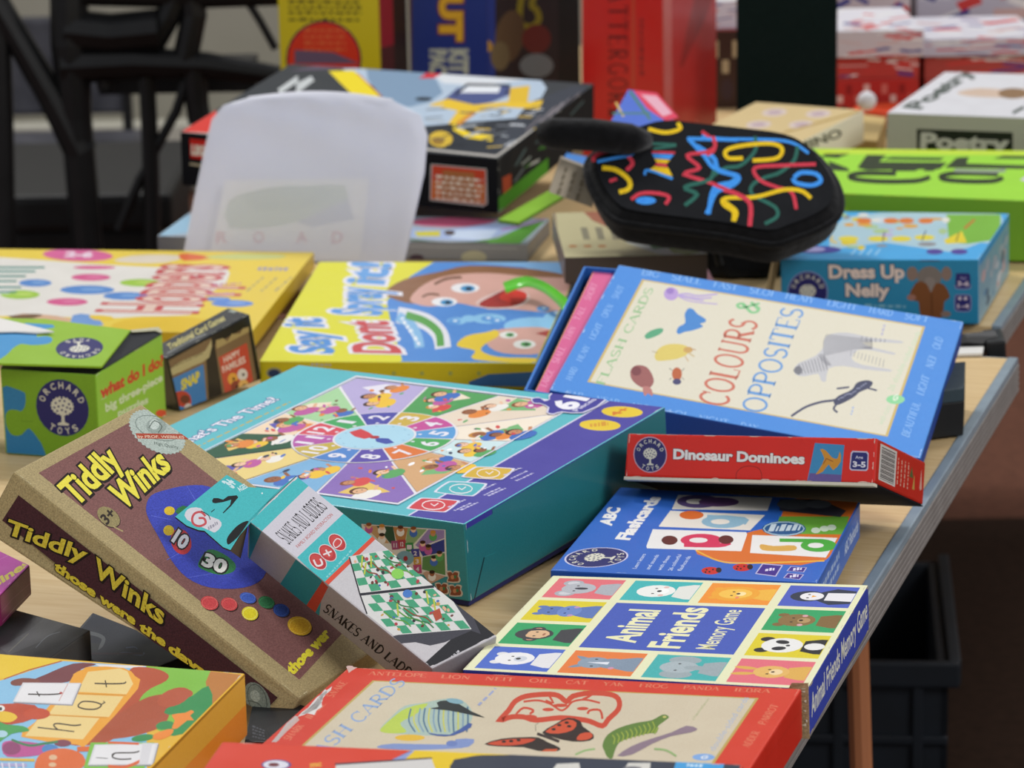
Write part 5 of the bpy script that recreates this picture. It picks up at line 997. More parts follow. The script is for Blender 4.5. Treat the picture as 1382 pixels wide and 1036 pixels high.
for x, y, rx, ry in ((855, 455, 48, 22), (740, 520, 60, 18)): A.e(x, y, rx, ry, '#2c8a48', -8)
for q in ([(890, 400), (960, 390), (990, 376), (1005, 388), (985, 405), (1005, 430), (970, 430), (920, 470), (890, 470), (905, 430)], [(800, 500), (870, 475), (900, 480), (880, 510), (830, 530), (795, 525)]): A.p(q, '#e8862c', 2)
A.p([(430, 165), (470, 150), (640, 158), (700, 200), (715, 265), (460, 545), (400, 555), (110, 515), (180, 440), (360, 230), (380, 190)], '#e8a02c', 2)
for q in ([(455, 178), (620, 160), (660, 175), (690, 240), (655, 295), (400, 282)], [(330, 292), (640, 305), (565, 412), (250, 398)], [(215, 402), (515, 418), (430, 528), (130, 510)]): A.p(q, '#e8cc86')
A.s_([(380, 290), (655, 300)], 3, '#c8882c'); A.s_([(250, 402), (555, 416)], 3, '#c8882c')
BK = '#2a2018'
# hand lettered t a h, lying on their sides
A.s_([(490, 238), (560, 240), (640, 238), (652, 228)], 7, BK, sm=4); A.s_([(545, 222), (552, 258)], 6, BK)
A.s_([(405, 350), (430, 332), (490, 335), (525, 350), (500, 370), (450, 372), (410, 362), (405, 350)], 7, BK, sm=4); A.s_([(405, 334), (540, 334)], 6, BK) if 0 else A.s_([(520, 350), (545, 335), (535, 330)], 6, BK)
A.s_([(195, 466), (300, 478), (385, 488)], 6, BK); A.s_([(300, 478), (278, 455), (300, 446), (380, 456), (420, 452)], 7, BK, sm=4)
def tile(q, lines):
    cx = sum(p[0] for p in q) / 4; cy = sum(p[1] for p in q) / 4; A.p([(x + 4, y + 6) for x, y in q], '#8c8c94'); A.p(q, '#d4d2d4'); A.p([(cx + (x - cx) * .94, cy + (y - cy) * .9) for x, y in q], '#e2e0e0')
    for l, w_ in lines: A.s_(l, w_, BK, sm=4 if len(l) > 2 else 0)
tile([(118, 234), (420, 236), (372, 348), (66, 334)], [([(145, 294), (250, 296), (310, 292), (320, 286)], 7), ([(190, 280), (205, 306)], 6)]); A.e(316, 288, 8, 6, '#b03a34'); A.s_([(352, 240), (305, 330)], 3, '#c88a80')
A.p([(0, 345), (180, 350), (200, 400), (120, 440), (0, 450), (-60, 400)], '#b8401f', 2); A.e(190, 395, 70, 30, '#c0441e'); A.p([(0, 385), (60, 390), (90, 415), (50, 440), (-10, 430)], '#e4bc2c', 3); A.e(5, 368, 20, 16, '#e4e2dc'); A.e(4, 370, 7, 9, '#181410')
A.p([(-40, 430), (30, 450), (120, 460), (150, 485), (60, 500), (-40, 560)], '#3c9a4c', 3); A.e(10, 500, 30, 18, '#a8ccd8')
A.p([(10, 560), (50, 535), (210, 550), (240, 575), (200, 610), (40, 618)], '#b8488c', 3); A.e(60, 575, 48, 34, '#8a3466'); A.e(260, 580, 44, 26, '#3f7cb8'); A.e(325, 548, 44, 18, '#7a3448'); A.s_([(60, 530), (150, 560), (240, 548), (300, 540)], 12, '#2c7a4c', sm=4)
A.p([(190, 630), (240, 590), (340, 575), (430, 610), (420, 680), (200, 700)], '#d86424', 3); A.s_([(400, 580), (520, 575)], 26, '#d86424'); A.e(275, 622, 22, 14, '#d8b088'); A.e(272, 660, 20, 12, '#d8b088'); A.s_([(0, 632), (180, 636)], 14, '#d8b02c'); A.s_([(0, 660), (140, 662)], 16, '#a8a0c8')
for k in range(4): A.s_([(10 + k * 36, 650), (16 + k * 36, 690)], 8, '#d8d6e0')
A.p([(470, 545), (800, 545), (740, 700), (430, 690)], '#78b83c'); tile([(490, 556), (820, 548), (790, 660), (455, 662)], [([(580, 612), (600, 600), (690, 598), (722, 590)], 7), ([(595, 600), (582, 620), (620, 632), (680, 630)], 7), ([(498, 624), (560, 628)], 3)])
A.s_([(560, 545), (640, 548), (720, 552)], 12, '#d8602a', sm=3); A.s_([(560, 668), (650, 672), (730, 640)], 16, '#d8602a', sm=3); A.p([(740, 548), (790, 548), (765, 660), (720, 655)], '#d4d2d4') 
# orange corner and hair lines along the right of the lid
A.p([(1282, 196), (1268, 240), (1180, 690), (780, 700), (1010, 470)], '#d8a23a', 0)
for k in range(9): A.s_([(1000 + k * 22, 560 + k * 3), (1040 + k * 14, 600), (1010 + k * 18, 660)], 6, '#c87a1e', sm=4)
A.e(1105, 560, 30, 28, '#dca03a'); A.s_([(1098, 545), (1110, 580)], 6, '#c04a2c'); A.e(1140, 545, 7, 8, '#b83c28'); scrib(A, (1160, 500), (1155, 450), (1150, 500), '#a07a3c', 3, 2)
A.scuff(6, '#d8d0c0', (1, 2), .001, 8)
A = art(car, c8, 'right'); A.face(); A.r(0, 0, 1, 1, '#dca83a'); A.s_([(0, .96), (1, .98)], .05, '#a87a24'); A.r(.3, 0, 1, .5, '#e08a2a')
car.build('carton', r, 'gloss_card')

# ------------------------------------------------------------------ red and yellow box at the very front
c8 = rg('bottom')
r = root_for('counting_game_box', c8, label='red and yellow game box with white cards at the front edge', cat='game box')
car = MB(); car.box(c8, ['#d43a22', '#c02e1c', '#1c2230', '#c02e1c', '#c02e1c', '#c02e1c'], .0014)
A = art(car, c8, 'top'); A.v(300, 880, .2894)
A.p([(780, 505), (890, 452), (960, 440), (2600, 520), (2600, 1000), (500, 1000)], '#2f3646'); A.p([(900, 452), (860, 480), (1060, 490), (1130, 480), (1340, 478), (1340, 462)], '#e2c018', 0); A.p([(780, 506), (895, 452), (930, 455), (850, 500)], '#8a98c8'); A.p([(850, 500), (900, 455), (1300, 470), (1180, 482), (1080, 500), (1050, 560), (800, 560)], '#e2c018')
A.e(1250, 530, 190, 36, '#2f3646')
A.p([(530, 522), (975, 494), (1000, 560), (520, 600)], '#cfccc8'); A.p([(522, 518), (975, 490), (982, 496), (530, 526)], '#3a2a38')
A.e(252, 524, 70, 24, '#5a4a8c'); A.e(250, 524, 60, 20, '#d8d6e0'); A.e(240, 524, 26, 9, '#6a1c24'); A.t('C', (215, 530), (270, 530), (215, 515), '#d8d6e0') if 0 else None
A.t('mc', (412, 536), (462, 530), (410, 512), '#e0a83a', bold=.04)
A.v(640, 880, .3328)
for q in ([(335, 452), (425, 448), (432, 480), (312, 482)], [(625, 448), (715, 448), (712, 482), (600, 482)]): A.p(q, '#cfccc4')
A.p([(822, 434), (1018, 442), (1000, 500), (800, 500)], '#3f9ad4'); scrib(A, (860, 462), (925, 466), (866, 450), '#c8e0ee', 4, 1); A.e(640, 470, 40, 8, '#6a6a70')
A.scuff(4, '#e8b0a0', (2,), .0012, 2)
car.build('carton', r, 'gloss_card')

# ------------------------------------------------------------------ at the left edge under the brown carton
c8 = flat([(-130, 850), (0, 803), (40, 762), (-90, 700)], .066, .022)
r = root_for('puzzle_book', c8, label='magenta boxed game at the left edge with yellow lettering', cat='game box')
m = MB(); m.box(c8, ['#b83aa0', '#7a2452', '#7a2452', '#7a2452', '#7a2452', '#7a2452'], .0012); A = art(m, c8, 'top'); A.v(0, 700, .1931)
A.t('Cuisines', (-210, 600), (205, 320), (-232, 556), '#ddd04a', bold=.04); A.s_([(-100, 330), (90, 240)], 3, '#cc6ab8'); A.fn = None; A.scuff(6, '#d88ac0', (1, 2), .001, 3)
A = art(m, c8, 'right'); A.face(); A.s_([(0, .45), (.4, .5), (1, .4)], .03, '#92406e'); A.s_([(0, .12), (.5, .16), (1, .1)], .03, '#a0587e'); m.build('carton', r, 'gloss_card')
c8 = flat([(-200, 900), (60, 893), (122, 850), (-60, 800)], .040, .036)
r = root_for('dark_book', c8, label='dark grey boxed book beneath the magenta game', cat='book')
m = MB(); m.box(c8, ['#3a3a3c', '#5a5248', '#4a4a4a', '#5a5248', '#5a5248', '#5a5248'], .001); A = art(m, c8, 'top'); A.v(0, 700, .1931); A.p([(0, 900), (200, 780), (420, 600), (560, 560), (580, 640), (300, 850), (60, 950)], '#4c4c4e'); A.s_([(60, 930), (200, 800)], 6, '#6a685e'); A.s_([(250, 900), (330, 820), (420, 790)], 5, '#6c7076', sm=3); m.build('cover', r, 'gloss_card')
c8 = flat([(60, 900), (200, 905), (262, 880), (125, 826)], .020, .018)
r = root_for('horse_jigsaw_box', c8, label='dark blue box with grey horses half hidden under the brown carton', cat='game box')
m = MB(); m.box(c8, ['#1c2238', '#141828', '#141828', '#141828', '#141828', '#141828'], .001); A = art(m, c8, 'top'); A.v(0, 700, .1931)
A.s_([(470, 820), (540, 800), (640, 800), (720, 830), (710, 880), (680, 905)], 26, '#6a7076', sm=4); A.s_([(500, 815), (560, 770), (620, 700), (640, 676)], 5, '#5a6068', sm=3); A.p([(250, 860), (420, 700), (560, 760), (480, 860), (700, 870), (680, 930), (250, 930)], '#2c3038'); A.s_([(820, 945), (880, 935), (980, 950), (1010, 935)], 14, '#44547a', sm=3); A.s_([(880, 900), (940, 895), (960, 910)], 8, '#44547a', sm=3); A.r(200, 935, 1000, 948, '#3a2438'); m.build('carton', r, 'gloss_card')
# dark folded leaflet showing between the cartons
c8 = flat([(330, 1000), (395, 1002), (420, 955), (345, 930)], .012, .010)
r = root_for('black_leaflet', c8, label='black leaflet in the gap beside the orange cornered carton', cat='leaflet')
m = MB(); m.box(c8, '#1c1d20', .0006); A = art(m, c8, 'top'); A.v(280, 820, .2085)
for k in range(4): scrib(A, (290, 770 + k * 22), (370, 800 + k * 18), (292, 758 + k * 22), '#4a4c52', 4, k)
m.build('sheet', r, 'gloss_card')

# ------------------------------------------------------------------ dressing up game carton
c8 = rg('nelly')
r = root_for('dressing_game_carton', c8, label='sky blue elephant dressing up carton near the table clip', cat='game box')
car = MB(); car.box(c8, ['#46a6e0', '#2b86ac', '#9ab8c4', '#2b86ac', '#2b86ac', '#2b86ac'], .0016)
A = art(car, c8, 'front'); A.v(1000, 240, .3476)
A.t('Dress Up', (345, 388), (632, 388), (343, 340), '#e4cfc2', bold=.045, out='#1c4a66', ow=.05); A.t('Nelly', (410, 458), (572, 460), (409, 412), '#e4cfc2', bold=.045, out='#1c4a66', ow=.05)
scrib(A, (480, 500), (640, 504), (480, 488), '#7ab0c4', 6, 2)
A.e(732, 355, 78, 40, '#5c3c2a'); A.e(665, 372, 22, 28, '#8a7468'); A.e(798, 372, 20, 28, '#8a7468'); A.e(732, 385, 48, 42, '#7e746c'); A.p([(715, 390), (750, 390), (752, 430), (738, 442), (722, 430)], '#8c8078', 2)
A.p([(680, 405), (720, 410), (738, 445), (755, 410), (790, 415), (812, 462), (790, 480), (785, 530), (770, 545), (700, 545), (690, 480), (650, 470)], '#7c4a28', 2); A.s_([(740, 450), (742, 535)], 5, '#5c3418'); A.e(662, 464, 18, 12, '#a07060'); A.e(795, 528, 20, 12, '#8a7468')
for y in (400, 487): A.p([(830, y - 28), (845, y - 34), (882, y - 34), (894, y - 24), (894, y + 20), (882, y + 32), (845, y + 32), (830, y + 22)], '#8a86b4', 2); A.p([(834, y - 26), (847, y - 30), (880, y - 30), (890, y - 22), (890, y + 18), (880, y + 28), (847, y + 28), (834, y + 20)], '#2c2a6c', 2)
A.t('Age', (850, 392), (876, 392), (850, 382), '#a8a4c8'); A.t('3-6', (842, 418), (884, 418), (842, 402), '#d8c8d0', bold=.04); A.e(850, 468, 7, 7, '#d8c8d0'); A.e(872, 468, 7, 7, '#d8c8d0'); A.t('1-4', (842, 505), (884, 505), (842, 490), '#d8c8d0', bold=.04)
A.v(1020, 270, .1738); q = lambda x, y: (1020 + x * .1738, 270 + y * .1738); A.logo(q(403, 715), q(552, 715), q(403, 560), ring='#8890c0')
A = art(car, c8, 'top'); A.v(1020, 270, .1738)
A.p([(700, 130), (1300, 90), (1900, 110), (1900, 330), (1750, 330), (1500, 400), (1000, 330), (620, 380), (580, 300)], '#a9c8d4', 2)
rd = random.Random(8)
A.p([(1480, 110), (1900, 110), (1900, 300), (1640, 340), (1500, 330)], '#78b43c')
for k in range(24): A.e(rd.uniform(620, 1500), rd.uniform(110, 380), rd.uniform(25, 80), rd.uniform(8, 24), rd.choice(['#d8c432', '#c8d4dc', '#8c8c90', '#e0dcd0', '#a8c48c', '#d8a03a', '#b8b0d0']), 0, 9)
for x in (840, 1050, 1170, 1320): A.e(x, 160, 60, 22, '#d8752c')
for x, y in ((720, 300), (950, 300), (1130, 300), (1310, 290)): A.e(x, y, 80, 22, '#dccc38'); 
A.s_([(1000, 245), (985, 325)], 9, '#3c4460'); A.s_([(1320, 235), (1290, 315)], 9, '#3c4460'); A.s_([(600, 280), (580, 310), (630, 330)], 14, '#e0c030', sm=3)
A.p([(1460, 310), (1600, 240), (1640, 330), (1480, 340)], '#e0cc30'); A.s_([(1580, 250), (1555, 320)], 8, '#2c4a2c'); A.s_([(1700, 150), (1620, 220)], 14, '#c85a2a'); A.e(470, 385, 195, 30, '#3a3a94'); A.e(440, 382, 100, 20, '#9a98c8'); A.p([(430, 330), (520, 230), (590, 220), (480, 340)], '#c8b4cc')
for k in range(4): A.s_([(740 + k * 62, 425), (780 + k * 62, 380)], 16, '#8cc4ea')
for x in (1390, 1580): A.e(x, 400, 66, 22, '#4a3c94')
A.scuff(6, '#cfe0e8', (0, 1, 3), .0012, 6)
A = art(car, c8, 'right'); A.face(); A.r(0, 0, 1, 1, '#7fa4b4'); A.r(0, .88, 1, 1, '#3a94cc')
for k in range(22): A.e(rd.uniform(.05, .95), rd.uniform(.08, .85), rd.uniform(.03, .09), rd.uniform(.04, .12), rd.choice(['#c8ccd0', '#4a86ac', '#a8b0b8', '#3a5c78', '#c8a8a8']), 0, 8)
car.build('carton', r, 'gloss_card')
m = MB(); e_ = c8[0] - Vector((.004, 0, 0)); t_ = c8[4] - Vector((.0005, 0, 0)); m.box([e_ + Vector((-.012, .002, 0)), e_ + Vector((-.010, .002, 0)), e_ + Vector((-.010, .05, 0)), e_ + Vector((-.012, .05, 0)), t_ + Vector((-.001, .001, 0)), t_, t_ + Vector((0, .05, 0)), t_ + Vector((-.001, .05, 0))], '#a08a64', .0003); m.build('end_flap', r, 'kraft', label='raw card end flap sprung open')
# black box propping the blue flash card lid
def px8(pts_b, y_, h):                 # small upright block: footprint measured on the table
    B_ = [P(a, b, y_) for a, b in pts_b]; return B_ + [p + Vector((0, 0, h)) for p in B_]
c8 = px8([(1218, 597), (1300, 587), (1302, 549), (1226, 556)], .002, .042)
r = root_for('black_box', c8, label='plain black box propping up the blue flash card box', cat='box')
m = MB(); m.box(slab(c8, 0, .72), '#111112', .001); m.build('base', r, 'black_card'); m = MB(); m.box(slab(c8, .72, 1), ['#2e3a40', '#39464c', '#39464c', '#2e3a40', '#2e3a40', '#2e3a40'], .001); m.build('lid', r, 'card', label='grey lid band')

# ------------------------------------------------------------------ the blurred heap behind
def box1(name, c8, cols, label, cat, mat='gloss_card', part='carton', bevel=.0014, group=None):
    r = root_for(name, c8, label=label, cat=cat, group=group); m = MB(); m.box(c8, cols, bevel); return r, m
c8 = rg('grey')
r, m = box1('activity_box', c8, ['#a8b4c0', '#8a8e96', '#6e7078', '#8a8e96', '#8a8e96', '#8a8e96'], 'flat grey sided activity box behind the white pouch', 'game box')
A = art(m, c8, 'top'); A.v(520, 180, .2171)
A.p([(-1400, 560), (-1250, 500), (-1180, 520), (-1100, 600), (-1400, 640)], '#9cc4dc')
A.p([(140, 545), (400, 520), (700, 540), (500, 580), (240, 575)], '#d86a8c', 2); A.p([(150, 590), (380, 600), (640, 560), (900, 560), (680, 640), (560, 668), (140, 640)], '#a4b8dc', 2); A.p([(440, 600), (700, 600), (640, 665), (400, 650)], '#c8d8ec'); A.p([(180, 610), (340, 605), (340, 640), (200, 640)], '#d0c84a'); A.e(400, 618, 34, 14, '#4a3a2a'); A.p([(560, 668), (700, 650), (980, 520), (1020, 520), (820, 700), (560, 700)], '#5a9a3a'); A.s_([(140, 660), (380, 680), (640, 672)], 12, '#3a5a3a', sm=3); A.s_([(720, 600), (860, 570), (1000, 530)], 14, '#b088c0', sm=3); A.s_([(140, 700), (400, 690)], 12, '#b8c84a')
A = art(m, c8, 'front'); A.v(520, 180, .2171); A.e(550, 770, 80, 42, '#b8b8a0'); A.e(195, 775, 46, 24, '#4a3a4a'); A.s_([(120, 700), (820, 715)], 5, '#b0b8c0')
m.build('carton', r, 'gloss_card')
c8 = rg('pinkbox')
r, m = box1('patterned_box', c8, ['#d8a0a8', '#d8c83a', '#d8c83a', '#c8c0b8', '#c8c0b8', '#c8c0b8'], 'small flat box with red and white pattern beside the blue lid', 'game box')
A = art(m, c8, 'top'); A.v(); A.p([(780, 345), (880, 347), (895, 372), (800, 372)], '#d8b8c8'); A.p([(884, 350), (948, 346), (940, 376), (892, 372)], '#d24a38'); rd = random.Random(3)
for k in range(26): A.e(rd.uniform(890, 940), rd.uniform(349, 372), rd.uniform(2, 4), 1.4, rd.choice(['#e4d8d4', '#e0c0b8', '#8a78a8']), 0, 7)
A.p([(855, 352), (884, 350), (890, 372), (868, 374)], '#5a86c8'); m.build('carton', r, 'gloss_card')
c8 = rg('beige')
r, m = box1('village_game_box', c8, ['#c8c094', '#4c423e', '#564a44', '#6c6058', '#4c423e', '#4c423e'], 'small cream topped dark sided box under the patterned pouch', 'game box')
A = art(m, c8, 'top'); A.v(560, 0, .3281)
A.p([(690, 868), (960, 880), (1010, 960), (830, 950)], '#a86a50', 2); A.p([(820, 955), (1180, 965), (1210, 1040), (1000, 1045)], '#c8ccc4', 2); A.p([(1030, 975), (1160, 968), (1180, 1036), (1060, 1040)], '#7c9c3c', 2); A.p([(960, 1005), (1040, 998), (1060, 1020), (980, 1025)], '#3c7c3c'); A.e(850, 962, 30, 9, '#4a80c0')
for k, x in enumerate((680, 740, 800)): A.p([(x, 935), (x + 28, 935), (x + 42, 985), (x + 14, 985)], '#8c8870')
for k in range(3): A.e(650 + k * 60, 1012, 18, 5, '#b87840')
A.s_([(572, 875), (602, 1045)], 8, '#7a5a50'); m.build('carton', r, 'gloss_card')

c8 = rg('construction')
r, lid, L = simple('construction_kit_box', c8, ['#3a3d40', '#141416', '#1c1d20', '#141416', '#141416', '#141416'], 'large black construction kit box picturing a yellow digger', 'game box', split=0)
A = art(lid, L, 'top'); A.v(370, 60, .3256)
A.p([(260, 90), (420, 90), (1100, 140), (1130, 180), (1000, 420), (620, 420), (500, 220)], '#a8b8c8'); A.p([(380, 90), (600, 100), (700, 200), (560, 260), (440, 210)], '#7890a8', 2); A.p([(640, 110), (1060, 142), (860, 170), (700, 160)], '#ccd0d4'); A.p([(60, 110), (270, 70), (520, 90), (300, 100)], '#5a5060'); A.p([(600, 140), (640, 112), (718, 110), (660, 140)], '#c03038')
A.p([(225, 110), (330, 108), (440, 215), (330, 215)], '#ddc82c'); A.s_([(345, 120), (445, 215)], 4, '#c86030')
A.s_([(20, 195), (100, 140), (90, 185), (160, 140)], 22, '#b8bcbc'); 
A.p([(600, 340), (1080, 300), (1100, 260), (1300, 170), (1020, 440), (560, 470), (600, 400)], '#2e3238', 2); A.p([(1060, 240), (1240, 170), (1300, 180), (1080, 400), (900, 420)], '#3c4048')
A.p([(690, 240), (760, 180), (960, 165), (1000, 200), (900, 240), (760, 262)], '#4a5480'); A.p([(770, 200), (810, 168), (940, 170), (930, 200)], '#d4d8dc'); A.s_([(750, 210), (800, 166), (980, 170), (960, 205)], 9, '#22242a')
A.p([(640, 250), (720, 225), (830, 250), (980, 235), (1060, 170), (1050, 240), (1115, 230), (1100, 268), (960, 260), (820, 285), (760, 330), (720, 330), (760, 275)], '#d8b434', 0); A.s_([(740, 340), (800, 375), (905, 390)], 24, '#e0c42c'); A.p([(980, 180), (1060, 170), (1050, 240), (970, 240)], '#d0ac34'); A.s_([(760, 330), (830, 280)], 18, '#c88c38')
A.e(690, 392, 50, 34, '#c8a838'); A.e(680, 400, 26, 16, '#8c6c2c'); A.e(620, 226, 36, 8, '#24282c'); rd = random.Random(12)
for k in range(50): x = rd.uniform(620, 1090); y = rd.uniform(260, 430); A.s_([(x, y), (x + rd.uniform(20, 90), y + rd.uniform(-14, 6))], rd.uniform(3, 8), rd.choice(['#6a6e74', '#9aa0a4', '#1a1c20', '#484c54', '#b8bcc0', '#c8a83a']))
for k in range(12): x = rd.uniform(1100, 1300); A.s_([(x, 180 + (1300 - x) * .6), (x - 60, 240 + (1300 - x) * .6)], 6, rd.choice(['#6a6468', '#8a8488', '#2a2a30']))
A.v(); A.p([(245, 178), (290, 145), (300, 176), (262, 181)], '#c83c34'); A.s_([(243, 179), (300, 182)], 3, '#c8c8c0'); A.s_([(560, 200), (670, 211), (720, 175)], 3, '#b0aca4')
A = art(lid, L, 'front'); A.v(370, 60, .3256)
A.p([(650, 495), (880, 515), (884, 660), (868, 672), (645, 645), (648, 510)], '#b8b4ac', 0); A.p([(655, 500), (876, 520), (876, 664), (650, 640)], '#c4442a'); A.p([(655, 560), (876, 580), (876, 664), (650, 640)], '#c86a34'); A.p([(700, 520), (830, 532), (835, 655), (690, 640)], '#a8683a')
for k in range(5): scrib(A, (670, 552 + k * 22), (862, 570 + k * 22), (670, 538 + k * 22), '#e0d0b8', 7, k)
A.v(); A.p([(256, 187), (285, 190), (286, 217), (257, 213)], '#c8281e'); A.t('LEGO', (259, 208), (284, 211), (259, 196), '#e8e0c8', bold=.06); A.s_([(256, 221), (284, 225)], 3, '#b8a888')
A = art(lid, L, 'right'); A.v(); A.p([(678, 240), (690, 234), (690, 256), (679, 262)], '#a8482c'); 
for k in range(16): x = rd.uniform(.15, .8); y = rd.uniform(.2, .8); A.face(); A.s_([(x, y), (x + rd.uniform(.04, .15), y + rd.uniform(-.1, .2))], .04, rd.choice(['#4a5a5c', '#8a9490', '#3a6a2c', '#60686c', '#b0b4b0'])); 
A.r(0, 0, .5, .28, '#4a8a28'); A.fn = None; A.scuff(8, '#b8b8b0', (0, 2, 3), .0018, 5)  # the green block paints in a reflection low on the glossy side
lid.build('carton', r, 'matte_card')
# green leaflet poking out from under the kit box
c8 = flat([(672, 296), (700, 300), (764, 262), (744, 255)], .048, .004, .060); r, m = box1('green_booklet', c8, ['#86b82c', '#5a8c20', '#5a8c20', '#5a8c20', '#5a8c20', '#5a8c20'], 'lime green booklet sticking out under the black kit box', 'booklet', bevel=.0006); m.build('cover', r, 'gloss_card')
# worn cream label card leaning on the pouch
o_ = Y(770, 280, 3.07); q = [Y(741, 262, 3.065), Y(800, 283, 3.065), Y(805, 232, 3.09), Y(757, 214, 3.09)]; bk = Vector((0, .003, .001))
r, m = box1('swing_tag', q[:0] + [p + bk * 1 for p in (q[0] + Vector((0, .002, 0)), q[1] + Vector((0, .002, 0)))] + [q[1] + bk * 3, q[0] + bk * 3] + [q[3], q[2], q[2] + bk * 2, q[3] + bk * 2], ['#b4a894', '#b4a894', '#9a8a74', '#9a8a74', '#9a8a74', '#9a8a74'], 'cream price tag card leaning against the squiggle patterned pouch', 'tag', bevel=.0005, mat='card')
A = Art(m, [q[0], q[1], q[2], q[3]]); A.v(); 
for k in range(3): scrib(A, (756 + k * 12, 262 + k * 4), (766 + k * 12, 226 + k * 4), (752 + k * 12, 262 + k * 4), '#7c725e', 4, k)
m.build('card', r, 'card')
c8 = flat([(758, 216), (800, 228), (806, 214), (765, 206)], .10, .01); r, m = box1('blue_packet', c8, ['#4a90dc', '#3a70b8', '#3a70b8', '#3a70b8', '#3a70b8', '#3a70b8'], 'small bright blue packet tucked beside the black pouch handle', 'packet', bevel=.0006); m.build('wrapper', r, 'gloss_card')

# upright boxes
def upright(xs, y, dy, z0, h, py=60):
    """corner pixels of left, near and right vertical edges; dy = how much farther the outer ones stand"""
    A_, B_, C_ = Y(xs[0], py, y + dy[0]), Y(xs[1], py, y), Y(xs[2], py, y + dy[1])
    D_ = A_ + (C_ - B_); pts = [A_, B_, C_, D_]; pts = [Vector((p.x, p.y, z0)) for p in pts]
    return pts + [p + Vector((0, 0, h)) for p in pts]
c8 = upright((377, 513, 550), 4.05, (.01, .06), .0005, .34)
r, m = box1('yellow_game_box', c8, ['#d8c21e', '#cdb81c', '#4a1c1c', '#b8a41a', '#b8a41a', '#b8a41a'], 'upright yellow game box with a big red disc', 'game box')
A = art(m, c8, 'front'); A.v(240, 0, .3281)
for y in (5, 28, 50, 78): scrib(A, (455, y + 8), (755, y + 10), (455, y - 6), '#5c5418', 9, y)
A.s_([(600 + 150 * math.cos(t * .2618), 245 + 155 * math.sin(t * .2618)) for t in range(24)], 12, '#3a1c40', closed=True); A.e(600, 245, 148, 153, '#d2361c', 0, 30); A.p([(480, 205), (640, 215), (750, 262), (480, 262)], '#6a5468')
for k in range(4): scrib(A, (520, 130 + 26 * k), (690, 130 + 26 * k), (520, 118 + 26 * k), '#d86a3a', 6, k)
A = art(m, c8, 'right'); A.face(); A.r(0, .4, .5, .75, '#8a1c28'); A.r(.5, .0, 1, 1, '#2a1a14'); m.build('carton', r, 'gloss_card')
c8 = upright((553, 658, 783), 4.12, (.015, .10), .0005, .36)
r, m = box1('quiz_game_box', c8, ['#22306c', '#24347c', '#2a2024', '#24347c', '#24347c', '#24347c'], 'upright navy game box with yellow capitals running down', 'game box')
A = art(m, c8, 'front'); A.v(240, 0, .3281); A.r(925, -300, 962, 300, '#b06a30'); A.r(940, -300, 962, 300, '#5a3a2a')
A.t('TUO', (1150, 165), (1150, -150), (1075, 168), '#d8a42c', bold=.06) if 0 else A.t('OUT', (1082, -130), (1082, 160), (1165, -130), '#dca82c', bold=.07, out='#7a2c30', ow=.05)
A.t('KIT', (1120, 205), (1120, 300), (1190, 205), '#b4b8a8', bold=.06); A.t('PACK', (1040, 205), (1040, 340), (1102, 205), '#b4b8a8', bold=.06)
A = art(m, c8, 'right'); A.v(560, 0, .3281)
A.r(290, -200, 330, 400, '#24347c'); A.s_([(440, -20), (430, 60), (440, 100), (480, 110), (510, 80), (500, 40), (480, 20), (500, -40)], 26, '#8c8020', sm=3); A.e(390, 150, 60, 110, '#5a4430', 10); A.e(500, 160, 60, 60, '#6a2420'); A.e(500, 270, 70, 50, '#788088'); A.e(350, 230, 40, 60, '#6a5a40'); A.r(590, -200, 680, 400, '#141214'); A.e(300, 190, 18, 24, '#b88a28')
m.build('carton', r, 'gloss_card')
c8 = upright((784, 895, 967), 3.98, (.005, .12), .0005, .36)
r, m = box1('red_word_game_box', c8, ['#b8241f', '#c02420', '#a83834', '#b8a890', '#b8241f', '#b8241f'], 'upright red word game box with dark letters running down its side', 'game box')
A = art(m, c8, 'front'); A.v(780, 0, .2123); A.r(0, -200, 28, 800, '#b89c88')
A.t('SCATTERGORIES', (190, -330), (190, 860), (315, -330), '#4a1418', sf=1.0) if 0 else None
for k, ch in enumerate('SCATTERGORIES'):
    y = -250 + k * 92; A.t(ch, (196, y + 10), (196, y + 82), (312, y + 10), '#571418', sf=1.0)
A.s_([(352, -100), (352, 560)], 22, '#b8402c'); scrib(A, (395, 120), (395, 480), (420, 120), '#7c1c1e', 9, 3)
A = art(m, c8, 'right'); A.face(); A.r(0, 0, 1, 1, '#b02a26'); A.r(.0, 0, .16, 1, '#c0605a'); A.p([(.3, .3), (.6, .55), (.95, .62), (.9, .5), (.5, .35)], '#8c2420', 2); A.r(.6, .56, 1, .9, '#c08078'); m.build('carton', r, 'film')
c8 = upright((994, 1129, 1130), 3.97, (.0, .03), .0005, .213)
r, m = box1('dark_green_book', c8, ['#3a4440', '#0f1a18', '#0a100e', '#0f1a18', '#0f1a18', '#0f1a18'], 'upright plain dark green book between the red box and the packs', 'book', mat='fabric'); m.build('cover', r, 'fabric')
m = MB(); m.box(slab([p.lerp(sum(c8, Vector()) / 8, .04) for p in c8], .9, 1.015), '#c8c4b4', 0); m.build('pages', r, 'card')
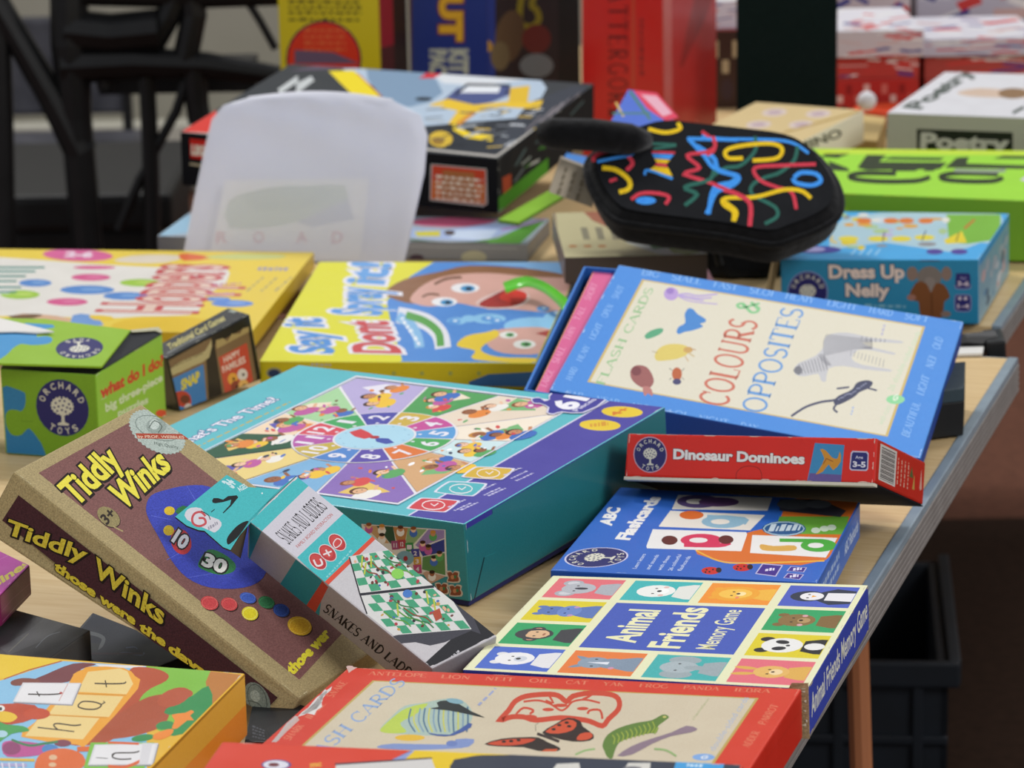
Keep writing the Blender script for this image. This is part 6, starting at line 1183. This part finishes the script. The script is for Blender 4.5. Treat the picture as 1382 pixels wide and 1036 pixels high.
# little patchwork packet on the pouch
q = [Y(822, 168, 3.24), Y(905, 172, 3.24), Y(908, 160, 3.30), Y(880, 126, 3.36), Y(848, 121, 3.36)]
r = empty('tartan_packet', (q[0] + q[1]) / 2 - Vector((0, 0, .02)), label='small blue and pink tartan packet behind the pouch', cat='packet'); m = MB()
bk = Vector((0, .03, -.015)); n = len(q); m.raw(q + [p + bk for p in q], [tuple(range(n)), tuple(range(2 * n - 1, n - 1, -1))] + [((i + 1) % n, i, i + n, (i + 1) % n + n) for i in range(n)], '#4a6cc8')
A = Art(m, [q[0], q[1], q[1] + (q[4] - q[0]), q[4]], -.05); A.v(780, 0, .2123); A.p([(350, 572), (500, 590), (640, 745), (560, 770), (440, 690)], '#d83a5a'); A.p([(400, 600), (500, 610), (600, 720), (540, 740)], '#e0a8b8'); A.s_([(240, 650), (290, 740)], 14, '#c8b060'); A.s_([(330, 580), (460, 760)], 16, '#4a7a5a'); A.s_([(220, 720), (460, 720)], 12, '#4a7a6a'); m.build('wrapper', r, 'gloss_card')

# wooden dominoes box, cream, lettered on its edge
c8 = rg('woodbox')
r, m = box1('wooden_domino_box', c8, ['#c8b282', '#f0ead0', '#8a6c38', '#d8d2ac', '#c0a468', '#c0a468'], 'pale wooden dominoes box with a cream lettered edge', 'game box', bevel=.002)
A = art(m, c8, 'top'); A.v(960, 0, .3281)
for x, y in ((260, 462), (440, 468), (195, 512), (370, 512)): A.e(x, y, 52, 16, '#c8b8b0', -4); A.e(x, y, 30, 8, '#b09aa0', -4)
A.s_([(300, 545), (620, 455)], 8, '#a88c50'); A = art(m, c8, 'front'); A.v(960, 0, .3281); 
A.t('DOMINO', (240, 672), (540, 560), (225, 640), '#4a4a38', bold=.03); m.build('box', r, 'card')
c8 = flat([(1130, 186), (1184, 190), (1196, 158), (1152, 152)], .04, .0395); r, m = box1('plain_wood_tray', c8, ['#c4aa70', '#b09860', '#b09860', '#b09860', '#b09860', '#b09860'], 'plain beige wooden tray between the dominoes and the poetry box', 'tray'); m.build('tray', r, 'card')

c8 = rg('poetry')
r, lid, L = simple('poetry_game_box', c8, ['#d8d8dc', '#a6a294', '#a6a294', '#a6a294', '#a6a294', '#a6a294'], 'white topped poetry box with a black name label', 'game box', split=.0)
A = art(lid, L, 'top'); A.v(960, 0, .3281); A.t('Magnetic', (830, 445), (1060, 312), (790, 430), '#4a5450', bold=.04) if 0 else A.t('Poetry', (860, 448), (1085, 300), (790, 440), '#56605c', bold=.05)
A.p([(1010, 380), (1100, 362), (1200, 368), (1260, 364), (1400, 370), (1400, 400), (1200, 402), (1060, 396)], '#d0b8a4', 2); A.e(1240, 384, 60, 22, '#8c6c4c'); A.s_([(1240, 465), (1286, 440)], 14, '#56605c')
A = art(lid, L, 'front'); A.v(960, 0, .3281); A.p([(845, 530), (1240, 545), (1240, 640), (845, 620)], '#1c1d18'); A.t('Poetry', (865, 608), (1215, 622), (868, 548), '#b8b4a8', bold=.05); lid.build('lid', r, 'gloss_card')
c8 = [p + Vector((0, 0, .002)) for p in rg('lime')]
r, m = box1('lime_game_box', c8, ['#9cd83a', '#78a82c', '#78a82c', '#9cd83a', '#78a82c', '#78a82c'], 'large lime green game box with broken black capitals', 'game box')
A = art(m, c8, 'top'); A.v(960, 0, .3281)
A.p([(430, 612), (1500, 618), (1500, 640), (440, 632)], '#c0dc3c')
for pts in ([(470, 632), (570, 632), (520, 650), (450, 645)], [(480, 660), (560, 690), (570, 705), (490, 700)], [(640, 636), (720, 638), (690, 665), (970, 668), (940, 695), (640, 700), (600, 690)], [(1010, 648), (1060, 645), (1050, 672), (1300, 680), (1300, 695), (960, 690)], [(1200, 640), (1400, 644), (1400, 655), (1160, 652)], [(740, 645), (960, 648), (940, 660), (700, 656)]): A.p(pts, '#24341c')
A.s_([(900, 728), (840, 744), (700, 746), (600, 738), (570, 725), (620, 712), (760, 714)], 20, '#1c2c14', sm=4); A.s_([(1200, 730), (1160, 744), (1060, 746), (960, 738), (950, 722), (1020, 712), (1180, 716)], 20, '#1c2c14', sm=4); A.s_([(1000, 700), (1160, 704), (1210, 700)], 14, '#8c9c84', sm=3); A.p([(750, 690), (860, 690), (840, 704), (740, 704)], '#24341c'); A.p([(890, 690), (940, 690), (910, 704), (870, 704)], '#24341c')
A.p([(1270, 740), (1300, 718), (1300, 748)], '#d8c8e0')
A = art(m, c8, 'front'); A.v(960, 0, .3281)
for x in (590, 770, 950, 1140, 1330): A.e(x, 820, 66, 22, '#a8b030', 14)
A.r(400, 855, 1500, 870, '#8cb82c'); A.e(1270, 900, 40, 60, '#a8b030')
m.build('carton', r, 'gloss_card')
# flag printed packs piled at the back right
rd = random.Random(21)
def flagart(A, dens=14):
    A.face()
    for k in range(dens):
        x, y = rd.random(), rd.random(); a = rd.choice((.5, -.5, 0, .5)); l = rd.uniform(.1, .35); A.s_([(x, y), (x + l, y + a * l)], rd.uniform(.03, .10), rd.choice(['#c83a36', '#dcdcdc', '#3a3a84', '#c83a36', '#e0dcdc', '#c8a8a4']))
    A.fn = None
def wbox(x0, y0, z0, x1, y1, z1): return ab(x0, y0, max(z0, .0005), x1, y1, z1)
PK = [((.445, 4.20, .0605, .562, 4.42, .090), '#c84840', '#b03a34', 'white lettered red pack in the left stack of the back pile'), ((.440, 4.19, .0905, .566, 4.42, .127), '#d6d4da', '#c4bcc0', 'white pack with red diagonal print topping the left stack'),
 ((.574, 4.24, .0505, .74, 4.46, .083), '#c8a898', '#a8423c', 'red and cream pack low in the right hand stack'), ((.570, 4.23, .0835, .735, 4.45, .108), '#cfcdd4', '#b8b4c4', 'blue and white flag pack topping the right hand stack'),
 ((.27, 4.35, .1105, .41, 4.5, .150), '#dcdae0', '#d0ccd8', 'white and violet pack beside the dark green book'), ((.60, 4.52, 0, .80, 4.75, .15), '#c8c8d0', '#b8b4c0', 'tall pale flag pack behind at the right frame edge'), ((.42, 4.48, 0, .585, 4.7, .165), '#d4cccc', '#c8b8b8', 'tall pale pack behind the white lettered stack')]
for k, (q, ct, cf, LB_) in enumerate(PK):
    c8 = wbox(*q); r, m = box1('flag_pack', c8, [ct, cf, cf, cf, cf, cf], LB_, 'pack', group='flag printed packs in the back pile')
    flagart(art(m, c8, 'top'), 22); flagart(art(m, c8, 'front'), 20); m.build('wrapper', r, 'gloss_card')
for k, (q, lb) in enumerate((((.447, 4.20, 0, .562, 4.42, .060), 'bright red carton at the foot of the left pack stack'), ((.575, 4.24, 0, .745, 4.45, .050), 'red carton with dark pictures under the right stack'), ((.27, 4.34, 0, .41, 4.5, .110), 'dark carton with cream stripes behind the green book'))):
    c8 = wbox(*q); r, m = box1('stacked_carton', c8, ['#b8322c', ['#b02a26', '#b03c34', '#3a2620'][k]] + ['#8a2a24'] * 4, lb, 'carton', group='cartons under the flag packs'); A = art(m, c8, 'front'); A.face()
    for j in range(9): A.r(.03 + j * .105, .45 + .2 * (j % 2), .10 + j * .105, .62 + .25 * (j % 2), ['#d8b0a8', '#8a1c1c', '#c86a60'][j % 3] if k < 2 else '#a89878')
    for j in range(5): A.e(.1 + j * .19, .24, .06, .14, ['#3a2a30', '#c89080', '#d8c8c0'][(j + k) % 3])
    m.build('carton', r, 'gloss_card')
c8 = ab(-.375, 3.99, -.03, -.20, 4.26, -.0004); r = empty('side_table', Vector((-.28, 4.12, -.72)), label='small side table end holding the upright yellow box', cat='table'); m = MB(); m.box(c8, '#808080', .001); m.build('tabletop', r, 'beech')
for x, y in ((-.36, 4.01), (-.215, 4.01), (-.36, 4.24), (-.215, 4.24)): m = MB(); m.tube([(x, y, -.03), (x, y, -.72)], .01, '#808080'); m.build('leg', r, 'black_metal')
# orange tray and white ball
p = P(1202, 124, .052); r = empty('orange_dish', Vector((p.x, p.y, 0)), label='small bright orange oval dish by the poetry box', cat='dish'); m = MB(); bm = bmesh.new()
bmesh.ops.create_uvsphere(bm, u_segments=20, v_segments=10, radius=1); 
for v in bm.verts: v.co = Vector((p.x + v.co.x * .05, p.y + v.co.y * .045, .0305 + v.co.z * .030)) if v.co.z < .1 else Vector((p.x + v.co.x * .045, p.y + v.co.y * .04, .034 - v.co.z * .01))
m.bm(bm, '#e2502c'); m.build('bowl', r, 'gloss_card', smooth=True)
p = P(1170, 124, .058); m = MB(); bm = bmesh.new(); bmesh.ops.create_uvsphere(bm, u_segments=16, v_segments=10, radius=.013)
for v in bm.verts: v.co += Vector((p.x, p.y, .046))
m.bm(bm, '#d8d8dc'); m.build('table_tennis_ball', None, 'card', smooth=True, label='small white ball resting in the orange dish', cat='ball')

# ------------------------------------------------------------------ squiggle patterned padded pouch
nP = Vector((0, -math.sin(math.radians(24)), math.cos(math.radians(24)))); oP = Y(960, 305, 2.96)
pp = lambda a, b, z=0.: onplane(a, b, oP + nP * z, nP)
OUT = [(797, 226), (800, 206), (824, 188), (855, 173), (895, 163), (950, 168), (1005, 174), (1062, 182), (1094, 198), (1120, 228), (1131, 255), (1127, 280), (1102, 297), (1072, 309), (1040, 318), (985, 308), (925, 300), (868, 293), (832, 284), (808, 256)]
out = spline(OUT, 3, True); W3 = [pp(a, b) for a, b in out]; cen = sum(W3, Vector()) / len(W3)
r = empty('padded_pouch', cen - nP * .05, label='black padded pouch printed with bright squiggles and a handle', cat='pouch')
m = MB(); rings = []
for z, k in ((.0035, .45), (.003, .8), (.001, .95), (-.003, 1.0), (-.008, 1.02), (-.010, 1.035), (-.012, 1.02), (-.026, 1.01), (-.034, .98), (-.038, .9), (-.038, .4)):
    rings.append([cen + (p - cen) * k + nP * z for p in W3])
V = [v for g in rings for v in g]; n = len(W3); F = []
for i in range(len(rings) - 1):
    for j in range(n): F.append((i * n + j, i * n + (j + 1) % n, (i + 1) * n + (j + 1) % n, (i + 1) * n + j))
F.append(tuple(reversed(range(n)))); F.append(tuple(range((len(rings) - 1) * n, len(rings) * n)))
F = [tuple(reversed(f)) for f in F]; m.raw(V, F, '#0c0c0e'); m.build('body', r, 'black_fabric', smooth=True)
m = MB(); m.tube([cen + (p - cen) * 1.03 + nP * -.0095 for p in W3] + [cen + (W3[0] - cen) * 1.03 + nP * -.0095], .0035, '#101012', 8, False); m.build('binding', r, 'black_fabric', smooth=True)
m = MB(); q4 = [pp(790, 325, .0036), pp(1140, 325, .0036), pp(1140, 160, .0036), pp(790, 160, .0036)]; A = Art(m, q4)
c_ = A.uvw(cen); A.v(); poly = [(cen + (p - cen) * .955 + nP * .0036) for p in W3]; uvp = [A.uvw(p) for p in poly]
A.emit(uvp, [tuple(t) for t in tessellate_polygon([[Vector((a, b, 0)) for a, b in uvp]])], '#17181b')
B_, Rr, Yy, G_ = '#3f8fe0', '#c83c4c', '#e0bc22', '#2f6458'
A.v(960, 0, .3281); S = lambda w, c, *p: A.s_(list(p), w * .74, c, sm=5)
S(17, B_, (-40, 560), (40, 570), (120, 572), (260, 575), (340, 590), (400, 630)) 
S(20, G_, (180, 560), (180, 620), (120, 680), (60, 690), (10, 720)); S(20, G_, (355, 600), (340, 660), (280, 710), (220, 730), (170, 760), (170, 800), (260, 850), (270, 890), (220, 920)); S(22, Yy, (130, 650), (70, 650), (60, 620), (120, 600), (240, 590), (290, 610), (270, 650), (170, 660)); S(20, Rr, (430, 675), (300, 680), (180, 690), (200, 740), (270, 770), (330, 790), (350, 860)); S(24, B_, (340, 730), (370, 710), (430, 715), (450, 745), (410, 762), (350, 752), (336, 732)); S(22, Yy, (90, 910), (90, 870), (50, 840), (60, 815), (180, 810), (300, 780), (370, 785), (410, 815)); S(26, Rr, (20, 770), (110, 800), (160, 840), (158, 930)); S(26, B_, (-60, 600), (10, 650), (30, 700), (110, 725), (90, 760), (20, 790), (-10, 860), (-20, 880)); S(18, Rr, (-40, 540), (10, 580), (10, 620), (-30, 640))
A.v(560, 0, .3281); S(24, B_, (1125, 570), (1190, 640), (1230, 690), (1320, 725), (1300, 750), (1230, 775), (1208, 880)); S(20, B_, (1120, 570), (1200, 572), (1330, 575)); S(20, Rr, (1225, 560), (1235, 600), (1200, 625), (1120, 640), (1170, 690), (1110, 715), (1210, 750), (1330, 800)); S(22, G_, (1230, 700), (1210, 740), (1110, 770), (1160, 800), (1110, 845)); S(22, Yy, (960, 530), (1030, 545), (1090, 530), (1080, 505)); S(22, Rr, (735, 665), (740, 640), (800, 622), (860, 630), (895, 670), (870, 700)); S(16, B_, (750, 665), (820, 650), (890, 635), (900, 610), (860, 590), (820, 592)); S(26, Yy, (770, 690), (830, 700), (880, 740), (880, 775), (840, 790)); S(20, Rr, (890, 820), (930, 795), (1000, 795), (1045, 810), (1030, 840)); A.e(950, 825, 42, 16, B_); S(26, Yy, (1270, 830), (1320, 870), (1310, 910)); S(18, Rr, (800, 745), (830, 735)); S(14, G_, (975, 590), (1075, 595)); S(14, G_, (1075, 598), (980, 612)); S(12, Rr, (975, 625), (1070, 628)); A.p([(975, 632), (1065, 636), (1050, 655), (985, 650)], B_); A.p([(985, 652), (1050, 658), (1035, 672), (995, 668)], Yy); A.p([(995, 668), (1035, 674), (1040, 688), (985, 682)], Rr); A.p([(985, 684), (1042, 690), (1060, 725), (960, 700)], Yy); S(14, B_, (945, 720), (960, 700), (1060, 735)); S(14, Rr, (870, 590), (910, 560))
m.build('printed_panel', r, 'fabric', label='squiggles of blue, red, yellow and green')
m = MB(); hh = [(728, 181, .026), (745, 180, .028), (800, 182, .024), (850, 188, .016), (872, 190, .006)]; m.tube([pp(728, 181, .026)] + [pp(*h) for h in hh[1:]], [.011, .0158, .0165, .016, .010], '#0b0b0c', 12); m.build('handle', r, 'black_fabric', smooth=True)
r = empty('shoulder_bag', Vector((.25, 3.28, 0)), label='black fabric bag slumped beneath the squiggle pouch', cat='bag')
m = MB(); bm = bmesh.new(); bmesh.ops.create_cube(bm, size=1); bmesh.ops.subdivide_edges(bm, edges=bm.edges[:], cuts=8, use_grid_fill=True)
for v in bm.verts:
    c = v.co; k = 1 - .25 * (abs(c.x * 2) ** 4 + abs(c.y * 2) ** 4) / 2; w_ = math.sin(c.x * 20) * .003 + math.sin(c.z * 17 + c.x * 9) * .003
    v.co = Vector((.243 + c.x * .118 * k + w_ * .3, 3.285 + c.y * .13 * k + w_, (c.z + .5) * .112 + .004 * (1 - .12 * abs(c.x * 2) ** 3)))
m.bm(bm, '#0c0c0e'); m.build('body', r, 'black_fabric', smooth=True); m = MB(); m.tube([(.215, 3.225, .09), (.212, 3.215, .06), (.222, 3.212, .02)], .004, '#111', 8); m.build('strap', r, 'black_fabric', smooth=True)

# ------------------------------------------------------------------ white translucent drawstring pouch with a card inside
mt = bpy.data.materials.new('frosted_film'); mt.use_nodes = True; nt = mt.node_tree; b = nt.nodes['Principled BSDF']; b.inputs['Base Color'].default_value = (.78, .80, .90, 1); b.inputs['Roughness'].default_value = .45; b.inputs['Alpha'].default_value = .6
nz = nt.nodes.new('ShaderNodeTexNoise'); nz.inputs['Scale'].default_value = 40; rp = nt.nodes.new('ShaderNodeValToRGB'); rp.color_ramp.elements[0].color = (.86, .88, 1, 1); rp.color_ramp.elements[1].color = (.90, .92, 1, 1); nt.links.new(nz.outputs['Fac'], rp.inputs[0]); nt.links.new(rp.outputs[0], b.inputs['Base Color']); MATS['frosted_film'] = mt
mat_plain('white_back', '#dcdff2', .8, '#d0d4ec', 30)
ob = Y(400, 352, 3.300); nB_ = Vector((0, -math.cos(.32), math.sin(.32)))
BO = [(246, 352), (262, 270), (283, 172), (296, 148), (335, 133), (400, 127), (470, 128), (528, 135), (562, 150), (576, 176), (572, 235), (558, 300), (545, 356)]
L_ = lambda t: BO[0] if t <= 0 else None
def rowpts(v, nu=22):
    left = [(246, 352), (262, 270), (278, 195), (286, 162), (302, 143), (335, 133)]; right = [(545, 356), (560, 290), (573, 232), (577, 182), (568, 156), (530, 136)]
    f = v * 5; i = min(int(f), 4); t = f - i; a = [left[i][k] * (1 - t) + left[i + 1][k] * t for k in (0, 1)]; c = [right[i][k] * (1 - t) + right[i + 1][k] * t for k in (0, 1)]
    return [((a[0] * (1 - u) + c[0] * u), (a[1] * (1 - u) + c[1] * u) - math.sin(u * math.pi) * 9 * v ** 3) for u in [j / nu for j in range(nu + 1)]]
r = empty('frosted_bag', Y(400, 352, 3.31), label='white frosted bag with a spelling card inside leaning on the kit box', cat='bag')
def sheet(zf, name, mat, nv=20, nu=22):
    V = []; 
    for i in range(nv + 1):
        v = i / nv
        for j, (a, b_) in enumerate(rowpts(v, nu)):
            u = j / nu; p = onplane(a, b_, ob, nB_); e = math.sin(math.pi * u) ** .5 * (math.sin(math.pi * min(1, v * 1.0 + .02)) ** .4 if v < 1 else 0)
            wr = .0012 * math.sin(u * 31 + 3 * math.sin(v * 7)) * v ** 2 + .0010 * math.sin(v * 19 + u * 8)
            V.append(p + nB_ * (zf * (.0065 + .010 * e) + wr * e))
    F = [(i * (nu + 1) + j, i * (nu + 1) + j + 1, (i + 1) * (nu + 1) + j + 1, (i + 1) * (nu + 1) + j) for i in range(nv) for j in range(nu)]
    if zf < 0: F = [tuple(reversed(f)) for f in F]
    m = MB(); m.raw(V, F, '#d0d4e0'); return m.build(name, r, mat, smooth=True)
sheet(1, 'front_sheet', 'frosted_film'); sheet(-1, 'back_sheet', 'white_back')
m = MB(); pts = [onplane(a, b_ - 0, ob, nB_) + nB_ * .001 for a, b_ in rowpts(1, 22)]; m.tube(pts, .0022, '#dcdce4', 6); m.build('drawstring_hem', r, 'card', smooth=True)
oc = ob + nB_ * .0055; cq = [onplane(a, b_, oc, nB_) for a, b_ in ((282, 350), (486, 350), (498, 240), (304, 243))]; m = MB(); m.box([p - nB_ * .001 for p in cq] + cq, '#e4e2e0', .0004)
A = Art(m, cq, .0004); A.v(); A.p([(308, 272), (340, 258), (400, 252), (466, 250), (462, 282), (430, 290), (380, 304), (310, 308)], '#a2b498', 2); A.p([(330, 262), (390, 250), (450, 258), (420, 280), (350, 285)], '#8aa284', 2); A.p([(400, 300), (470, 268), (478, 296), (420, 306)], '#9aa0b8')
for ch, x in zip('ROAD', (292, 342, 400, 448)): A.t(ch, (x, 328), (x + 14, 327), (x + .5, 313), '#c85a68', bold=.03)
tag(m.build('spelling_card', None, 'card'), 'white spelling card with a green picture seen inside the frosted bag', 'card')
